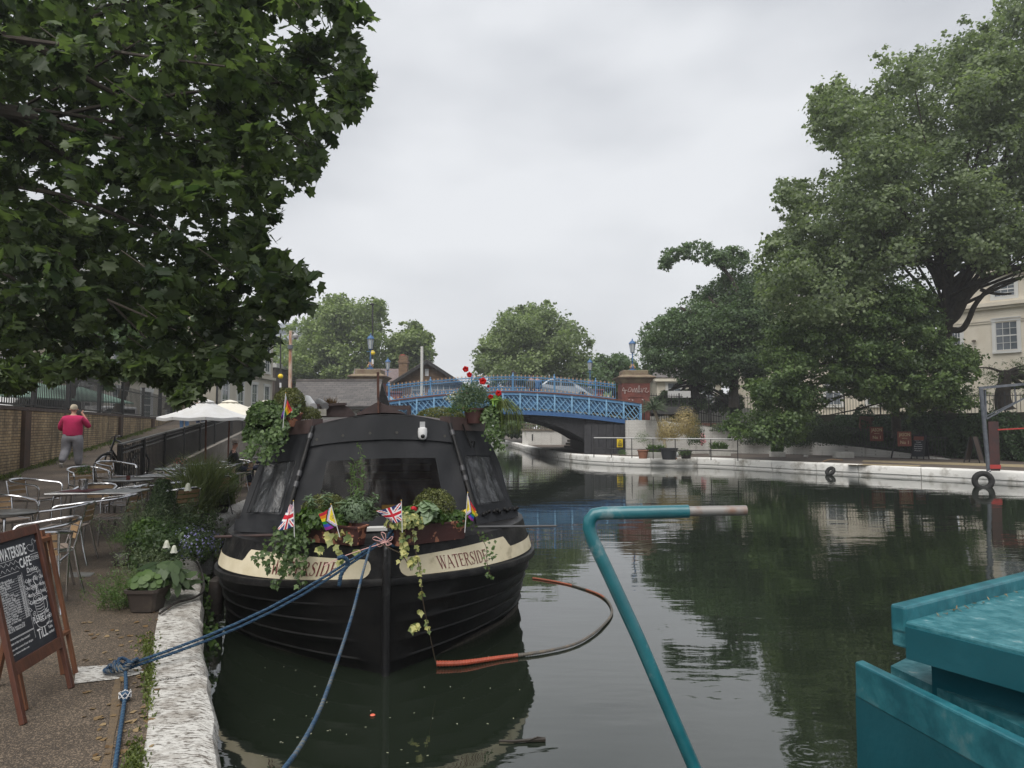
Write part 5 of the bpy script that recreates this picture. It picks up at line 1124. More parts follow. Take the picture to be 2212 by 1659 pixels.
for a in (.03, wl - .03):
    MB().beam(bd(a, hl - .03, -.03), bd(a, 0, -.0) - Vector((.50, -.02, 0)) , .026, .04, up=tuple(wn)).build('back_leg', M_wood2, ab)
PW, PH = wl - .088, hl - .085 - b0      # panel size; coordinates X from its left (far from us) edge seen from the front, Y up
def bc(x, y, o=0): return bd(.044 + PW - x, b0 + .03 + y, -.0045 + o)
mbc = MB(); tick = [0]
def write(txt, x, y, size, width=None, italic=0, slope=0, bold=.01):
    v, f = textmesh(txt, 1, bold=bold)
    if not v: return
    x0 = min(p[0] for p in v); x1 = max(p[0] for p in v); sx = (width / (x1 - x0)) if width else size; tick[0] += 1
    mbc.add([bc(x + (p[0] - x0) * sx + italic * p[1] * size, y + p[1] * size + slope * (p[0] - x0) * sx, .0002 + .0001 * (tick[0] % 3)) for p in v], f)
def line(pts, wd=.0022):
    pts = curve([(a, b, 0) for a, b in pts], 5) if len(pts) > 2 else [Vector((a, b, 0)) for a, b in pts]
    for p, q in zip(pts, pts[1:]):
        d = (q - p); 
        if d.length < 1e-6: continue
        o = Vector((-d.y, d.x, 0)).normalized() * wd / 2; mbc.poly([bc(*(p - o).xy), bc(*(q - o).xy), bc(*(q + o).xy), bc(*(p + o).xy)])
T = PH
write('WATERSIDE', PW * .16, T - .115, .10, PW * .58, bold=.02); write('CAFE', PW * .54, T - .192, .085, PW * .25, bold=.02)
write('LITTLE VENICE', PW * .80, T - .160, .026, PW * .18); line([(PW * .79, T - .167), (PW * .985, T - .167)]); line([(PW * .79, T - .130), (PW * .985, T - .130)])
# duck
dx, dy = PW * .86, T - .072
line([(dx - .05, dy), (dx - .03, dy - .03), (dx + .01, dy - .035), (dx + .03, dy - .01), (dx + .022, dy + .02), (dx + .035, dy + .038), (dx + .05, dy + .025), (dx + .07, dy + .02), (dx + .048, dy + .012)]); line([(dx - .05, dy), (dx - .02, dy + .008), (dx + .01, dy), (dx + .02, dy + .015)]); line([(dx - .02, dy - .035), (dx, dy - .042), (dx + .03, dy - .036)])
for k in range(5):
    x = .02 + k * .052; line([(x, T - .15), (x + .012, T - .135), (x + .026, T - .145), (x + .04, T - .155), (x + .05, T - .145)]); line([(x, T - .185), (x + .015, T - .17), (x + .03, T - .183), (x + .045, T - .192)])
line([(.0, T - .205), (PW * .5, T - .205)]); line([(.0, T - .125), (PW * .44, T - .125)])
xm = PW * .545; line([(xm, T - .22), (xm, .075)]); line([(0, .135), (xm, .135)]); line([(.0, .13), (xm, .13)])
items = ['Full Breakfast', 'Veggie Breakfast', 'Sausage Bap', 'Bacon Basket', 'Granola', 'Porridge', 'Eggs on Toast', 'Mushrooms on Toast', 'Scrambled Eggs', 'Ham & Cheese Toastie', 'Cheese & Tomato Toastie', 'Cheese & Caramelised Onion Toastie', 'Tuna, Mayo & Cucumber Sandwich', 'Bacon, Chicken, mayo & rocket Sandwich', 'Chicken Caesar Wrap', 'Halloumi Wrap', 'Falafel Wrap', 'Soup of the day', 'Fries', '-regular..£6.00  Sweet potato..£7.00', '-truffle..£7.50  Halloumi..£6.50']
pr_ = ['£12.90', '£12.90', '£7.00', '£13.50', '£6.50', '£12.50', '£6.00', '£8.00', '£8.50', '£8.00', '£8.00', '£8.00', '£9.00', '£9.00', '£9.00', '£9.00', '£6.50', '£6.00', '', '', '']
dyy = (T - .25 - .15) / len(items)
for k, it in enumerate(items):
    y = T - .245 - k * dyy; wmax = PW * .37; write(it, .008, y, .0195, min(wmax, len(it) * .0105 + .01), .1)
    if pr_[k]: write(pr_[k], PW * .44, y, .021, PW * .085, .1); line([(min(wmax, len(it) * .0105 + .02) + .01, y + .002), (PW * .43, y + .002)], .0012)
write('Please order at the counter!', .01, .10, .02, PW * .42); write('Please make us aware of your allergies', .01, .068, .018, PW * .46); write('as our kitchen handles nuts', .01, .042, .015, PW * .36)
write('Drinks', PW * .66, T - .235, .045, PW * .22, .1); line([(PW * .63, T - .247), (PW * .72, T - .252), (PW * .8, T - .245), (PW * .92, T - .25)])
for k, tx in enumerate(('•Coffee • Teas • Chai', '•Hot Chocolate • Mocha', '•Matcha • Soft Drinks', '•Cakes • Paistries•')): write(tx, PW * .565, T - .295 - k * .046, .034, PW * .41)
def sp(x, y, r, a0, turns=1.4, s=1): return [(x + r * (1 - t / 14 * .8) * math.cos(a0 + s * turns * 6.28 * t / 14), y + r * (1 - t / 14 * .8) * math.sin(a0 + s * turns * 6.28 * t / 14)) for t in range(15)]
# coffee cup drawing
cx, cy = PW * .775, T * .335
for k in range(7): line([(cx - .05 + k * .003, cy + .05 - k * .018), (cx, cy + .044 - k * .018), (cx + .05 - k * .003, cy + .05 - k * .018)], .003)
line([(cx - .055, cy + .06), (cx - .04, cy - .06), (cx - .025, cy - .085), (cx + .025, cy - .085), (cx + .04, cy - .06), (cx + .055, cy + .06)], .003)
line([(cx + .055 * math.cos(a), cy + .062 + .020 * math.sin(a)) for a in [i * .63 for i in range(11)]], .003); line([(cx + .03 * math.cos(a), cy + .062 + .010 * math.sin(a)) for a in [i * .63 for i in range(11)]], .002)
line([(cx + .05, cy + .035), (cx + .085, cy + .03), (cx + .08, cy - .02), (cx + .043, cy - .03)], .004)
line([(cx - .085, cy - .06), (cx - .06, cy - .11), (cx, cy - .125), (cx + .06, cy - .11), (cx + .085, cy - .06)], .003)
for q in (sp(cx - .03, cy + .13, .022, 0), sp(cx + .01, cy + .115, .016, 2), sp(cx - .06, cy + .165, .014, 1), sp(cx - .075, cy - .02, .018, 3), sp(cx + .09, cy - .07, .018, 0, s=-1)): line(q, .003)
line([(cx - .01, cy + .09), (cx + .005, cy + .14), (cx - .01, cy + .17), (cx + .005, cy + .20), (cx + .02, cy + .19)], .006)
for (lx, ly, a) in ((.06, .15, .9), (.075, .185, 1.3), (.035, .165, 1.9), (.05, .21, 1.1), (-.09, .14, 2.6), (-.095, .115, 3), (.095, .10, 1.2), (.1, .07, .9), (-.09, .04, 2.2), (-.095, .0, 2.6)):
    ca, sa = math.cos(a), math.sin(a); line([(cx + lx, cy + ly), (cx + lx + .02 * ca - .009 * sa, cy + ly + .02 * sa + .009 * ca), (cx + lx + .042 * ca, cy + ly + .042 * sa), (cx + lx + .02 * ca + .009 * sa, cy + ly + .02 * sa - .009 * ca), (cx + lx, cy + ly)], .002)
write('PLEASE', PW * .57, .155, .06, PW * .23); write('order', PW * .82, .185, .034, PW * .13); write('at the', PW * .82, .15, .034, PW * .13)
write('TiLL', PW * .60, .055, .085, PW * .22); write('with your', PW * .83, .115, .024, PW * .14); write('Table', PW * .85, .085, .026, PW * .10); write('number!', PW * .84, .055, .026, PW * .13)
mbc.build('chalk_writing', M_chalk, ab, fix=False)
# second folded board behind
sb_ = thing('folded_board', 'plain orange wooden board frame leaning just behind the menu chalkboard', 'board', tuple(P(163, 1455, .42)))
l2 = P(164, 1455, .42); t2 = PD(104, 1152, l2.y + .05); l3 = l2 + wn * .62; t3 = t2 + wn * .62
for a, b in ((l2, t2), (l3, t3)): MB().beam(a, b, .022, .03, up=tuple(wn)).build('leg', M_wood2, sb_, bevel=.003)
MB().beam(t2 - Vector((0, 0, .03)), t3 - Vector((0, 0, .03)), .05, .024).build('top_rail', M_wood2, sb_)
MB().beam(l2.lerp(t2, .3), l3.lerp(t3, .3), .04, .02).build('bottom_rail', M_wood2, sb_)
MB().beam(l2 + Vector((-.08, .0, 0)), t2 + Vector((-.05, 0, .02)), .028, .04, up=tuple(wn)).build('back_leg', M_wood2, sb_)

# ---------------- plants along the quay ----------------
M_blk = mat('black_plastic_pot', (.015, .014, .013), .5, col2=(.05, .04, .035), scale=10); M_dirtpot = mat('dusty_brown_pot', (.045, .035, .03), .6, col2=(.09, .075, .06), scale=8, lo=.5, hi=.8)
def potplant(nm, lb, c, r, h, m, cat='potted plant', sx=1, sy=1):
    t = thing(nm, lb, cat, tuple(c)); MB().lathe(c, [(r * .74, 0), (r * .94, h * .86), (r * 1.05, h * .88), (r * 1.07, h), (r * .97, h), (r * .9, h * .9), (.01, h * .88)], 22, sx=sx, sy=sy).build('pot', m, t, smooth=True); return t
M_sage = leafmat('sage_leaves', (.10, .14, .08), (.22, .27, .16), .3); M_purple = leafmat('lavender_petals', (.12, .12, .28), (.28, .27, .5), .2)
# front brown trough pot with round leaves
fp = thing('square_pot', 'dusty brown plastic pot of round leaved primula at the front of the plants', 'potted plant', tuple(P(306, 1328, .43)))
c = P(306, 1322, .43) + Vector((0, .10, 0)); mb = MB(); rows = []
for z, k in ((0, .105), (.17, .135), (.17, .150), (.20, .152), (.20, .135), (.15, .125)):
    rows.append([c + Vector((a * k * 1.02, b * k, z)) for a, b in ((-1, -.8), (-.8, -1), (.8, -1), (1, -.8), (1, .8), (.8, 1), (-.8, 1), (-1, .8))])
mb.grid(rows, closed=True).poly(rows[0][::-1]).poly(rows[-1]); mb.build('pot', M_dirtpot, fp, smooth=True)
p, d = bushpts(c + Vector((0, -.03, .26)), (.16, .12, .09), 70, 1, .4); scatter('round_leaves', M_green, p, d * .6 + np.array([0, -.6, .7]), .075, 'round', fp, tint=np.full(len(p), .5))
p, d = bushpts(c + Vector((.16, .05, .24)), (.12, .14, .16), 26, 2, .4); scatter('drooping_leaves', M_dkgreen, p, d * .5 + np.array([.3, -.7, .5]), .13, 'oval', fp, tint=np.full(len(p), .6), down=1.4)
def weed(nm, lb, c, rad, n, m, h, seed, leaf=.03, shape='lance', extra=None):
    t = thing(nm, lb, 'plant', tuple(c)); rn = random.Random(seed); mb = MB(); P_ = []; 
    for k in range(n):
        b = Vector(c) + Vector((rn.gauss(0, rad[0] * .35), rn.gauss(0, rad[1] * .35), 0)); top = b + Vector((rn.gauss(0, rad[0] * .5), rn.gauss(0, rad[1] * .5), h * rn.uniform(.5, 1.1)))
        cc = lean_stem(mb, b, top, .0028, .14, k + seed)
        for i in range(2, len(cc)):
            for q in range(5): P_.append(tuple(cc[i] + Vector((rn.uniform(-1, 1), rn.uniform(-1, 1), rn.uniform(-.7, .7))) * leaf))
    mb.build('stems', M_stem, t); P_ = np.array(P_); scatter('leaves', m, P_, unit(len(P_)) + np.array([0, 0, .5]), leaf, shape, t); return t
weed('weedy_plant', 'pale wispy weeds spilling left of the square pot at the front of the plant row', P(262, 1310, .43), (.28, .25, 0), 60, M_green, .30, 3, .028)
weed('grassy_herb', 'upright thin leaved herb behind the square pot', P(320, 1275, .43), (.3, .3, 0), 90, M_sage, .40, 4, .03)
t = potplant('black_pot_plant', 'black pot of trailing conifer sprays beside the heavy black weight', P(285, 1232, .42) + Vector((0, .12, 0)), .13, .27, M_blk)
c0 = P(285, 1232, .42) + Vector((0, .12, .3)); bush('foliage', c0 + Vector((-.12, 0, .03)), (.24, .16, .11), 900, .03, M_green, t, 'lance', 5, .2); bush('foliage', c0 + Vector((.08, 0, .1)), (.2, .2, .2), 700, .06, M_green, t, 'oval', 6, .2)
setp(MB().lathe(P(260, 1222, .42) + Vector((0, .1, 0)), [(.10, 0), (.14, .02), (.145, .10), (.12, .135), (.05, .14)], 24).build('parasol_weight', M_blk, smooth=True), 'round heavy black rubber weight on the towpath left of the black pot', 'weight')
# broad leaved plants, foxglove like white bells
t = weed('white_bell_plant', 'broad leaved plant with two white bell flowers low in the middle of the row', P(350, 1265, .43), (.22, .22, 0), 36, M_dkgreen, .52, 7, .06, 'oval')
p, d = bushpts(P(360, 1260, .60), (.25, .25, .22), 90, 8, .3); scatter('broad_leaves', M_dkgreen, p, d * .5 + np.array([0, -.5, .8]), .17, 'oval', t, down=.6)
M_bell = leafmat('white_bell_petals', (.62, .62, .58), (.8, .8, .77), .35)
def bell(c, r, parent):
    mb = MB(); n = 12; rows = []
    for k, (rr, z) in enumerate(((.12, .9), (.42, .78), (.6, .35), (.72, 0), (.9, -.22))): rows.append([Vector(c) + Vector((r * rr * (1 + .14 * math.cos(5 * a) * (k > 1)) * math.cos(a), r * rr * (1 + .14 * math.cos(5 * a) * (k > 1)) * math.sin(a), r * z * 1.7 + (.18 * r * math.cos(5 * a) if k == 4 else 0))) for a in [2 * math.pi * i / n for i in range(n)]])
    mb.grid(rows, closed=True).build('bell_flower', M_bell, parent, smooth='all')
for (x, y, Y, r) in ((360, 1179, 6.9, .037), (376, 1190, 6.9, .037)):
    bell(PD(x, y, Y), r, t); 
t2_ = weed('tall_herbs', 'mass of mixed grey green herbs with one white bell, below the cone shrub', P(340, 1195, .43), (.42, .5, 0), 190, M_sage, .62, 9, .042); bell(PD(406, 1056, 8.6), .048, t2_)
p, d = bushpts(P(350, 1175, .72), (.40, .42, .34), 2600, 19, .3); scatter('mixed_leaves', M_green, p, d, .035, 'lance', t2_, tint=np.full(len(p), .2))
t = weed('catmint', 'sprawling catmint with small lavender flowers leaning over the coping', P(405, 1200, .43), (.4, .4, 0), 120, M_dkgreen, .50, 10, .034, 'oval')
p, d = bushpts(P(415, 1180, .72), (.36, .36, .26), 330, 11, .4); scatter('lavender_flowers', M_purple, p, d, .018, 'round', t)
p, d = bushpts(P(405, 1190, .66), (.38, .36, .28), 1800, 29, .3); scatter('small_leaves', M_dkgreen, p, d, .032, 'oval', t)
# conical shrub
c = Vector((-4.55, 9.3, .43)); cs = potplant('cone_shrub', 'dark green clipped cone shrub beside the honey backed chair', c, .16, .2, M_blk, 'shrub'); n = 7000
rn = np.random.default_rng(12); hh = rn.random(n) ** 1.25; an = rn.random(n) * 6.283; rr_ = (.34 * (1 - hh * .78)) * (.75 + .3 * rn.random(n)) * (1 + .08 * np.sin(an * 3)); pts = np.stack([c.x + rr_ * np.cos(an), c.y + rr_ * np.sin(an), c.z + .14 + hh * .82], 1); nr_ = np.stack([np.cos(an), np.sin(an), np.full(n, .4)], 1) + rn.normal(size=(n, 3)) * .5
scatter('foliage', M_dkgreen, pts, nr_, .03, 'oval', cs)
# ornamental grasses
M_gr2 = leafmat('ornamental_grass', (.085, .12, .04), (.22, .25, .11), .3)
for i, (x, y, h, sp_, n, lb) in enumerate(((432, 1125, 1.05, .16, 900, 'tall fountain grass in a grey pot, the largest clump of the row'), (455, 1095, .9, .14, 600, 'fountain grass clump behind the largest one, leaning to the boat'), (395, 1150, .75, .14, 500, 'shorter dark grass clump just right of the cone shrub'), (480, 1105, .5, .18, 600, 'low brownish grass at the edge of the white coping'))):
    c = P(x, y, .45); t = thing('grass_clump', lb, 'ornamental grass', tuple(c), 'grass clumps in the quay planting'); MB().lathe(c, [(.1, 0), (.15, .2), (.14, .2)], 16).build('pot', M_blk, t)
    grass('blades', [tuple(c + Vector((random.gauss(0, sp_ * .5), random.gauss(0, sp_ * .5), .15))) for _ in range(n)], h * 1.0, None, M_gr2, .38, 30 + i, .12, parent=t)
for (x, y, h, lb, m_, k) in ((488, 1085, .5, 'leafy evergreen in a black pot where the coping bends', M_green, 1), (505, 1035, .55, 'round green shrub in a tall black slatted pot near the boat canopy', M_green, 2), (470, 1060, .6, 'bright green twiggy shrub behind the grasses', M_green, 3), (530, 1015, .6, 'pale flowered bush beside the seated man', M_sage, 4)):
    c = P(x, y + 6, .43); t = potplant('potted_shrub', lb, c, .17, .3, M_blk); bush('foliage', c + Vector((0, 0, .5)), (.26, .26, .24), 1100, .045, m_, t, 'oval', 40 + k, .25)
# creeper over the edge of the coping, black hose on it
cp_ = thing('wall_creeper', 'thin weeds and ivy hanging down the canal wall below the plant row', 'creeper', tuple(P(440, 1330, .1)))
def PW_(x, y, w_): return PD(x, y, w_)
vp = vinepts([[P(436, 1240, .45), P(452, 1270, .35), P(458, 1310, .15)], [P(440, 1290, .4), P(455, 1330, .2), P(462, 1365, .1)], [P(444, 1350, .35), P(455, 1380, .2), P(466, 1400, .12)]], 40, .02, 50); scatter('leaves', M_green, vp, np.array([CAMD] * len(vp)) + rng.normal(size=vp.shape) * .5, .04, 'rough', cp_, down=.8)
MB().tube(curve([P(345, 1325, .45), P(380, 1302, .46), P(420, 1290, .46), P(440, 1270, .46), P(432, 1225, .46), P(415, 1200, .48), P(440, 1190, .48), P(470, 1170, .46), P(480, 1140, .45)], 6), .012, 6).build('black_hose', M_blk, smooth=True, label='thin black hose lying across the white coping under the plants', cat='hose')
for k, (x, y, lb) in enumerate(((462, 1290, 'black rubber fender hanging between boat and wall, nearer one'), (470, 1225, 'black rubber fender hanging between boat and wall, farther one'))):
    c = P(x, y, .25); MB().lathe(c + Vector((.02, 0, -.2)), [(.02, 0), (.07, .03), (.08, .2), (.07, .38), (.02, .42)], 14).build('fender', M_blk, smooth=True, label=lb, cat='fender')

# ---------------- bicycle ----------------
bk = thing('bicycle', 'black mountain bicycle leaning against the start of the ramp railing', 'bicycle', (-8.3, 15, .82)); 
fw = Vector((-8.33, 14.6, 1.18)); bd_ = Vector((.13, .99, 0)).normalized(); side_ = Vector((.99, -.13, 0)).normalized(); side0 = side_; up_ = Vector((.10, -.04, .99)).normalized()
def bk_(a, b, c=0): return fw + bd_ * a + up_ * b + side_ * c
M_tyre = mat('tyre_rubber', (.015, .015, .015), .8, bump=.3, bscale=60); M_bf = mat('black_frame', (.012, .013, .015), .3, coat=.5)
for a0 in (0, 1.08):
    w_ = MB(); w_.tube([bk_(a0 + .33 * math.cos(t), .33 * math.sin(t)) for t in [i * 2 * math.pi / 28 for i in range(28)]], .024, 8, closed=True); wh = w_.build('wheel', M_tyre, bk, smooth=True)
    mb = MB(); mb.tube([bk_(a0 + .29 * math.cos(t), .29 * math.sin(t)) for t in [i * 2 * math.pi / 28 for i in range(28)]], .011, 6, closed=True)
    for k in range(16): t = k * .3927; mb.tube([bk_(a0, 0, .02 * (-1) ** k), bk_(a0 + .29 * math.cos(t), .29 * math.sin(t))], .0015, 4)
    mb.tube([bk_(a0, 0, -.05), bk_(a0, 0, .05)], .02, 10); mb.build('rim', M_alu, wh)
mb = MB(); hd, ht = bk_(.12, .42), bk_(.20, .62); bb_, st_ = bk_(.62, -.04), bk_(.78, .42)
mb.tube([hd, ht], .022, 8).tube([hd, bb_], .024, 8).tube([ht, st_], .02, 8).tube([bb_, st_], .018, 8)
for s in (-.05, .05): mb.tube([bb_ + side_ * s * .5, bk_(1.08, 0, s)], .011, 6).tube([st_, bk_(1.08, 0, s)], .009, 6)
mb.build('frame', M_bf, bk, smooth=True); mb = MB()
for s in (-.06, .06): mb.tube([bk_(0, 0, s), bk_(.10, .36, s)], .017, 8)
mb.tube([bk_(.10, .36, -.07), bk_(.10, .36, .07)], .02, 8).tube([bk_(.10, .36), bk_(.13, .44)], .018, 8).build('fork', M_bf, bk, smooth=True)
side_ = Vector((.60, -.80, 0)); mb = MB(); mb.tube([ht, bk_(.20, .68)], .018, 8).tube(curve([bk_(.28, .69, -.36), bk_(.24, .70, -.2), bk_(.19, .69, 0), bk_(.24, .70, .2), bk_(.28, .69, .36)], 4), .012, 8).build('handlebar', M_bf, bk, smooth=True)
for s in (-1, 1): MB().tube([bk_(.27, .695, s * .26), bk_(.30, .69, s * .38)], .018, 8).build('grip', M_tyre, bk, smooth=True); MB().tube([bk_(.22, .69, s * .22), bk_(.15, .655, s * .30)], .006, 5).build('brake_lever', M_bf, bk)
MB().tube(curve([bk_(.22, .68, .2), bk_(.05, .62, .12), bk_(.08, .45, .08)], 5), .004, 5).tube(curve([bk_(.22, .68, -.2), bk_(.02, .58, -.1), bk_(.14, .40, -.05)], 5), .004, 5).build('cables', M_tyre, bk)
side_ = side0; MB().tube([st_, bk_(.83, .56)], .014, 8).build('seat_post', M_bf, bk); MB().lathe(bk_(.86, .59), [(.02, -.02), (.07, 0), (.06, .03), (.02, .04)], 12, sx=1, sy=2).build('saddle', M_tyre, bk, smooth=True)
MB().tube([bk_(.62 + .09 * math.cos(t), -.04 + .09 * math.sin(t), .05) for t in [i * .5 for i in range(13)]], .006, 5).beam(bk_(.62, -.04, .07), bk_(.70, -.18, .07), .02, .012).beam(bk_(.62, -.04, -.07), bk_(.54, .10, -.07), .02, .012).build('crank', M_alu, bk)

# ---------------- people ----------------
M_skin = mat('skin', (.50, .27, .19), .6); M_pink = mat('raspberry_jumper', (.52, .02, .11), .9, col2=(.42, .015, .085), scale=5, bump=.35, bscale=14); M_gpants = mat('grey_jogging_cloth', (.27, .27, .30), .9, col2=(.20, .20, .22), scale=5, bump=.4, bscale=10); M_hair = mat('white_blond_hair', (.60, .54, .42), .8, col2=(.34, .28, .20), scale=18, bump=.8, bscale=50)
# walking away: local frame, y forward (away), x right, z up, height 1.62
wm = thing('person', 'woman in a raspberry jumper and grey joggers walking up the ramp away, holding a cigarette', 'person', (0, 0, 0)); OFF[wm.name] = Vector((0, 0, 0))
M_shoe = mat('white_trainers', (.55, .52, .47), .6, col2=(.1, .1, .1), scale=9)
skin('body', [[(0, 0, .98, .10), (0, .02, 1.30, .10), (0, .03, 1.37, .055), (0, .05, 1.43, .05), (0, .06, 1.49, .078), (0, .06, 1.555, .082), (0, .06, 1.60, .045)], [(0, .02, 1.30, .10), (.17, .02, 1.27, .05), (.30, .10, 1.12, .04), (.20, .22, 1.30, .032), (.135, .25, 1.40, .028), (.11, .24, 1.44, .025)], [(0, .02, 1.30, .10), (-.17, .02, 1.27, .05), (-.28, .06, 1.05, .04), (-.20, .22, 1.02, .03), (-.14, .28, 1.04, .028)],
  [(0, 0, .98, .10), (.10, .0, .86, .08), (.11, .05, .45, .045), (.13, .08, .10, .035)], [(0, 0, .98, .10), (-.10, 0, .80, .06), (-.135, 0, .48, .04), (-.15, -.22, .24, .035)]], M_skin, wm, 2)
skin('jumper', [[(0, .01, .80, .22, .17), (0, .01, .88, .235, .18), (0, .01, 1.02, .245, .185), (0, .01, 1.18, .235, .165), (0, .01, 1.29, .21, .13), (0, .03, 1.37, .10, .095)], [(0, .01, 1.29, .20, .12), (.19, .02, 1.26, .085), (.27, .06, 1.17, .078), (.335, .10, 1.06, .066), (.27, .18, 1.16, .055), (.19, .23, 1.30, .045), (.165, .24, 1.34, .036)], [(0, .01, 1.29, .20, .12), (-.19, .02, 1.26, .085), (-.265, .03, 1.14, .078), (-.30, .07, 1.02, .064), (-.24, .19, 1.00, .05), (-.19, .25, 1.01, .042)]], M_pink, wm, 2)
skin('joggers', [[(0, 0, 1.0, .15, .13), (0, 0, .90, .20, .17), (.105, 0, .78, .15, .16), (.115, .03, .62, .135, .135), (.12, .06, .45, .11, .11), (.125, .07, .28, .105, .105), (.13, .08, .16, .085), (.13, .08, .11, .06)], [(0, 0, .90, .20, .17), (-.105, 0, .78, .15, .16), (-.12, .01, .63, .135, .135), (-.135, 0, .48, .112, .112), (-.145, -.11, .36, .105, .105), (-.15, -.21, .26, .085), (-.15, -.25, .21, .06)]], M_gpants, wm, 2)
skin('shoe', [[(.13, .05, .05, .045, .05), (.135, .15, .04, .05, .04), (.14, .24, .03, .04, .03)]], M_shoe, wm, 2); skin('shoe', [[(-.15, -.27, .20, .045), (-.15, -.25, .10, .05, .04), (-.15, -.20, .035, .045, .035)]], M_shoe, wm, 2)
skin('hair', [[(0, .03, 1.45, .07), (0, .035, 1.52, .092, .10), (0, .05, 1.585, .088, .10), (0, .06, 1.63, .05)]], M_hair, wm, 2)
mb = MB(); hc = Vector((.11, .25, 1.45))
mb.tube([hc + Vector((.01, .02, .0)), hc + Vector((.09, .04, .005))], .005, 6).build('cigarette', M_stick, wm)
mb = MB()
for k in range(4): a = hc + Vector((.02, .0 + k * .012, -.01 + .004 * k)); mb.tube([a, a + Vector((.01, .02, .03)), a + Vector((-.01, .03, .035 - k * .004))], .007, 6)
mb.tube([hc, hc + Vector((.03, .01, .01))], .008, 6); mb.build('fingers', M_skin, wm, smooth=True)
for s in (-1, 1): MB().ball((s * .086, .05, 1.50), .018, 8).build('ear', M_skin, wm, smooth=True)
wx = PD(154, 1015, 18.2); wm.location = (wx.x, 18.2, wx.z); wm.rotation_euler = (0, 0, R(16)); WSC = 1.03; wm.scale = (WSC,) * 3
print('WOMAN z', wx.z, 'ground', gz(wx.x, 18.2), 'wall', Xw(18.2), 'x', wx.x)
# two people on the ramp behind the parasols
M_jean = mat('blue_denim', (.07, .15, .30), .8, col2=(.12, .22, .38), scale=6); M_khaki = mat('khaki_jacket', (.10, .09, .06), .9, col2=(.07, .06, .04), scale=4)
def walker(x, yb, Y, top, legs, lb, hairm, sc_=1.0):
    p = PD(x, yb, Y); t = thing('person', lb, 'person', (0, 0, 0)); OFF[t.name] = Vector((0, 0, 0))
    skin('body', [[(0, 0, .95, .10), (0, 0, 1.40, .09), (0, .01, 1.48, .05), (0, .02, 1.56, .055), (0, .03, 1.64, .085), (0, .03, 1.72, .07)], [(0, 0, 1.40, .09), (.20, 0, 1.38, .05), (.26, .02, 1.1, .04), (.24, .10, .86, .03), (.24, .12, .78, .03)], [(0, 0, 1.40, .09), (-.20, 0, 1.38, .05), (-.26, .02, 1.1, .04), (-.24, .10, .86, .03), (-.24, .12, .78, .03)], [(0, 0, .95, .10), (.1, 0, .85, .08), (.11, .05, .45, .05), (.12, .02, .06, .04), (.12, .14, .04, .035)], [(0, 0, .95, .10), (-.1, 0, .85, .08), (-.11, .08, .45, .05), (-.12, -.04, .06, .04), (-.12, .08, .04, .035)]], M_skin, t, 1)
    skin('jacket', [[(0, 0, .80, .20, .15), (0, 0, 1.15, .19, .13), (0, 0, 1.38, .18, .11), (0, .01, 1.46, .08)], [(0, 0, 1.38, .18, .11), (.22, 0, 1.35, .08), (.28, .02, 1.1, .065), (.26, .09, .88, .05)], [(0, 0, 1.38, .18, .11), (-.22, 0, 1.35, .08), (-.28, .02, 1.1, .065), (-.26, .09, .88, .05)]], top, t, 1)
    skin('trousers', [[(0, 0, .92, .15, .12), (.10, 0, .78, .1), (.11, .05, .45, .075), (.12, .02, .10, .065)], [(0, 0, .92, .15, .12), (-.10, 0, .78, .1), (-.11, .08, .45, .075), (-.12, -.03, .10, .065)]], legs, t, 1)
    skin('hair', [[(0, .01, 1.60, .08), (0, .02, 1.68, .095), (0, .02, 1.74, .07)]], hairm, t, 1)
    t.location = p; t.rotation_euler = (0, 0, R(15)); t.scale = (sc_,) * 3; return t
M_dkhair = mat('dark_hair', (.03, .02, .015), .8); M_navy = mat('navy_cloth', (.02, .025, .05), .9)
walker(397, 945, 30, M_khaki, M_jean, 'person in pale jeans and brown jacket on the ramp behind the nearest parasol', M_dkhair)
walker(432, 941, 31, M_navy, mat('dark_denim', (.03, .05, .12), .8), 'person in dark jeans on the ramp behind the railing, beside the umbrella pole', M_dkhair)
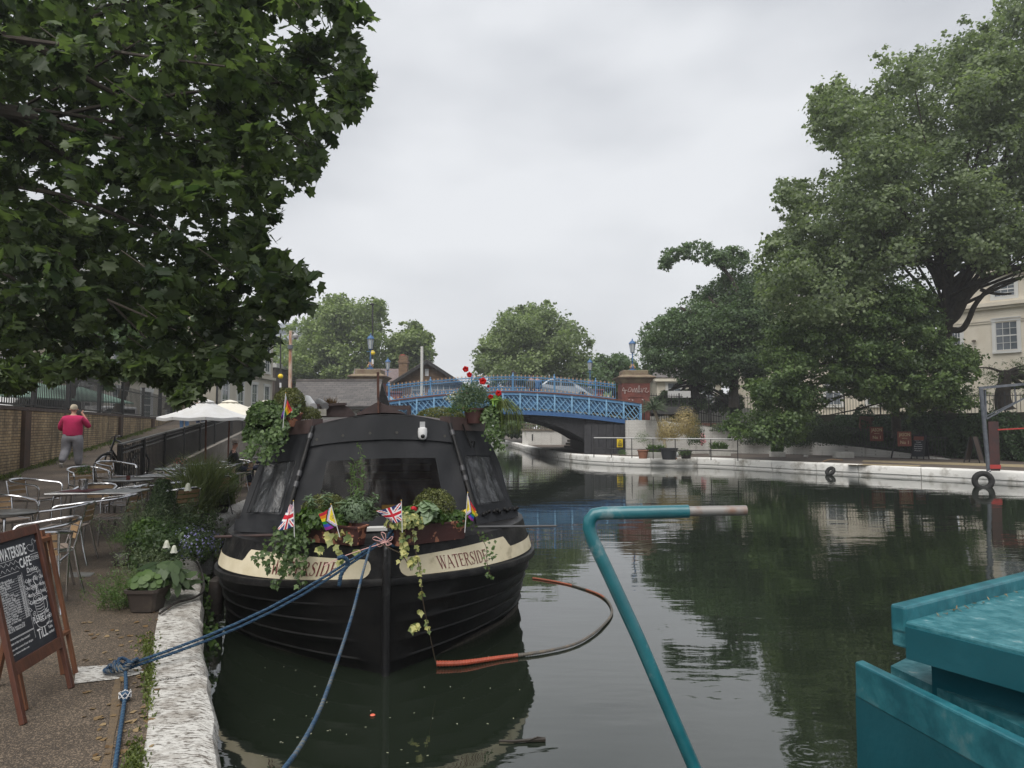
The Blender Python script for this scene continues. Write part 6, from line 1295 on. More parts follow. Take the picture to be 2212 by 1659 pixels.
# seated man with hat
M_blackcoat = mat('black_coat', (.012, .012, .014), .9, col2=(.025, .025, .028), scale=4); M_hat = mat('grey_felt_hat', (.22, .19, .16), .9, col2=(.16, .14, .12), scale=9)
def sitter(x, y, yaw, lb, hat, coat):
    t = thing('person', lb, 'person', (0, 0, 0)); OFF[t.name] = Vector((0, 0, 0))
    skin('body', [[(0, 0, .52, .10), (0, .02, .95, .09), (0, .04, 1.02, .05), (0, .06, 1.08, .05), (0, .08, 1.14, .082), (0, .08, 1.22, .07)], [(0, .02, .95, .09), (.19, .04, .92, .05), (.24, .10, .70, .04), (.14, .32, .66, .03), (.10, .38, .68, .028)], [(0, .02, .95, .09), (-.19, .04, .92, .05), (-.24, .10, .70, .04), (-.14, .32, .66, .03), (-.10, .38, .68, .028)], [(0, 0, .52, .10), (.1, .05, .50, .08), (.12, .42, .50, .06), (.12, .44, .10, .045), (.12, .54, .04, .035)], [(0, 0, .52, .10), (-.1, .05, .50, .08), (-.12, .42, .50, .06), (-.12, .44, .10, .045), (-.12, .54, .04, .035)]], M_skin, t, 1)
    skin('coat', [[(0, 0, .48, .19, .15), (0, -.01, .72, .20, .14), (0, .01, .92, .19, .12), (0, .04, 1.0, .08)], [(0, .01, .92, .19, .12), (.20, .04, .90, .085), (.26, .10, .70, .07), (.17, .28, .66, .05)], [(0, .01, .92, .19, .12), (-.20, .04, .90, .085), (-.26, .10, .70, .07), (-.17, .28, .66, .05)]], coat, t, 1)
    skin('trousers', [[(0, .02, .52, .14), (.11, .12, .51, .09), (.12, .43, .50, .075), (.12, .44, .12, .06)], [(0, .02, .52, .14), (-.11, .12, .51, .09), (-.12, .43, .50, .075), (-.12, .44, .12, .06)]], M_navy, t, 1)
    if hat: MB().lathe((0, .07, 1.20), [(.125, .0), (.125, .012), (.098, .02), (.096, .08), (.07, .11), (.02, .12)], 18).build('hat', M_hat, t, smooth=True)
    skin('hair', [[(0, .06, 1.13, .07), (0, .06, 1.18, .09)]], mat('grey_hair', (.3, .28, .26), .8) if hat else M_dkhair, t, 1)
    t.location = (x, y, .42); t.rotation_euler = (0, 0, R(yaw)); return t
sitter(-7.42, 18.9, -60, 'man in a black coat and grey felt hat sitting in a cafe chair', True, M_blackcoat)
sitter(-6.75, 19.7, 100, 'dark haired person in a navy top sitting opposite the man in the hat', False, M_navy)
# ================= bridge =================
M_blue = mat('blue_bridge_paint', (.065, .19, .38), .5, col2=(.10, .25, .44), scale=3, bump=.1, thirds=(.80, (.10, .13, .18)), lo=.3, hi=.6); M_dblue = mat('deep_blue_paint', (.025, .085, .22), .5, col2=(.04, .12, .27), scale=3)
M_sand = mat('red_sandstone', (.22, .07, .055), .9, col2=(.12, .045, .038), scale=2.2, bump=.35, bscale=14, detail=8); M_cap = mat('weathered_cap_stone', (.16, .11, .08), .9, col2=(.24, .20, .13), scale=2.6, bump=.3); M_redrail = mat('red_brown_ledge', (.16, .06, .045), .8, col2=(.10, .04, .03), scale=6)
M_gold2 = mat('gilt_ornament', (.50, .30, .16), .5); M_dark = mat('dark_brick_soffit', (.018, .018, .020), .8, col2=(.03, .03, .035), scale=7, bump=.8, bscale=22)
BY0, BY1 = 41.0, 52.5
def bx(px, Y=BY0): return (px - 1106) / FP * Y
XL, XR, XC = bx(826), bx(1384), bx(1098)
def deck(x): t = (x - XC) / (XR - XC); return 4.02 - .66 * min(abs(t), 1.15) ** 1.75
br = thing('canal_bridge', 'blue iron lattice girder bridge arching over the canal between red stone piers', 'bridge', (XC, BY0, 0))
NS = 60; xs = [XL + (XR - XL) * i / NS for i in range(NS + 1)]
GH = 1.30
def gb(x): return deck(x) - GH + .02
def strip(mb, y, zf0, zf1, th, x0=XL, x1=XR, n=NS):
    X_ = [x0 + (x1 - x0) * i / n for i in range(n + 1)]; rows = []
    for x in X_: rows.append([(x, y, zf0(x)), (x, y, zf1(x)), (x, y + th, zf1(x)), (x, y + th, zf0(x)), (x, y, zf0(x))])
    return mb.grid(rows).poly(rows[0][:4]).poly(rows[-1][:4][::-1])
for (yy, th, full) in ((BY0, .22, True), (BY1, .22, False)):
    sg = 1 if full else -1
    mb = MB(); strip(mb, yy - .05 * sg, lambda x: deck(x) - .20, lambda x: deck(x) - .04, .30 * sg); mb.build('top_chord', M_blue, br)
    mb = MB(); strip(mb, yy - .10 * sg, lambda x: deck(x) - .038, lambda x: deck(x) + .035, .4 * sg); mb.build('ledge', M_redrail, br)
    mb = MB(); strip(mb, yy - .07 * sg, gb, lambda x: gb(x) + .20, .26 * sg); strip(mb, yy - .14 * sg, lambda x: gb(x) - .03, lambda x: gb(x) + .001, .4 * sg); mb.build('bottom_chord', M_dblue if full else M_blue, br)
mb = MB(); strip(mb, BY0 + .19, gb, lambda x: deck(x) - .1, .06); mb.build('web_plate', M_blue, br)
mb = MB(); strip(mb, BY0 + .12, lambda x: gb(x) + .28, lambda x: gb(x) + .34, .06); mb.build('cream_conduit', mat('cream_conduit', (.35, .33, .24), .7), br)
mb = MB(); n_ = 15; sp_ = (XR - XL) / n_
for i in range(n_):
    x0 = XL + i * sp_
    for k in range(-2, 4):
        for dr in (1, -1):
            # diagonals within the bay, clipped
            a0 = x0 + k * sp_ / 4; a1 = a0 + sp_ * .75
            t0, t1 = max(0, (x0 - a0) / (a1 - a0)), min(1, (x0 + sp_ - a0) / (a1 - a0))
            if t1 - t0 < .1 or (dr == -1 and k % 2): continue
            xa, xb = a0 + (a1 - a0) * t0, a0 + (a1 - a0) * t1
            ya, yb = (t0, t1) if dr == 1 else (1 - t0, 1 - t1)
            if dr == -1: pass
            za = lambda x, f: gb(x) + .2 + (deck(x) - .2 - gb(x) - .2) * (1 - f)
            yy = BY0 + (.02 if dr == 1 else .07)
            mb.beam((xa, yy, za(xa, ya)), (xb, yy, za(xb, yb)), .04, .095 if dr == -1 else .06, up=(0, 1, 0))
mb.build('lattice', mat('light_blue_bridge_paint', (.16, .34, .53), .5, col2=(.20, .39, .57), scale=4), br)
for i in range(n_ + 1):
    x = XL + i * sp_; z0, z1 = gb(x) - .03, deck(x) - .05
    MB().prism([(x - .045, BY0 - .06, z1), (x - .045, BY0 - .10, (z0 + z1) / 2), (x - .045, BY0 - .07, z0 + .3), (x - .045, BY0 + .04, z0), (x - .045, BY0 + .16, z0), (x - .045, BY0 + .16, z1)], (.09, 0, 0)).build('stiffener', MATS['light_blue_bridge_paint'], br)
# parapet railings
RH = .86
for (yy, front) in ((BY0 + .05, 1), (BY1 - .05, 0)):
    x0, x1 = (bx(838), bx(1330)) if front else (bx(850, BY1), bx(1262, BY1)); mb = MB(); sx = .115 if front else .16; k = int((x1 - x0) / sx); sc_ = lambda x: deck(x) if front else deck(x)
    for i in range(k + 1): x = x0 + (x1 - x0) * i / k; mb.box((x, yy, sc_(x) + RH / 2), (.018, .018, RH - .02)).box((x, yy, sc_(x) + RH + .06), (.014, .014, .12))
    mb.build('railing_bars', M_blue, br); mb = MB()
    for (h, t_) in ((.06, .04), (RH - .16, .035), (RH, .045)): strip(mb, yy - .02, lambda x: sc_(x) + h - t_ / 2, lambda x: sc_(x) + h + t_ / 2, .04, x0, x1, 40)
    k = int((x1 - x0) / .23)
    for i in range(k): xa = x0 + i * .23; mb.beam((xa, yy, sc_(xa) + RH - .15), (xa + .23, yy, sc_(xa + .23) + RH - .01), .012, .015).beam((xa, yy, sc_(xa) + RH - .01), (xa + .23, yy, sc_(xa + .23) + RH - .15), .012, .016)
    mb.build('railing_rails', M_blue, br); mb = MB()
    for i in range(k):
        x = x0 + (i + .5) * .23; z = sc_(x) + RH + .02; mb.box((x, yy, z + .04), (.025, .03, .10)).ball((x - .035, yy, z + .05), .020, 5).ball((x + .035, yy, z + .05), .020, 5).ball((x, yy, z + .10), .022, 5)
        if front and i % 1 == 0: mb.box((x, yy, z - .10), (.05, .03, .04))
        mb.box((x, yy, sc_(x) + .14), (.05, .03, .10))
    mb.build('gilt_finials', M_gold2, br)
    for i in range(6):
        x = x0 + (x1 - x0) * (i + .02) / 5.5
        if x < x1: MB().lathe((x, yy, sc_(x)), [(.05, 0), (.045, RH), (.07, RH + .02), (.06, RH + .10), (.03, RH + .16), (.045, RH + .20), (.005, RH + .27)], 10).build('railing_post', M_blue, br, smooth=True)
# deck slab and soffit arch
mb = MB(); strip(mb, BY0 + .3, lambda x: deck(x) - .45, lambda x: deck(x) - .01, BY1 - BY0 - .6, bx(720), bx(1500)); mb.build('roadway', M_road, br)
sx0, sx1 = -9.2, 4.3; sxc = (sx0 + sx1) / 2
def arch(x): t = (x - sxc) / ((sx1 - sx0) / 2); return 2.72 - 1.55 * t * t * (.55 + .45 * t * t)
mb = MB(); rows = []
for i in range(41):
    x = sx0 + (sx1 - sx0) * i / 40; rows.append([(x, BY0 + .28 + (BY1 - BY0 - .4) * j / 18, arch(x) + .07 * (1 if j % 2 else -.2)) for j in range(19)])
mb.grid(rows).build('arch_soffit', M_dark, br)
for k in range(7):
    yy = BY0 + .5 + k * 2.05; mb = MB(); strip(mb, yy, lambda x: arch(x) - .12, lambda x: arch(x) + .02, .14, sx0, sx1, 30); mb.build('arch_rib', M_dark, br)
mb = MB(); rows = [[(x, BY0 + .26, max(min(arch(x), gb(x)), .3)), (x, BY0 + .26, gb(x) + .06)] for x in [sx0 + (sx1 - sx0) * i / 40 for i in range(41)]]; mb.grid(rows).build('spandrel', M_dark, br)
# right abutment
M_wwall = mat('white_painted_brick', (.62, .61, .58), .85, col2=(.30, .28, .25), scale=1.7, lo=.50, hi=.74, bump=.4, bscale=8, detail=9)
def wbrick():
    m = brickmat('whitewashed_brick', (.66, .65, .62), (.60, .59, .56), (.42, .40, .37), dirt=(.17, .15, .12), dlo=.56, dhi=.80, bw=.25, rh=.085, axis='xy', ms=.006); return m
M_wb = wbrick()
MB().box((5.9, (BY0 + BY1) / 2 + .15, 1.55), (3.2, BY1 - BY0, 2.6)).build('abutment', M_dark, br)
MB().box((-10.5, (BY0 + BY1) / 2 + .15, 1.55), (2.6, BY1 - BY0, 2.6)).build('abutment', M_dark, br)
# blue skewback end block and pipe
MB().box((XR - .08, BY0 - .05, gb(XR) + .02), (.42, .5, .22)).box((XR - .05, BY0 + .1, deck(XR) - .7), (.10, .3, 1.3)).build('bearing_block', M_blue, br)
MB().tube([(XR - .32, BY0 - .25, gb(XR)), (XR - .30, BY0 - .3, .9)], .05, 10).box((XR - .5, BY0 - .45, 1.55), (.22, .12, .2)).build('drain_pipe', mat('off_white_pipe', (.55, .54, .5), .5), br)
# piers
def pier(px, Y, top, w_, h0, lb, big=1):
    x = bx(px, Y); p_ = thing('stone_pier', lb, 'pier', (x, Y, h0)); k = w_
    MB().box((x, Y, (h0 + top - .75) / 2), (k, k, top - .75 - h0)).build('shaft', M_sand, p_, bevel=.02)
    MB().box((x, Y - k / 2 - .012, (deck(x) + top) / 2 - .30), (k * .62, .03, .7)).build('sunk_panel', M_sand, p_)
    ax4 = lambda s, z: [(x - s, Y - s, z), (x + s, Y - s, z), (x + s, Y + s, z), (x - s, Y + s, z)]
    mb = MB(); q = [(k * .5, top - .78), (k * .53, top - .72), (k * .56, top - .66), (k * .60, top - .55), (k * .68, top - .47), (k * .69, top - .42), (k * .50, top - .28)]
    mb.grid([ax4(s, z) for s, z in q], closed=True).poly(ax4(*q[-1])).poly(ax4(*q[0])[::-1]); mb.build('cornice', M_cap, p_)
    MB().box((x, Y, top - .15), (k * .92, k * .92, .28)).build('plinth', M_cap, p_, bevel=.03); return p_, x
p1, xr1 = pier(1369, 42.0, 5.30, 1.62, .9, 'red sandstone pier with white graffiti at the right end of the bridge')
mb = MB(); gr = [[(0, .5), (.06, .8), (.1, .2), (.14, .6)], [(.0, .5), (.2, .55)], [(.22, .4), (.28, .75), (.36, .75), (.34, .45), (.24, .4)], [(.4, .7), (.42, .35), (.5, .75), (.52, .35), (.58, .75), (.6, .3)], [(.63, .4), (.66, .9), (.70, .95), (.68, .5), (.66, .35), (.74, .45)], [(.76, .75), (.80, .35), (.86, .75)], [(.88, .7), (1.0, .75), (.92, .45), (1.02, .35), (1.08, .5)]]
for g_ in gr:
    c = curve([(xr1 - .80 + a * 1.42, 42.0 - .86, 3.42 + b * .62 + .35) for a, b in g_], 5); mb.tube(c, .015, 4)
for (a, b) in ((.45, -.35), (.9, -.3), (.95, -.42), (.3, -.3)): mb.box((xr1 - .8 + a * 1.3, 42 - .86, 3.75 + b * .6), (.08, .01, .06))
mb.build('graffiti', mat('pale_spray', (.46, .38, .36), .8), p1)
p2, xl1 = pier(799, 42.0, 5.36, 1.62, .4, 'red sandstone pier with mossy cap at the left end of the bridge')
for px, lb in ((1279, 'small red stone pier with round blue crest on the far parapet behind the silver car'), (845, 'small red stone pier with round blue crest on the far parapet near the gabled house')):
    Y = 51.6; x = bx(px, Y); z = deck(min(max(x, XL), XR)) ; t = thing('crest_pier', lb, 'pier', (x, Y, z)); MB().box((x, Y, z + .3), (1.5, .7, 1.4)).box((x, Y, z + 1.04), (1.7, .9, .10)).build('shaft', M_sand, t, bevel=.02)
    axx = Matrix.Rotation(R(90), 3, 'X'); MB().lathe((x - .1, Y - .37, z + .38), [(.36, -.01), (.38, 0), (.30, .02)], 24, ax=axx).build('crest_ring', mat('pale_blue_ring', (.25, .42, .60), .5), t)
    mb = MB(); mb.lathe((x - .1, Y - .40, z + .38), [(.22, -.01), (.26, 0), (.2, .015)], 20, ax=axx).build('crest_disc', mat('white_disc', (.6, .58, .55), .5), t)
    MB().beam((x - .28, Y - .425, z + .40), (x + .08, Y - .425, z + .40), .01, .09, up=(0, 0, 1)).beam((x - .1, Y - .427, z + .2), (x - .1, Y - .427, z + .56), .07, .012, up=(0, 1, 0)).build('crest_device', mat('crest_red', (.4, .06, .05), .5), t)
M_lglass = mat('lantern_glass', (.42, .45, .45), .15, spec=.8); M_lbulb = mat('frosted_bulb', (.6, .55, .45), .4)
def lamp(x, Y, z0, z1, lb, sc_=1.0):
    t = thing('street_lamp', lb, 'street lamp', (x, Y, z0), 'blue ornamental lamps on the bridge'); H = z1 - z0
    MB().lathe((x, Y, z0), [(.20 * sc_, 0), (.20 * sc_, .04 * H), (.10 * sc_, .06 * H), (.13 * sc_, .10 * H), (.06 * sc_, .14 * H), (.045 * sc_, .30 * H), (.06 * sc_, .31 * H), (.035 * sc_, .34 * H), (.03 * sc_, .53 * H), (.07 * sc_, .55 * H), (.09 * sc_, .57 * H)], 12).build('column', M_dblue, t, smooth=True)
    mb = MB()
    for k in range(6): a = k * 1.047; mb.tube(curve([(x + .10 * sc_ * math.cos(a), Y + .10 * sc_ * math.sin(a), z0 + .07 * H), (x + .17 * sc_ * math.cos(a), Y + .17 * sc_ * math.sin(a), z0 + .12 * H), (x + .07 * sc_ * math.cos(a), Y + .07 * sc_ * math.sin(a), z0 + .17 * H), (x + .10 * sc_ * math.cos(a), Y + .10 * sc_ * math.sin(a), z0 + .21 * H)], 3), .018 * sc_, 5)
    mb.build('gilt_scrolls', M_gold2, t); MB().beam((x - .22 * sc_, Y, z0 + .5 * H), (x + .22 * sc_, Y, z0 + .5 * H), .02, .025).build('crossbar', M_blue, t)
    MB().lathe((x, Y, z0 + .57 * H), [(.11 * sc_, 0), (.19 * sc_, .27 * H)], 6).build('glass', M_lglass, t); MB().lathe((x, Y, z0 + .64 * H), [(.05 * sc_, 0), (.06 * sc_, .1 * H), (.03 * sc_, .12 * H)], 8).build('bulb', M_lbulb, t, smooth=True)
    mb = MB()
    for k in range(6): a = k * 1.047; mb.tube([(x + .112 * sc_ * math.cos(a), Y + .112 * sc_ * math.sin(a), z0 + .57 * H), (x + .192 * sc_ * math.cos(a), Y + .192 * sc_ * math.sin(a), z0 + .84 * H)], .008 * sc_, 4)
    mb.build('glazing_bars', M_dblue, t); MB().lathe((x, Y, z0 + .84 * H), [(.22 * sc_, 0), (.21 * sc_, .02 * H), (.13 * sc_, .07 * H), (.05 * sc_, .10 * H), (.03 * sc_, .12 * H), (.045 * sc_, .135 * H), (.005, .17 * H)], 12).build('lantern_roof', M_dblue, t, smooth=True)
lamp(xr1 - .05, 42, 5.3, 7.22, 'blue ornamental lamp on top of the graffitied pier right of the bridge')
lamp(xl1, 42, 5.36, 7.55, 'tallest looking blue lamp on the left mossy pier, with a yellow globe beside it', 1.05)
lamp(bx(1275, 52.6), 52.6, 5.0, 7.05, 'blue lamp above the far parapet behind the silver car'); lamp(bx(837, 52.6), 52.6, 5.0, 7.10, 'blue lamp above the far parapet in front of the gabled house')
# car on the bridge
car = thing('parked_car', 'silver grey hatchback crossing the bridge behind the blue railing', 'car', (bx(1205, 46.5), 46.5, 3.85)); cx0, cz = bx(1146, 46.5), 3.62
M_car = mat('silver_car_paint', (.20, .22, .24), .3, metal=.5, coat=.6); M_cg = mat('car_glass', (.03, .04, .045), .08)
prof = [(0, .35), (.03, .75), (.18, .92), (.55, .98), (1.15, 1.42), (1.7, 1.5), (2.4, 1.45), (3.1, 1.02), (3.9, .85), (4.1, .6), (4.1, .3), (3.6, .22), (.4, .22)]
rows = []
for yy, k in ((-.85, 0), (-.80, .0), (.8, 0), (.85, 0)): rows.append([(cx0 + a, 46.5 + yy * (1 if b < 1.0 else .8), cz + b - (.0 if abs(yy) < .84 else .0)) for a, b in prof])
mb = MB().grid(rows, closed=True); mb.poly(rows[0]).poly(rows[-1][::-1]); mb.build('body', M_car, car, bevel=.03)
MB().prism([(cx0 + a, 46.5 - .80, cz + b) for a, b in ((.75, 1.0), (1.22, 1.38), (1.9, 1.42), (1.9, 1.02))], (0, .02, 0)).prism([(cx0 + a, 46.5 - .80, cz + b) for a, b in ((1.97, 1.02), (1.97, 1.42), (2.35, 1.38), (2.9, 1.02))], (0, .02, 0)).build('side_window', M_cg, car)
for a in (.8, 3.3): w_ = MB().lathe((cx0 + a, 46.5 - .86, cz + .32), [(.22, 0), (.32, .02), (.32, .2), (.2, .22)], 20, ax=Matrix.Rotation(R(-90), 3, 'X')).build('wheel', M_tyre, car)
MB().box((cx0 + .06, 46.5 - .6, cz + .8), (.08, .4, .12)).build('tail_light', mat('red_lens', (.35, .02, .02), .2), car)
# two people on the bridge
walker(1148, 870, 43.5, M_khaki, M_navy, 'dark jacketed pedestrian on the crest of the bridge, left of a pair', M_dkhair); walker(1161, 870, 43.6, mat('blue_jacket', (.05, .12, .25), .8), M_jean, 'pedestrian in a blue jacket on the crest of the bridge, right of a pair', M_dkhair)

# ================= right bank =================
# white wall beyond the bridge with balustrade, steps
ww = thing('white_canal_wall', 'whitewashed brick wall with a stone balustrade beyond the bridge arch', 'wall', tuple(P(1128, 966, .42)))
a, b = P(1126, 958, .42), P(1212, 970, .42); c = P(1250, 966, .42); Yw = 60; xa, xb, xc_ = bx(1128, Yw), bx(1213, Yw), bx(1262, Yw + 2)
MB().prism([(xa, Yw, .3), (xb, Yw, .3), (xb, Yw, 1.62), (xa, Yw, 1.62)], (.6, 5, 0)).build('wall', M_wb, ww)
MB().prism([(xb + .01, Yw + .02, .3), (xc_ + 1, Yw + 2.4, .3), (xc_ + 1, Yw + 2.4, 1.55), (xb + .01, Yw + .02, 1.6)], (0, 3, 0)).build('side_wall', mat('white_side', (.50, .50, .49), .85, col2=(.4, .39, .37), scale=2), ww)
M_bal = mat('weathered_stone', (.22, .19, .15), .9, col2=(.12, .10, .08), scale=4, bump=.4)
MB().box(((xa + xb) / 2 + .1, Yw + .4, 1.70), (xb - xa + .4, 1, .16)).box(((xa + xb) / 2 + .1, Yw + .3, 2.17), (xb - xa + .4, .3, .09)).build('balustrade_rails', M_bal, ww)
mb = MB()
for k in range(17): mb.lathe((xa + .15 + k * (xb - xa) / 17, Yw + .25, 1.78), [(.03, 0), (.07, .1), (.035, .22), (.06, .34)], 7)
mb.build('balusters', M_bal, ww, smooth=True); MB().box((bx(1150, Yw), Yw - .01, 1.05), (.1, .03, .55)).build('slot', M_dark, ww)
st = thing('stone_steps', 'short flight of dark stone steps rising beside the whitewashed wall under the bridge', 'steps', (bx(1236, 52), 52, .42)); mb = MB()
for k in range(4): mb.box((bx(1240, 53) + k * .1, 53 + k * .35, .50 + k * .2), (1.5 - k * .1, .5, .16))
mb.build('treads', M_bal, st)
# near black planks over the right abutment face
hd = thing('dark_hoarding', 'dark plank gates closing the bridge abutment behind the handrail', 'gate', (5.9, 40.9, .42)); mb = MB()
for k in range(7): mb.box((bx(1258) + .3 + k * .42, 40.96 + .02 * (k % 2), 1.25), (.40, .05, 1.75))
mb.build('planks', mat('dark_planks', (.018, .018, .022), .6, col2=(.035, .035, .04), scale=3), hd)
sg = thing('warning_sign', 'yellow warning sign with a black triangle on the dark gate', 'sign', tuple(PD(1338, 958, 40.8))); c = PD(1339, 956.5, 40.85)
MB().box(tuple(c), (.34, .02, .48)).build('plate', mat('sign_yellow', (.75, .55, .02), .5), sg)
MB().tube([c + Vector((.11, -.02, -.02)), c + Vector((0, -.02, .17)), c + Vector((-.11, -.02, -.02))], .014, 4, closed=True).box(tuple(c + Vector((0, -.02, .05))), (.02, .01, .09)).box(tuple(c + Vector((0, -.02, -.10))), (.26, .01, .03)).box(tuple(c + Vector((0, -.02, -.16))), (.22, .01, .03)).build('triangle', M_iron, sg)
# white retaining wall: top line falls to the right
WL = [(1352, 983, 907, 39.6), (1395, 983, 907, 40), (1440, 982, 909, 41), (1523, 980, 921, 41.8), (1600, 979, 930, 42), (1640, 979, 940, 41.6), (1720, 981, 950, 40.6), (1836, 985, 963, 38.4), (1920, 988, 973, 36.8), (1990, 990, 982, 35.5), (2053, 993, 991, 34.4)]
rw = thing('white_retaining_wall', 'patchy white painted brick wall stepping down along the far towpath behind the pots', 'wall', tuple(P(1572, 979, .42))); rows = []; tops = []
for x, yb, yt, Y in WL:
    q = PD(x, yt, Y); X_ = q.x; tops.append(Vector((X_, Y, q.z))); rows.append([(X_, Y, .3), (X_, Y, q.z), (X_, Y + .3, q.z), (X_, Y + .3, .3)])
MB().grid(rows).build('brickwork', M_wb, rw)
# sloping path filled behind the wall
mb = MB(); rows = [[(t.x, t.y + .3, t.z - .12), (t.x + 1.2, t.y + 2.6, max(t.z - .1, .5) + .1)] for t in tops]; mb.grid(rows).build('path', M_pav, kind='structure')
def railing(nm, lb, line, h, sp_, m=M_iron, post=2.2, cat='railing', th=.02, rails=(.10, .92), name_bars='bars'):
    t = thing(nm, lb, cat, tuple(line[0])); mb = MB(); acc = 0; ps = []
    for a, b in zip(line, line[1:]):
        n_ = max(1, int((b - a).length / sp_))
        for i in range(n_): p = a.lerp(b, i / n_); mb.box((p.x, p.y, p.z + h / 2), (th, th, h)); ps.append(p)
        for f in rails: mb.beam(a + Vector((0, 0, h * f)), b + Vector((0, 0, h * f)), .03, .04)
    mb.build(name_bars, m, t); k = max(1, int(post / sp_))
    for p in ps[::k][:40]: MB().box((p.x, p.y, p.z + h / 2 + .03), (.06, .06, h + .06)).build('post', m, t)
    return t
railing('ramp_fence', 'low black iron fence on top of the white retaining wall, sloping down to the right', [t + Vector((0, .12, 0)) for t in tops[5:]] , 1.05, .14)
railing('ramp_fence', 'black iron fence rising from the pier behind the spiky palm', [PD(1392, 915, 41), PD(1450, 921, 41.6), PD(1530, 936, 42.2), PD(1560, 942, 42.3)], 1.35, .15, rails=(.06, .85))
railing('street_fence', 'tall black iron fence at street level between the pier and the big trees', [Vector((8.6, 44.6, 2.2)), Vector((14, 46, 2.1)), Vector((20, 43.5, 2.0)), Vector((26.5, 37, 1.9)), Vector((31, 31, 1.9)), Vector((36, 24, 1.9))], 1.9, .17, cat='fence')
MB().prism([(8.6, 44.3, 1.3), (14, 45.6, 1.3), (14, 45.6, 2.2), (8.6, 44.3, 2.3)], (0, .25, 0)).build('low_brick_wall', brickmat('red_brick', (.20, .08, .05), (.14, .06, .04), (.10, .08, .07), axis='xy'), label='low red brick wall under the tall fence right of the pier', cat='wall')
MB().prism([PD(x, y, 39.5) for x, y in ((1858, 930), (1858, 898), (1915, 902), (1915, 932))], (.1, .4, 0)).build('garden_wall', MATS['red_brick'], label='small red brick wall panel among the ivy behind the red signs', cat='wall')
MB().box(tuple(PD(1717, 862, 46.5)) if False else tuple(PD(1718, 850, 60)), (.01, .01, .01)) 
# white sign board behind fence
wsb = thing('white_board', 'blank white notice board standing behind the tall fence right of the pier', 'notice board', tuple(PD(1718, 900, 45))); MB().box(tuple(PD(1718, 850, 46)), (2.6, .05, .8)) 
MB().box(tuple(PD(1718 - 0, 852, 46)) if False else tuple(PD(1717, 851, 46)), (.01, .01, .01))
c = PD(1718 - 0, 851, 46); c = PD((2400 + 702 * .452) / 1.852, (1250 + 722 * .452) / 1.852, 45.2)
MB().box(tuple(c), (1.45, .05, .42)).build('panel', mat('board_white', (.5, .5, .5), .6), wsb); MB().box((c.x - .5, c.y, c.z - .6), (.06, .06, .9)).box((c.x + .5, c.y, c.z - .6), (.06, .06, .9)).build('post', M_iron, wsb)
# quay handrail
M_gal = mat('pale_top_rail', (.45, .45, .44), .45)
hr = thing('quay_handrail', 'two bar metal handrail with a pale top rail along the white coping by the bridge', 'handrail', tuple(P(1400, 993, .44))); pts = [(1283, 987.5, 945), (1321, 988, 945.5), (1365, 989, 946), (1411, 990.5, 946.5), (1459, 993, 947), (1536, 993.5, 947.5), (1594, 995, 948)]
base = [P(x, y, .44) for x, y, _ in pts]; top = [PD(x, t, b.y) for (x, _, t), b in zip(pts, base)]; zt_ = sum(t.z for t in top) / len(top)
for b in base: MB().tube([b, Vector((b.x, b.y, zt_))], .022, 6).build('post', M_iron, hr)
MB().tube([Vector((b.x, b.y, zt_)) for b in base], .028, 6).build('top_rail', M_gal, hr); MB().tube([Vector((b.x, b.y, .44 + (zt_ - .44) * .45)) for b in base], .02, 6).build('lower_rail', M_iron, hr)
# pots on far bank
def at(x, y, z=.43): return P(x, y, z)
t = potplant('terracotta_pot', 'terracotta pot with a shrub at the foot of the bridge abutment', at(1389, 990), .27, .42, M_terra); bush('foliage', at(1389, 990) + Vector((0, 0, .9)), (.5, .4, .55), 700, .07, M_green, t, 'lance', 61, .1)
def wbox(x, y, w_, h, lb, plant=True, seed=1):
    c = at(x, y); t = thing('white_trough', lb, 'planter', tuple(c)); MB().box((c.x, c.y, c.z + h / 2), (w_, .35, h)).build('box', mat('white_trough_paint', (.58, .57, .54), .7, col2=(.45, .44, .4), scale=4), t, bevel=.01)
    if plant: grass('leaves', [tuple(c + Vector((random.uniform(-.4, .4) * w_, random.uniform(-.1, .1), h))) for _ in range(160)], .45, None, M_green, .35, seed, .5, parent=t)
wbox(1417, 989, .95, .30, 'long white trough with leafy stems beside the terracotta pot', seed=1); wbox(1555, 984, 1.1, .36, 'white trough with spiky leaves behind the end of the handrail', seed=2); wbox(1679, 986, .75, .26, 'small white trough with ferns under the dark rose bush', seed=3); wbox(1822, 988.5, .95, .30, 'white trough standing before the ramp fence left of the red signs', seed=4, plant=False); wbox(1741, 987, .1, .1, 'tiny white block on the far towpath', plant=False)
t = potplant('bamboo_tub', 'big dark tub of straw coloured bamboo behind the handrail', at(1445, 992), .42, .55, mat('dark_grey_tub', (.03, .032, .036), .5)); M_bam = leafmat('bamboo_leaves', (.22, .17, .07), (.48, .38, .18), .3)
c = at(1445, 992) + Vector((.0, .2, 1.2)); p, d = bushpts(c, (.65, .5, .95), 2600, 62, .1); scatter('foliage', M_bam, p, d, .11, 'lance', t, down=.3)
t = potplant('bamboo_tub', 'taller straw coloured bamboo clump right of the dark tub', at(1482, 990), .3, .4, M_blk); c = at(1482, 990) + Vector((.1, .4, 1.45)); p, d = bushpts(c, (.8, .5, 1.25), 3800, 63, .1); scatter('foliage', M_bam, p, d, .11, 'lance', t, down=.3)
t = thing('spiky_palm', 'spiky cabbage palm leaning in front of the pier', 'palm', tuple(at(1436, 985))); ba = at(1440, 984); tp_ = PD(1412, 882, 39.5); mb = MB(); mb.tube(curve([ba, PD(1432, 940, 39.6), PD(1420, 905, 39.6), tp_], 4), [.09] * 13, 8).build('trunk', mat('pale_trunk', (.20, .17, .12), .9, bump=.4), t, smooth=True)
p = np.array([tuple(tp_)] * 90) + rng.normal(size=(90, 3)) * .03; d = unit(90); mb = MB()
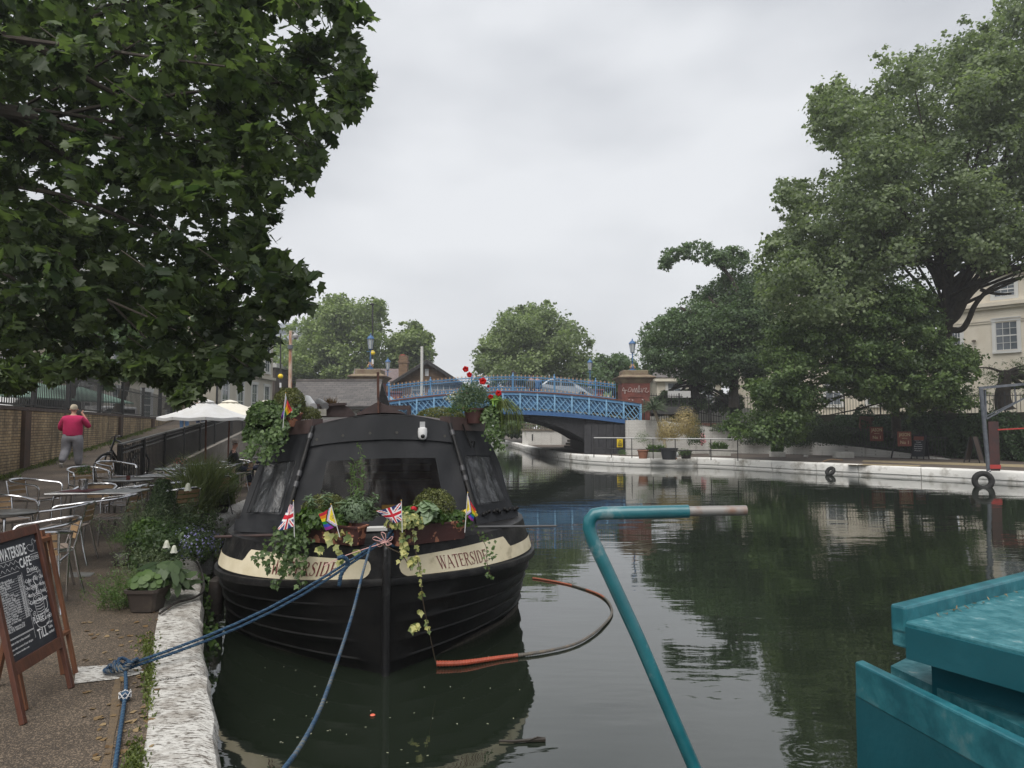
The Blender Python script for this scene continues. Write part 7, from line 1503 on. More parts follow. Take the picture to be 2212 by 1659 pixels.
for k in range(110): v = Vector(unit(1)[0]); v.z = abs(v.z) * .9 - .2; q = tp_ + v.normalized() * .85 - Vector((0, 0, .12)); mb.tube([tp_, tp_.lerp(q, .5) + Vector((0, 0, .06)), q], [.02, .022, .003], 4)
mb.build('spikes', leafmat('palm_spikes', (.07, .10, .05), (.16, .19, .09), .1), t)
M_dkbush = leafmat('dark_bush_leaves', (.018, .036, .015), (.055, .09, .038), .25); gl = thing('globe_lamp', 'small white globe lamp on the ground between the bamboo tubs', 'lamp', tuple(at(1459, 991))); MB().ball(at(1459, 991) + Vector((0, 0, .22)), .16, 12).build('globe', M_wp, gl, smooth=True); MB().lathe(at(1459, 991), [(.10, 0), (.05, .1)], 10).build('base', M_terra, gl)  # darker green leaves for the bushes along the white wall
for i, (x, y, rx, h, n, m_, lf, lb) in enumerate(((1478, 991, .5, .5, 500, M_green, 'lance', 'strappy green daylily tuft in front of the bamboo'), (1505, 985, .5, 1.9, 1600, M_dkgreen, 'oval', 'dark climbing rose on the white wall right of the bamboo'), (1570, 930, 1.1, .7, 1500, M_dkgreen, 'oval', 'dark shrub hanging over the top of the white wall'), (1655, 980, 1.6, 1.6, 4600, M_dkbush, 'oval', 'large dark bush growing at the foot of the white wall'), (1782, 985, 1.6, 1.8, 3600, M_dkbush, 'oval', 'dark spreading bush against the wall left of the white trough'), (1345, 988, .3, .4, 200, M_green, 'lance', 'small weed at the foot of the dark gate'), (1620, 978, .5, 1.0, 600, M_dkgreen, 'lance', 'thin dark stems climbing the step of the white wall'), (1722, 982, 1.2, 1.3, 2600, M_dkbush, 'oval', 'dark rounded shrub between the two bigger bushes on the white wall'))):
    c = at(x, y) if y > 960 else PD(x, y + 10, 41.6); t = thing('wall_shrub', lb, 'shrub', tuple(c)); bush('foliage', c + Vector((0, .2, h * .5)), (rx, .5, h * .58), n, .09, m_, t, lf, 70 + i, .15)
    if i == 1:
        mb = MB(); q = PD(1505, 955, 41); p, d = bushpts(PD(1519, 953, 40.8), (.15, .1, .55), 60, 3, .2); scatter('pink_flowers', leafmat('pink_hollyhock', (.5, .15, .2), (.75, .4, .42), .2), p, d + CAMD, .12, 'round', t); 
# ivy bank
M_ivyd = leafmat('dark_ivy', (.014, .032, .012), (.05, .095, .03), .25)
hb = thing('ivy_bank', 'long dark ivy covered bank behind the far towpath at the right', 'hedge', tuple(P(2100, 998, .42))); hl_ = [Vector((16.5, 42.8, 0)), Vector((20, 39.5, 0)), Vector((22.4, 35.6, 0)), Vector((24.0, 31.2, 0)), Vector((26.5, 27.5, 0)), Vector((33, 20, 0))]
rn = np.random.default_rng(4); n = 30000; tt = rn.random(n) * (len(hl_) - 1.001); ii = tt.astype(int); A = np.array([tuple(v) for v in hl_]); base_ = A[ii] + (A[ii + 1] - A[ii]) * (tt - ii)[:, None]; dv = A[ii + 1] - A[ii]; dv /= np.linalg.norm(dv, axis=1, keepdims=True); nv = np.stack([dv[:, 1], -dv[:, 0], 0 * dv[:, 0]], 1); nv *= np.where(nv[:, 0] > 0, -1, 1)[:, None]
hh = rn.random(n); topz = 2.75 + .35 * np.sin(tt * 9) + .2 * np.sin(tt * 23); z = .45 + hh * (topz - .45); bulge = .55 * np.sin(hh * math.pi * .9) + .18 * np.sin(tt * 31 + hh * 7) + rn.normal(0, .08, n); pts = base_ + nv * (bulge - hh * .5)[:, None]; pts[:, 2] = z
scatter('ivy_leaves', M_ivyd, pts, nv + rn.normal(size=(n, 3)) * .5 + np.array([0, 0, .3]), .135, 'oval', hb, down=.6)
mb = MB(); mb.grid([[(v.x, v.y, .4), (v.x + .1, v.y + .1, 1.5), (v.x + .5, v.y + .4, 2.7), (v.x + 2, v.y + 1.5, 2.6), (v.x + 2, v.y + 1.5, .4)] for v in hl_]).build('earth', mat('dark_earth', (.02, .022, .012), 1), hb)
# red signs, A boards
M_sred = mat('faded_red_board', (.24, .07, .045), .7, col2=(.18, .05, .035), scale=5); M_let = mat('cream_lettering', (.62, .50, .30), .7)
def flattext(mb, txt, c, w_, h, rz=0, bold=.01):
    v, f = textmesh(txt, 1, bold=bold); x0 = min(p[0] for p in v); x1 = max(p[0] for p in v); s = w_ / (x1 - x0); cc, s_ = math.cos(rz), math.sin(rz)
    mb.add([Vector(c) + Vector((((p[0] - x0) * s - w_ / 2) * cc, ((p[0] - x0) * s - w_ / 2) * s_, p[1] * h / .72)) for p in v], f)
for (x0, y0, x1, y1, Y, lb) in ((1890, 961, 1930, 1009, 36.2, 'left one of the two faded red boards hung on the ramp fence'), (1963, 966, 2003, 1013, 35.0, 'right one of the two faded red boards hung on the ramp fence, the brighter')):
    xc, yc = (x0 + x1) / 2, None; cx_, cy_ = {1890: (1893.5, 937), 1963: (1953.5, 947.5)}[x0]; c = PD(cx_, cy_, Y); t = thing('hanging_sign', lb, 'sign', tuple(c)); MB().box(tuple(c), (.62, .03, .72), rz=-.25).build('board', M_sred, t, bevel=.006); mb = MB()
    o = Vector((-.012, -.03, 0)); flattext(mb, 'JASON', c + o + Vector((0, 0, .13)), .50, .17, -.25); flattext(mb, 'WITH', c + o + Vector((0, 0, .0)), .24, .05, -.25); flattext(mb, 'No 1', c + o + Vector((0, 0, -.25)), .36, .17, -.25); mb.build('lettering', M_let, t, fix=False)
def aboard(x, y, w_, h, rz, lb, m1, txt=None, face=None):
    c = at(x, y); t = thing('pavement_sign', lb, 'sign', tuple(c)); M = Matrix.Rotation(rz, 3, 'Z')
    def q(a, b, z_): return c + M @ Vector((a, b, z_))
    for s in (-1, 1):
        top = .05 * s; bot = .32 * s
        MB().prism([q(-w_ / 2, bot - (bot - top) * .12, .12), q(w_ / 2, bot - (bot - top) * .12, .12), q(w_ / 2, top, h), q(-w_ / 2, top, h)], M @ Vector((0, .02, 0))).build('panel', m1, t)
        for e_ in (-1, 1): MB().beam(q(e_ * w_ / 2, bot, 0), q(e_ * w_ / 2, top, h), .04, .04).build('leg', M_bf, t)
    if txt:
        mb = MB(); tl = Vector((0, 0, 0))
        for k, (s, sz) in enumerate(txt):
            z_ = h * (.88 - k * .09); f_ = 1 - z_ / h; b_ = -(.05 + .27 * f_) - .012; v, f = textmesh(s, 1, bold=.01); x0 = min(p[0] for p in v); x1 = max(p[0] for p in v); ss_ = w_ * sz / (x1 - x0)
            mb.add([q((p[0] - x0) * ss_ - w_ * sz / 2, b_ - .0 + p[1] * h * .06 * .22, z_ + p[1] * h * .06) for p in v], f)
        mb.build('writing', M_chalk, t, fix=False)
        MB().prism([q(-w_ * .42, -.115, h * .80), q(w_ * .42, -.115, h * .80), q(w_ * .42, -.068, h * .96), q(-w_ * .42, -.068, h * .96)], M @ Vector((0, -.012, 0))).build('red_header', M_sred, t)
    return t
aboard(1988, 991, .55, 1.15, -.9, 'black chalk menu A board standing beside the ramp fence, white writing on it', M_board, [('', .1)] * 0 + [('MENU', .4), ('Coffee  Tea', .7), ('Cakes', .4), ('Ice Cream', .6), ('Sandwiches', .7), ('Cold Drinks', .7), ('Wine Beer', .6)])
aboard(2105, 999, .5, 1.15, .6, 'dark wooden A board standing just left of the grey gantry post', mat('brown_board', (.05, .035, .028), .7))
MB().beam(at(1925, 990) + Vector((0, 0, 0)), at(1925, 990) + Vector((.35, 0, 1.35)), .05, .06).build('leaning_post', M_bf, label='black slanting timber prop leaning on the fence between the two red signs', cat='prop')
# gantry, sign, tyres, barrier
M_gant = mat('grey_blue_steel', (.055, .065, .08), .5, col2=(.12, .13, .15), scale=6)
gn = thing('mooring_gantry', 'grey steel gantry post with a braced arm reaching out to the right', 'gantry', tuple(at(2134, 1018))); b = at(2136, 1019); tpz = PD(2119, 838, b.y)
MB().tube([b, Vector((tpz.x, b.y, tpz.z))], .07, 12).build('post', M_gant, gn, smooth=True); T_ = Vector((tpz.x, b.y, tpz.z)); ar = T_ + Vector((2.9, -1.0, .28))
MB().beam(T_ + Vector((-.08, 0, 0)), ar, .07, .09).beam(T_ + Vector((.14, 0, -.05)), T_ + Vector((.14, 0, -1.1)), .06, .05).beam(T_ + Vector((.14, -.02, -1.1)), T_ + Vector((1.9, -.6, .05)), .05, .05).beam(T_ + Vector((.14, -.02, -1.0)), T_ + Vector((1.0, -.3, -.5)), .03, .03).beam(T_ + Vector((1.0, -.3, -.5)), T_ + Vector((1.0, -.3, .05)), .03, .03).build('arm', M_gant, gn)
MB().box((b.x + .18, b.y - .05, 1.35), (.34, .06, 1.75), rz=-.1).build('timber_board', mat('dark_red_timber', (.06, .018, .015), .6, col2=(.03, .015, .015), scale=3), gn); MB().box((b.x + .18, b.y - .085, .62), (.36, .04, .14), rz=-.1).build('red_tape', mat('red_tape', (.38, .035, .03), .6), gn)
MB().beam(Vector((b.x + .3, b.y - .1, 1.93)), Vector((b.x + 3.2, b.y - .8, 2.12)), .03, .045).build('red_barrier', MATS['red_tape'], label='thin red plastic barrier bar stretched right from the gantry', cat='barrier')
def tyre(c, r, rr_, ax, lb, m=M_tyre):
    mb = MB(); u, v = ax; mb.tube([Vector(c) + u * (r * math.cos(a)) + v * (r * math.sin(a)) for a in [i * 2 * math.pi / 28 for i in range(28)]], rr_, 10, closed=True); return mb.build('tyre', m, smooth=True, label=lb, cat='tyre')
tn = (RQ[4] - RQ[2]).normalized(); wp_ = P(2121, 1039, .2)
tyre(wp_ + Vector((-.05, -.14, .02)), .25, .095, (Vector((1, -.3, 0)).normalized(), Vector((0, 0, 1))), 'upright black tyre hung as a fender on the white wall below the gantry')
tyre(P(1790, 1017, .16) + Vector((0, -.15, 0)), .15, .08, (Vector((.5, -.5, .3)).normalized(), Vector((.2, .5, .6)).normalized()), 'small black tyre fender half turned on the white wall, left of the middle')
MB().tube([Vector((b.x, b.y - .1, .5)), wp_ + Vector((0, -.2, .28))], .012, 5).build('tyre_rope', M_stick, label='short pale cord tying the tyre to the gantry foot', cat='cord')
MB().tube(curve([at(1778, 998) + Vector((0, 0, .03)), at(1795, 996) + Vector((0, 0, .08)), at(1820, 995) + Vector((0, 0, .03))], 4), .03, 5).build('driftwood', mat('bleached_wood', (.25, .17, .10), .9), label='small piece of bleached wood lying on the white coping', cat='stick')

# ================= buildings =================
M_stucco = mat('cream_stucco', (.62, .56, .46), .85, col2=(.70, .65, .55), scale=.8, bump=.08, detail=8); M_stucco2 = mat('pale_stucco', (.50, .46, .38), .85, col2=(.60, .56, .47), scale=.7, detail=7); M_slate = mat('slate_roof', (.075, .07, .07), .8, col2=(.14, .125, .12), scale=3.5, bump=.5, bscale=9, detail=8, thirds=(.76, (.28, .26, .23)))
M_winglass = mat('window_glass', (.06, .075, .09), .06, spec=.9, col2=(.11, .13, .15), scale=.7); M_frame = mat('white_sash', (.62, .62, .60), .5)
def window(parent, o, ux, w_, h, nx=3, ny=4, deep=.12, surround=True, n=None):
    """sash window whose lower left corner is o, running along ux; n points out of the wall"""
    o = Vector(o); ux = Vector(ux).normalized(); up = Vector((0, 0, 1)); n = n or ux.cross(up).normalized()
    def p(a, b, c): return o + ux * a + up * b + n * c
    def bar(a0, b0, a1, b1, c0, c1, mb): return mb.add([p(a0, b0, c0), p(a1, b0, c0), p(a1, b1, c0), p(a0, b1, c0), p(a0, b0, c1), p(a1, b0, c1), p(a1, b1, c1), p(a0, b1, c1)], [(0, 1, 2, 3), (4, 5, 6, 7), (0, 1, 5, 4), (1, 2, 6, 5), (2, 3, 7, 6), (3, 0, 4, 7)])
    mb = MB()
    if surround:
        bar(-.22, -.05, -.0, h + .0, -.02, .07, mb); bar(w_, -.05, w_ + .22, h, -.02, .07, mb); bar(-.26, h, w_ + .26, h + .26, -.02, .10, mb); bar(-.22, -.22, w_ + .22, -.05, -.02, .14, mb)
    for i in range(nx + 1): a = w_ * i / nx; t_ = .035 if i in (0, nx) else .015; bar(max(0, a - t_), 0, min(w_, a + t_), h, .008, .03, mb)
    for i in range(ny + 1): a = h * i / ny; t_ = .04 if i in (0, ny, ny // 2) else .015; bar(0, max(0, a - t_), w_, min(h, a + t_), .009, .033, mb)
    f = mb.build('window', M_frame, parent); MB().add([p(0, 0, .005), p(w_, 0, .005), p(w_, h, .005), p(0, h, .005)], [(0, 1, 2, 3)]).build('pane', M_winglass, f)
def blockb(parent, o, ux, ln, dep, z0, z1, m, name='wall'):
    o = Vector(o); ux = Vector(ux).normalized(); b = Vector((-ux.y, ux.x, 0)); b = b if b.y > 0 or abs(ux.y) > .9 else -b
    return MB().prism([Vector((q.x, q.y, z0)) for q in (o, o + ux * ln, o + ux * ln + b * dep, o + b * dep)], (0, 0, z1 - z0)).build(name, m, parent), b
# right cream villa: front runs from near right to far left
vl = thing('cream_villa', 'cream stucco villa with sash windows and cornices behind the big plane tree at the right', 'building', (35, 45, 2)); ux = Vector((-.67, .742, 0)).normalized(); far_ = PD(2056, 668, 52); o = far_ - ux * 22; zc = far_.z
nO = Vector((-ux.y * 1, ux.x, 0)); nO = nO if nO.x < 0 else -nO
bk = -nO; MB().prism([Vector((q.x, q.y, 1.8)) for q in (o, far_, far_ + bk * 12, o + bk * 12)], (0, 0, zc + 2.35 - 1.8)).build('wall', M_stucco, vl)
def course(z0, z1, out_, nm): MB().prism([Vector((q.x, q.y, z0)) for q in (o + nO * out_ - ux * .1, far_ + nO * out_ + ux * out_, far_ + bk * .2 + ux * out_, far_ + bk * .2 - ux * .2, o + bk * .2)], (0, 0, z1 - z0)).build(nm, M_stucco, vl)
course(zc - .12, zc + .14, .38, 'cornice'); course(zc - .30, zc - .13, .22, 'cornice'); course(zc + .15, zc + .30, .2, 'cornice'); course(zc - 1.15, zc - 1.0, .10, 'string_course'); course(zc - 1.30, zc - 1.18, .06, 'string_course'); course(zc + 2.1, zc + 2.4, .30, 'parapet')
MB().prism([Vector((q.x, q.y, zc + 2.36)) for q in (o, far_, far_ + bk * 12, o + bk * 12)], (0, 0, .12)).build('roof', M_slate, vl)
def onw(px, Yg=None):   # distance from far corner along the wall for a picture column
    a_ = (px - 1106) / FP; # x = a*y approx on line
    t = (far_.x - a_ * far_.y) / (ux.x * -1 * -1 - a_ * ux.y) if False else (a_ * far_.y - far_.x) / (-ux.x + a_ * ux.y)
    return t
for px0, px1, yt, yb in ((2157, 2204, 695, 757), (2157, 2202, 612, 642), (2057, 2074, 640, 670), (2062, 2080, 715, 775)):
    t0, t1 = onw(px0), onw(px1); A_ = far_ - ux * t0; zt = PD(px0, yt, A_.y).z; zb = PD(px0, yb, A_.y).z; s0 = far_ - ux * max(t0, t1); window(vl, (s0.x, s0.y, zb), ux, abs(t1 - t0), zt - zb, 3, 4, n=nO)
for k in range(2): t = onw(2110); q = far_ - ux * t + nO * .15; q.z = PD(2112, 738 + k * 22, q.y).z; MB().lathe(q, [(.12, 0), (.14, .1), (.05, .15)], 12).build('alarm_box', M_bal, vl)
# villas behind the trees
def villa(lb, X0, X1, Y, z0, z1, m, wins, roof=True, name='stucco_house', pitch=1.6, mr=M_slate):
    t = thing(name, lb, 'building', ((X0 + X1) / 2, Y, z0)); MB().box(((X0 + X1) / 2, Y + 5, (z0 + z1) / 2), (X1 - X0, 10, z1 - z0)).build('wall', m, t); MB().box(((X0 + X1) / 2, Y - .1, z1 - .25), (X1 - X0 + .6, .8, .25)).build('cornice', m, t)
    if roof: MB().prism([(X0 - .3, Y - .3, z1), (X0 - .3, Y + 10.3, z1), (X0 - .3, Y + 5, z1 + pitch)], (X1 - X0 + .6, 0, 0)).build('roof', mr, t)
    for (a, b, w_, h) in wins: window(t, (X0 + a, Y - .01, z0 + b), (1, 0, 0), w_, h, 2, 4, n=Vector((0, -1, 0)))
    return t
villa('cream stucco house glimpsed through the ash tree left of the plane trunk', 21.5, 36, 60, 1.8, 12.6, M_stucco, [(1.5, 2, 1.3, 2.2), (5, 2, 1.3, 2.2), (8.5, 2, 1.3, 2.2), (1.5, 6, 1.3, 2.2), (5, 6, 1.3, 2.2), (8.5, 6, 1.3, 2.2), (12, 6, 1.3, 2.2), (12, 2, 1.3, 2.2)])
villa('pale house low behind the dark tree right of the bridge pier', 13.5, 19.5, 66, 1.8, 6.5, M_stucco2, [(1, 2.2, 1.2, 2), (4, 2.2, 1.2, 2), (1, 6, 1.2, 2), (4, 6, 1.2, 2)])
wv_ = thing('white_garden_wall', 'white garden wall behind the tall fence right of the bridge pier', 'wall', (15, 55, 1.8)); MB().box((14.5, 55, 2.6), (8, .3, 1.6)).build('wall', mat('white_render', (.50, .49, .46), .9), wv_)
# white van parked behind the fence at right
# slate roofed lodge left of the bridge
M_lw = mat('lodge_white', (.55, .55, .53), .8); sl = thing('slate_lodge', 'low white lodge with a long grey slate roof beside the left end of the bridge', 'building', (-9.2, 36, .42))
a, b = PD(633, 877, 35), PD(815, 876, 35); c, d = PD(640, 822, 38), PD(825, 822, 38)
MB().prism([a, b, d, c], (0, 0, -.12)).build('roof', brickmat('slate_courses', (.085, .08, .08), (.13, .12, .115), (.04, .04, .04), dirt=(.17, .16, .15), dlo=.5, dhi=.85, bw=.35, rh=.11, axis='x', ms=.01), sl)
MB().prism([c, d, d + Vector((0, 3, -1.4)), c + Vector((0, 3, -1.4))], (0, 0, -.12)).build('roof_back', M_slate, sl); MB().beam(c + Vector((0, 0, .03)), d + Vector((0, 0, .03)), .2, .12).build('ridge_tiles', M_slate, sl)
MB().box(((a.x + b.x) / 2, 38, (a.z + .2) / 2), (b.x - a.x - .5, 5, a.z - .4)).build('wall', M_lw, sl); MB().beam(a + Vector((0, -.05, -.1)), b + Vector((0, -.05, -.1)), .12, .14).build('gutter', M_iron, sl)
MB().box((PD(790, 893, 35.4).x, 35.47, 2.3), (.55, .04, 1.1)).build('blue_door', M_dblue, sl)
MB().prism([(a.x + .2, 35.55, a.z - .1), (c.x + .1, 38, c.z - .1), (c.x + .2, 40.6, a.z - .1)], (.12, 0, 0)).build('gable', M_lw, sl)
# gabled brick house
M_gb = brickmat('gable_brick', (.24, .15, .085), (.17, .10, .06), (.09, .075, .06), axis='xy', dlo=.55, dhi=.9); gh = thing('gabled_house', 'brown brick gabled house with dark bargeboards behind the left half of the bridge', 'building', (-7, 60, .5)); Y = 60
gl_, gr_, ga = PD(848, 826, Y), PD(994, 824, Y), PD(922, 782, Y)
MB().prism([(gl_.x, Y, .5), (gr_.x, Y, .5), (gr_.x, Y, gr_.z), (ga.x, Y, ga.z - .1), (gl_.x, Y, gl_.z)], (0, 9, 0)).build('wall', M_gb, gh)
for e_, nm in ((PD(838, 830, Y - .8), 0), (PD(1002, 829, Y - .8), 1)):
    ap = PD(922, 777, Y - .8); d_ = (e_ - ap); up_v = Vector((0, 0, 1)); MB().prism([ap, e_, e_ + Vector((0, 0, -.22)), ap + Vector((0, 0, -.28))], (0, .08, 0)).build('bargeboard', M_iron, gh); MB().prism([ap + Vector((0, 0, .06)), e_ + Vector((0, 0, .06)), e_ + Vector((0, 0, -.04)), ap + Vector((0, 0, -.04))], (0, 10, 0)).build('roof', M_slate, gh)
MB().beam(PD(846, 829, Y - .1), PD(996, 829, Y - .1), .2, .25).build('tie_beam', M_iron, gh); MB().box(tuple(PD(922, 804, Y - .03)), (.32, .1, .6)).build('alarm_box', M_wp, gh)
for px in (902, 944, 970): window(gh, (PD(px, 860, Y).x - .5, Y - .01, PD(px, 864, Y).z), (1, 0, 0), 1.1, 1.3, 2, 3, surround=False, n=Vector((0, -1, 0)))
a, b, c, d = PD(759, 822, 63), PD(868, 822, 63), PD(868, 796, 66), PD(766, 796, 66)
wg = thing('slate_wing', 'purple slate roofed wing with red brick chimney left of the gabled house', 'building', tuple(PD(810, 840, 62))); MB().prism([a, b, c, d], (0, 0, -.15)).build('roof', mat('purple_slate', (.12, .09, .09), .8, col2=(.17, .13, .125), scale=3, bump=.4), wg); MB().box(((a.x + b.x) / 2, 65.5, a.z / 2), (b.x - a.x - .5, 5, a.z - .2)).build('wall', M_gb, wg)
ch_ = PD(872, 800, 62.5); MB().box((ch_.x, 62.5, PD(872, 800, 62.5).z - .3), (.75, .9, 3.2)).box((ch_.x, 62.5, PD(872, 790, 62.5).z + .32), (.9, 1.0, .18)).build('chimney', M_gb, wg)
for x, y in ((870, 775), (875, 786)): q = PD(x, y, 62.4); MB().lathe(q + Vector((0, 0, -.5)), [(.20, 0), (.18, .5), (.24, .52), (.22, .9), (.19, .9)], 12).build('chimney_pot', mat('red_chimney_pot', (.30, .06, .045), .7), wg)
# left street terraces
def facade_block(lb, X, Y0, Y1, z0, z1, m, bays, floors, name='stucco_terrace'):
    t = thing(name, lb, 'building', (X, Y0, z0)); MB().box((X - 6, (Y0 + Y1) / 2, (z0 + z1) / 2), (12, Y1 - Y0, z1 - z0)).build('wall', m, t); bw_ = (Y1 - Y0) / bays; fh = (z1 - z0 - .8) / floors
    for f in range(floors): MB().box((X + .12, (Y0 + Y1) / 2, z0 + (f + 1) * fh + .1), (.36, Y1 - Y0 + .4, .28)).build('cornice', m, t)
    for i in range(bays):
        for f in range(floors): window(t, (X + .01, Y0 + (i + .5) * bw_ + .65, z0 + f * fh + .75), (0, -1, 0), 1.3, fh - 1.5, 2, 4, n=Vector((1, 0, 0)))
    MB().box((X - 6, (Y0 + Y1) / 2, z1 + .15), (12.5, Y1 - Y0 + .3, .3)).build('parapet', m, t)
    for f in range(int((z1 - z0) / .55)):
        for yy in (Y0 - .02, Y1 - .3): MB().box((X + .05, yy + .25, z0 + .3 + f * .55), (.14, .62, .40)).build('quoin', m, t) if yy < Y0 else None
    return t
facade_block('pale stucco terrace with quoins and tall windows beyond the parasols', -25.0, 60, 74, 1.8, 12.5, M_stucco2, 4, 2)
facade_block('cream terrace seen through the iron fence at the far left', -27.0, 22, 40, 1.8, 12, M_stucco, 5, 3)
facade_block('pale terrace with balconies glimpsed through the fence in the middle of the left side', -26.5, 42, 57, 1.8, 13, M_stucco2, 4, 3)
t = thing('brick_office', 'dark brown brick modern block with white windows behind the yellow beacon', 'building', (-27, 80, 1.8)); MB().box((-31, 84, 5.2), (9.2, 10, 6.8)).build('wall', brickmat('brown_brick', (.13, .09, .07), (.10, .07, .055), (.08, .07, .06), axis='xy'), t)
for k in range(3): window(t, (-35 + k * 2.7, 78.98, 4.4), (1, 0, 0), 1.6, 1.7, 2, 2, surround=False, n=Vector((0, -1, 0)))
MB().box((-31, 84, 8.75), (9.6, 10.4, .5)).build('parapet', M_lw, t)
t = thing('grey_tower_block', 'distant grey glass tower block behind the trees at the left', 'building', (-48, 150, 2)); MB().box((-49, 150, 12), (10, 10, 22)).build('wall', mat('grey_cladding', (.33, .36, .40), .4), t)
for f in range(9): MB().box((-49, 144.97, 3 + f * 2.3), (9, .06, 1.1)).build('window_band', M_winglass, t)
# beacons, poles
M_yel = mat('beacon_yellow', (.80, .58, .02), .4)
def beacon(x, yg, Y, ybot, ytop, r, lb):
    b, g = PD(x, ybot, Y), PD(x, yg, Y); t = thing('belisha_beacon', lb, 'beacon', tuple(b), 'yellow crossing beacons'); MB().tube([b, PD(x, ytop, Y)], .055, 8).build('pole', M_iron, t); MB().ball(g, r, 16).build('globe', M_yel, t, smooth=True); MB().tube([PD(x, yg + 14, Y), PD(x, yg + 24, Y)], .075, 8).build('white_band', M_wp, t)
beacon(606, 812.5, 52, 875, 720, .19, 'yellow crossing beacon on a black pole left of the rust streaked pole'); beacon(805, 762, 48, 815, 655, .17, 'yellow crossing beacon beside the tall lamp on the left pier')
bpy.data.objects['belisha_beacon.001']; MB().lathe(PD(804, 657, 48), [(.14, -.05), (.17, 0), (.05, .1)], 10).build('pole_cap', M_iron, bpy.data.objects['belisha_beacon.001'])
t = thing('rusty_lamp_pole', 'rust streaked white lamp pole with a small grey lantern left of the slate roof', 'lamp post', tuple(PD(626, 900, 33))); MB().tube([PD(626, 900, 33), PD(628, 714, 33)], [.10, .075], 10).build('pole', mat('rust_streaked_white', (.52, .42, .34), .7, col2=(.35, .15, .08), scale=3, stretch=(3, 3, .6), lo=.45, hi=.6), t, smooth=True)
MB().lathe(PD(638, 727, 33), [(.03, -.12), (.13, -.06), (.15, .05), (.09, .14), (.02, .17)], 12).tube([PD(628, 716, 33), PD(634, 715, 33), PD(638, 721, 33)], .025, 6).build('lantern', mat('grey_lantern', (.30, .30, .30), .4), t, smooth=True); MB().box(tuple(PD(627, 749, 32.9)), (.20, .15, .18)).build('flood_lamp', M_gant, t)
MB().tube([PD(911, 860, 50), PD(911.5, 748, 50)], .10, 8).build('white_pole', mat('off_white_pole', (.55, .55, .52), .6), label='plain white flagpole in front of the gabled house', cat='pole')
MB().tube([PD(782, 820, 44), PD(782, 790, 44)], .10, 8).build('black_pipe', M_iron, label='short black flue behind the left pier', cat='pipe')
for k, (x, Y, hgt) in enumerate(((372, 40, 8), (345, 38, 7), (468, 54, 7))):
    MB().tube([(bx(x, Y), Y, 1.8), (bx(x, Y), Y, 1.8 + hgt)], [.09, .06], 8).build('lamp_post', M_iron, label=['slim black post behind the street fence, right one of two', 'slim black post behind the street fence, left one of two', 'slim black post in front of the quoined terrace'][k], cat='post')
# vehicles behind the street fence
for k, (Y, ln, col, lb) in enumerate(((17.5, 4.8, (.6, .6, .6), 'white van roof just visible behind the fence at the far left'), (29, 4.6, (.58, .58, .58), 'white van behind the street fence past the woman'), (40, 4.4, (.5, .5, .5), 'pale car behind the street fence near the parasols'))):
    x = Xw(Y) - 3.2; t = thing('parked_van' if k < 2 else 'parked_car', lb, 'van' if k < 2 else 'car', (x, Y, 1.75)); z1 = 1.95 if k < 2 else 1.4; m_ = mat('vehicle_paint_%d' % k, col, .3, coat=.5)
    MB().prism([(x, Y - ln / 2, 2.0), (x, Y - ln / 2, 2.9), (x, Y - ln / 2 + 1, 1.75 + z1), (x, Y + ln / 2 - .2, 1.75 + z1), (x, Y + ln / 2, 2.9), (x, Y + ln / 2, 2.0)], (-1.7, 0, 0)).build('body', m_, t, bevel=.08); MB().prism([(x + .01, Y - ln / 2 + .6, 2.75), (x + .01, Y - ln / 2 + 1.2, 1.6 + z1), (x + .01, Y + ln / 2 - .5, 1.6 + z1), (x + .01, Y + ln / 2 - .4, 2.75)], (-.02, 0, 0)).build('side_window', M_cg, t)
    for dy in (-ln * .3, ln * .3): MB().lathe((x + .02, Y + dy, 2.07), [(.2, -.2), (.32, -.18), (.32, 0), (.2, .02)], 16, ax=Matrix.Rotation(R(90), 3, 'Y')).build('wheel', M_tyre, t)
# green market awning behind the fence
MB().prism([(Xw(25) - 2.2, 23, 3.0), (Xw(25) - 2.2, 31, 3.0), (Xw(25) - 4.5, 31, 3.7), (Xw(25) - 4.5, 23, 3.7)], (0, 0, .06)).build('green_awning', mat('pale_green_canvas', (.22, .34, .28), .8), label='pale green awning spread behind the street fence', cat='awning')
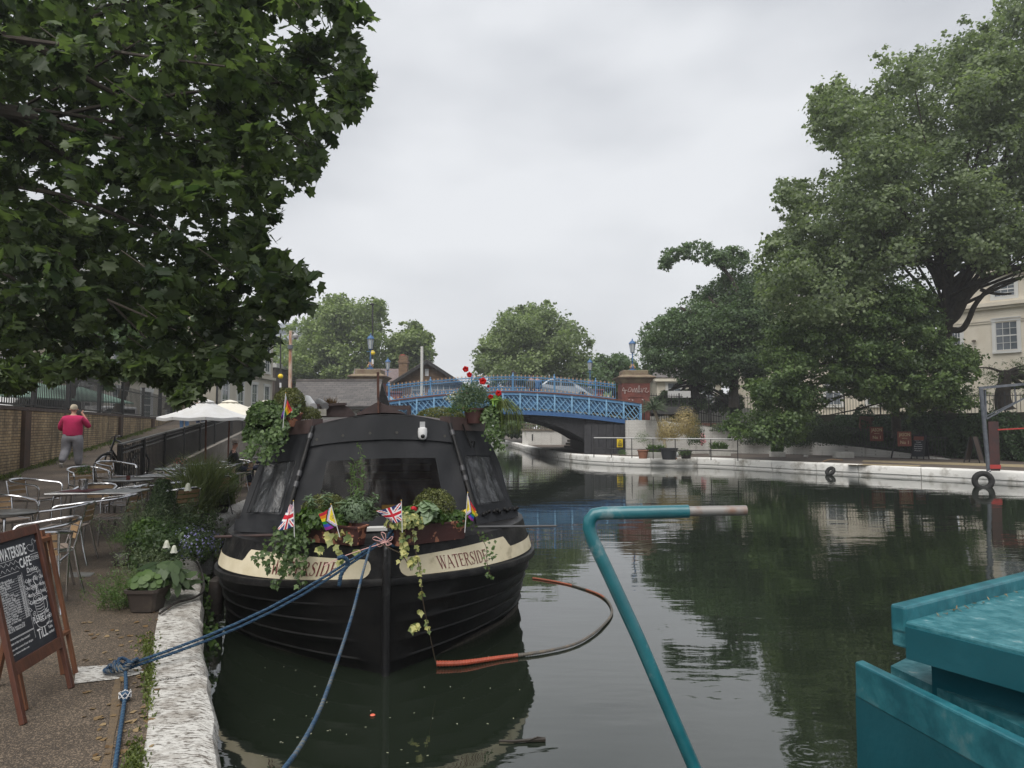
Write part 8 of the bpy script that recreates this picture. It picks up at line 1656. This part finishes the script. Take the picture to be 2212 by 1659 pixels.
# ================= trees =================
M_bark = mat('dark_bark', (.035, .028, .022), .95, col2=(.07, .058, .045), scale=5, bump=.9, bscale=12); M_barkp = mat('plane_bark', (.06, .05, .04), .9, col2=(.14, .12, .09), scale=4, bump=.6, bscale=14)
L_plane = leafmat('plane_leaves', (.032, .055, .025), (.12, .165, .07), .52, .42); L_planeR = leafmat('plane_leaves_far', (.10, .135, .075), (.24, .295, .165), .44, .5); L_ash = leafmat('ash_leaves', (.05, .085, .034), (.15, .22, .075), .38); L_dark = leafmat('dark_tree_leaves', (.055, .095, .045), (.14, .21, .095), .38); L_bg = leafmat('bright_far_leaves', (.10, .14, .05), (.26, .33, .13), .42); L_bg2 = leafmat('far_poplar_leaves', (.10, .14, .06), (.26, .33, .15), .4)  # far crowns have brighter leaf greens than the near plane
def tree(nm, lb, poly, Y0, dY, nb, rmin, rmax, nl, lsz, m, shape, base, top, r0, ntar, seed, cl=26, spread=.2, bark=M_bark, extra_targets=(), nsub=1, polys=None, down=0, upw=.5, group=None, r1=None):
    B_ = []
    for k, pl_ in enumerate(polys or [(poly, nb)]): B_ += blobs(pl_[0], Y0, dY, pl_[1], rmin, rmax, seed + k); B0 = B0 if k else list(B_)
    t = thing(nm, lb, 'tree', tuple(base), group); p, q, ti = crown_pts(B_, nl, seed, cl, spread, upw)
    scatter('crown', m, p, q, lsz, shape, t, tint=ti, down=down)
    r_ = random.Random(seed); tg = [tuple(b[0]) for b in r_.sample(B0, min(ntar, len(B0)))]
    mb = branches(MB(), base, top, r0, tg, seed, nsub, r1); mb.build('trunk', bark, t, smooth=True); return t, B_
# near plane tree overhead at the left
polyN = [(-260, -260), (820, -240), (775, -60), (762, 10), (740, 40), (775, 90), (800, 150), (772, 205), (745, 235), (715, 290), (712, 385), (612, 400), (590, 460), (568, 500), (562, 545), (600, 565), (655, 590), (668, 625), (620, 650), (590, 700), (545, 735), (500, 760), (455, 790), (430, 840), (400, 850), (380, 820), (330, 790), (270, 770), (200, 790), (100, 800), (0, 815), (-260, 830)]
tN, BN = tree('plane_tree', 'huge overhanging plane tree with lobed leaves filling the upper left', polyN, 10.0, 3.0, 620, 16, 62, 25500, .158, L_plane, 'plane', (-12.6, 10, 1.7), (-11.2, 10.5, 7), .5, 34, 11, 9, .34, M_bark, nsub=1, down=.9, upw=.7, r1=.13, polys=[(polyN, 480), ([(600, 560), (655, 585), (675, 620), (665, 640), (620, 650), (585, 690), (560, 640), (565, 580)], 26), ([(740, 120), (800, 140), (815, 160), (780, 180), (785, 215), (745, 235), (720, 180)], 24), ([(430, 740), (600, 700), (585, 800), (520, 840), (440, 835)], 20), ([(720, -10), (790, 0), (775, 30), (735, 40)], 14), ([(640, 290), (700, 280), (705, 330), (690, 385), (660, 370)], 16)])
mb = MB(); r_ = random.Random(3)
for pts in ([(-60, 190, 8), (30, 255, 8.3), (90, 300, 8.6), (150, 345, 9), (215, 420, 9.3)], [(-60, 230, 8), (60, 250, 8.2), (160, 280, 8.6), (260, 300, 9)], [(-60, 60, 8), (60, 90, 8.3), (170, 160, 8.7), (320, 240, 9.2)]):
    c = curve([PD(*q) for q in pts], 5); MB().tube(c, [.075 * (1 - .75 * i / len(c)) for i in range(len(c))], 8).build('limb', M_bark, tN, smooth=True)
for _ in range(160):
    b = r_.choice(BN); c = b[0]; e_ = c + Vector((r_.uniform(-.1, .3), r_.uniform(-.3, .3), r_.uniform(-.35, .1))) * b[1] * 2; mb.tube(curve([c + Vector((-.35, 0, .25)), c, e_], 4), .006, 4)
mb.build('twigs', M_bark, tN, smooth=True, kind='stuff'); mb = MB()
for _ in range(90): b = r_.choice(BN); c = b[0] + Vector((r_.uniform(-1, 1), r_.uniform(-1, 1), r_.uniform(-1, 1))) * b[1]; mb.ball(c, .016, 6).tube([c, c + Vector((0, 0, .12))], .0015, 4)
mb.build('seed_balls', M_bark, tN, kind='stuff')
sp_pts = []; edge = [(790, 5), (775, 60), (800, 120), (812, 150), (790, 180), (780, 225), (730, 250), (705, 300), (700, 350), (690, 380), (625, 395), (605, 440), (580, 500), (575, 545), (640, 580), (670, 605), (675, 640), (630, 660), (605, 690), (580, 740), (540, 770), (500, 790), (455, 810), (420, 840)]
for k in range(120):
    i = r_.randint(0, len(edge) - 2); t_ = r_.random(); x = edge[i][0] + (edge[i + 1][0] - edge[i][0]) * t_ + r_.gauss(-22, 12); y = edge[i][1] + (edge[i + 1][1] - edge[i][1]) * t_ + r_.gauss(0, 10); c = PD(x, y, 9 + r_.uniform(-1.5, 2))
    d_ = Vector((r_.uniform(.1, 1), r_.uniform(-.5, .5), r_.uniform(-.6, .3))).normalized() * .8
    for q in range(9): sp_pts.append(tuple(c + d_ * (q * .055 - .3) + Vector((r_.gauss(0, .05), r_.gauss(0, .05), r_.gauss(0, .05)))))
scatter('edge_sprays', L_plane, np.array(sp_pts), unit(len(sp_pts)) * .8 + np.array([0, -.3, .6]), .17, 'plane', tN, down=.9)
# a thin veil of lower leaves over the fence
polyN2 = [(-80, 760), (60, 770), (180, 760), (300, 760), (430, 770), (440, 830), (418, 868), (385, 876), (352, 842), (300, 815), (240, 838), (190, 815), (100, 830), (40, 845), (-80, 860)]
Bv = blobs(polyN2, 8.5, 1.2, 70, 10, 26, 77); p, q, ti = crown_pts(Bv, 1500, 5, 10, .3, .6); scatter('low_leaves', L_plane, p, q, .18, 'plane', tN, tint=ti * .3 + .7, down=1.0)  # raised tint puts light shining through the leaves into their colour
# dark street shrubs and trees behind the left fence
tree('street_tree', 'dark leafy tree behind the street fence at the far left', [(80, 620), (220, 600), (300, 640), (310, 760), (280, 850), (160, 860), (80, 800)], 27, 2.5, 40, 18, 40, 4500, .2, L_dark, 'rough', (-17, 27, 1.7), (-16.5, 27, 5), .2, 12, 21)
tree('street_tree', 'dark tree between the street fence and the pale terrace', [(200, 640), (420, 600), (540, 640), (560, 700), (480, 740), (330, 770), (230, 760)], 36, 3, 50, 16, 44, 7000, .22, L_dark, 'rough', (-21, 37, 1.7), (-19, 36, 6), .25, 12, 22)
# right hand great plane
polyR = [(2480, -160), (2250, -120), (2150, -20), (2120, 30), (2090, 20), (2050, 60), (1990, 92), (1960, 85), (1905, 92), (1880, 125), (1900, 170), (1850, 175), (1800, 160), (1765, 172), (1742, 195), (1750, 250), (1745, 275), (1780, 320), (1762, 385), (1712, 372), (1672, 425), (1700, 470), (1650, 510), (1625, 570), (1640, 640), (1700, 690), (1780, 690), (1860, 650), (1960, 620), (2040, 600), (2090, 585), (2140, 605), (2200, 612), (2300, 600), (2480, 600)]
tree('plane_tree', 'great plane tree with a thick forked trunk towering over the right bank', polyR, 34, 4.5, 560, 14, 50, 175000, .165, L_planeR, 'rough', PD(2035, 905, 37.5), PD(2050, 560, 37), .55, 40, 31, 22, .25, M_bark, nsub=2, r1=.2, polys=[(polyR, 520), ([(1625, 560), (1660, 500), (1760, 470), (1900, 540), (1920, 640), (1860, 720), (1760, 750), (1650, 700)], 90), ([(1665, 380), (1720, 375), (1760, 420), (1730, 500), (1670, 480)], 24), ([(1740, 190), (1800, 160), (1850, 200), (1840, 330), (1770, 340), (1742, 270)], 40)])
tR = bpy.data.objects['plane_tree.001']; mb = MB()
for pts, r0 in (([(2035, 700, 37), (2062, 680, 36.5), (2085, 640, 36), (2120, 608, 35.5), (2170, 585, 35), (2230, 570, 34)], .34), ([(2040, 710, 37), (2075, 712, 36.3), (2092, 690, 36), (2105, 660, 35.6), (2130, 630, 35.2), (2160, 612, 34.8), (2200, 600, 34)], .17), ([(2030, 600, 37), (2035, 500, 37), (2060, 420, 37), (2090, 330, 37)], .32), ([(2040, 620, 37), (1980, 520, 36.5), (1940, 430, 36), (1935, 340, 36), (1945, 300, 36)], .25), ([(2118, 625, 35.6), (2150, 634, 35.2), (2185, 634, 34.8)], .10), ([(2045, 560, 37), (2100, 470, 36), (2150, 380, 35), (2190, 300, 35)], .22), ([(1930, 350, 36), (1905, 300, 36), (1900, 250, 36), (1915, 210, 36)], .12)):
    c = curve([PD(*q) for q in pts], 5); MB().tube(c, [r0 * (1 - .6 * i / len(c)) for i in range(len(c))], 9).build('limb', M_bark, tR, smooth=True)
# ash / tree of heaven in front
polyA = [(1700, 655), (1790, 640), (1850, 665), (1900, 620), (1960, 575), (2010, 590), (2030, 650), (2050, 720), (2110, 745), (2125, 800), (2100, 850), (2130, 880), (2080, 905), (2020, 885), (1960, 915), (1900, 880), (1840, 860), (1780, 880), (1760, 940), (1690, 975), (1630, 960), (1560, 945), (1560, 895), (1620, 870), (1600, 830), (1640, 790), (1620, 740), (1660, 700)]
tree('ash_tree', 'bright green ash like tree with feathery sprays overhanging the far towpath', polyA, 33.5, 2.6, 400, 9, 30, 90000, .155, L_ash, 'diam', PD(1938, 945, 36.5), PD(1930, 790, 36.3), .24, 34, 41, 20, .28, M_bark, nsub=2, down=.5)
polyD = [(1372, 745), (1385, 700), (1430, 670), (1470, 650), (1500, 620), (1540, 600), (1560, 580), (1640, 560), (1700, 600), (1700, 780), (1640, 840), (1560, 850), (1500, 840), (1440, 815), (1410, 830), (1385, 800)]
polyD2 = [(1418, 580), (1428, 540), (1470, 522), (1530, 516), (1560, 535), (1600, 520), (1625, 545), (1620, 590), (1560, 585), (1520, 570), (1470, 565), (1435, 592)]
tree('dark_acacia', 'dark spreading tree with an umbrella like top behind the bridge pier', polyD, 50, 3.5, 200, 9, 36, 85000, .19, L_dark, 'diam', PD(1585, 880, 49), PD(1590, 760, 49), .36, 30, 51, 20, .26, M_bark, polys=[(polyD, 230), (polyD2, 90)], nsub=2)
tD = bpy.data.objects['dark_acacia']; mb = MB()
for pts, r0 in (([(1590, 800, 49), (1560, 730, 48.5), (1520, 690, 48), (1470, 665, 48)], .26), ([(1592, 790, 49), (1600, 700, 49), (1590, 620, 49), (1545, 560, 49)], .24), ([(1590, 780, 49), (1575, 700, 49), (1530, 640, 49)], .15)): c = curve([PD(*q) for q in pts], 5); MB().tube(c, [r0 * (1 - .6 * i / len(c)) for i in range(len(c))], 8).build('limb', M_bark, tD, smooth=True)
# background trees
def bgtree(nm, lb, poly, Y, dY, nb, nl, lsz, m, seed, cx, shape='rough', rmin=8, rmax=30):
    tree(nm, lb, poly, Y, dY, nb, rmin, rmax, nl, lsz, m, shape, PD(cx, 885, Y), PD(cx, 800, Y), .45, 14, seed, 16, .3)
bgtree('broadleaf_tree', 'bright green round crowned tree behind the slate lodge, the larger of two', [(575, 870), (560, 780), (590, 720), (630, 690), (660, 680), (690, 640), (730, 622), (760, 640), (790, 632), (830, 645), (845, 690), (850, 760), (830, 840)], 88, 6, 150, 42000, .33, L_bg, 61, 730)
bgtree('broadleaf_tree', 'bright green broad tree behind the gabled house, right of the tall lamp', [(830, 840), (835, 740), (860, 690), (890, 683), (935, 720), (942, 765), (925, 800), (905, 840)], 86, 4, 70, 18000, .33, L_bg, 62, 880)
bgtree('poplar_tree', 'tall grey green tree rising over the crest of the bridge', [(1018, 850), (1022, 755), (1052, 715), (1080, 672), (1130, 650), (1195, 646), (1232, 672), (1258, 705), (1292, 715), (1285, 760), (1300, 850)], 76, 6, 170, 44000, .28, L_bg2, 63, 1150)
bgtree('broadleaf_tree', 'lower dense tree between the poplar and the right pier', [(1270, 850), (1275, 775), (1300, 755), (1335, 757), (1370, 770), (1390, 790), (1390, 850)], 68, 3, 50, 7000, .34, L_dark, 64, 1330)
bgtree('canal_bush', 'dark bush hanging over the far end of the canal under the bridge', [(1068, 948), (1066, 905), (1090, 890), (1135, 895), (1140, 925), (1125, 950)], 70, 3, 30, 4000, .26, L_dark, 65, 1110, rmin=5, rmax=14)
bgtree('garden_tree', 'low green shrubs behind the tall fence by the white garden wall', [(1410, 900), (1410, 850), (1440, 840), (1520, 835), (1600, 845), (1610, 900)], 52, 2, 40, 4500, .26, L_dark, 66, 1500, rmin=6, rmax=18)
bgtree('street_shrub', 'wispy shrub in front of the cream villa above the ivy bank', [(2080, 800), (2110, 760), (2150, 775), (2212, 765), (2300, 780), (2300, 870), (2090, 870)], 39, 1.5, 50, 4200, .15, L_ash, 67, 2170, shape='lance', rmin=8, rmax=20)
bgtree('pale_tree', 'silvery olive like tree before the pale terrace', [(330, 790), (345, 768), (385, 762), (405, 780), (400, 805), (350, 808)], 47, 1.5, 26, 2600, .2, L_bg2, 68, 370, rmin=5, rmax=13)
# distant tree line closing the horizon
rn = np.random.default_rng(8); n = 26000; a = rn.random(n); X_ = -170 + 380 * a; hz_ = 7 + 4 * np.sin(X_ * .06) + 2.5 * np.sin(X_ * .21 + 1); pts = np.stack([X_, 150 + 14 * rn.random(n) + 10 * np.sin(X_ * .03), .5 + hz_ * rn.random(n) ** .7], 1)
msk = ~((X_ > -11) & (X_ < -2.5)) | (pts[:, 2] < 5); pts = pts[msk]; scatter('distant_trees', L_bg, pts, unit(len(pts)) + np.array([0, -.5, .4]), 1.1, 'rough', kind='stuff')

# the moist air over the canal
hz = MB().box((0, 122, 24), (640, 384, 52)).build('haze', [], kind='stuff'); hm = bpy.data.materials.new('haze_air'); hm.use_nodes = True; hn = hm.node_tree.nodes; hn.remove(hn['Principled BSDF'])
hv = hn.new('ShaderNodeVolumePrincipled'); hv.inputs['Density'].default_value = .0011; hv.inputs['Color'].default_value = (.93, .96, 1, 1); hv.inputs['Anisotropy'].default_value = .2; hm.node_tree.links.new(hv.outputs[0], hn['Material Output'].inputs['Volume']); hz.data.materials.append(hm)
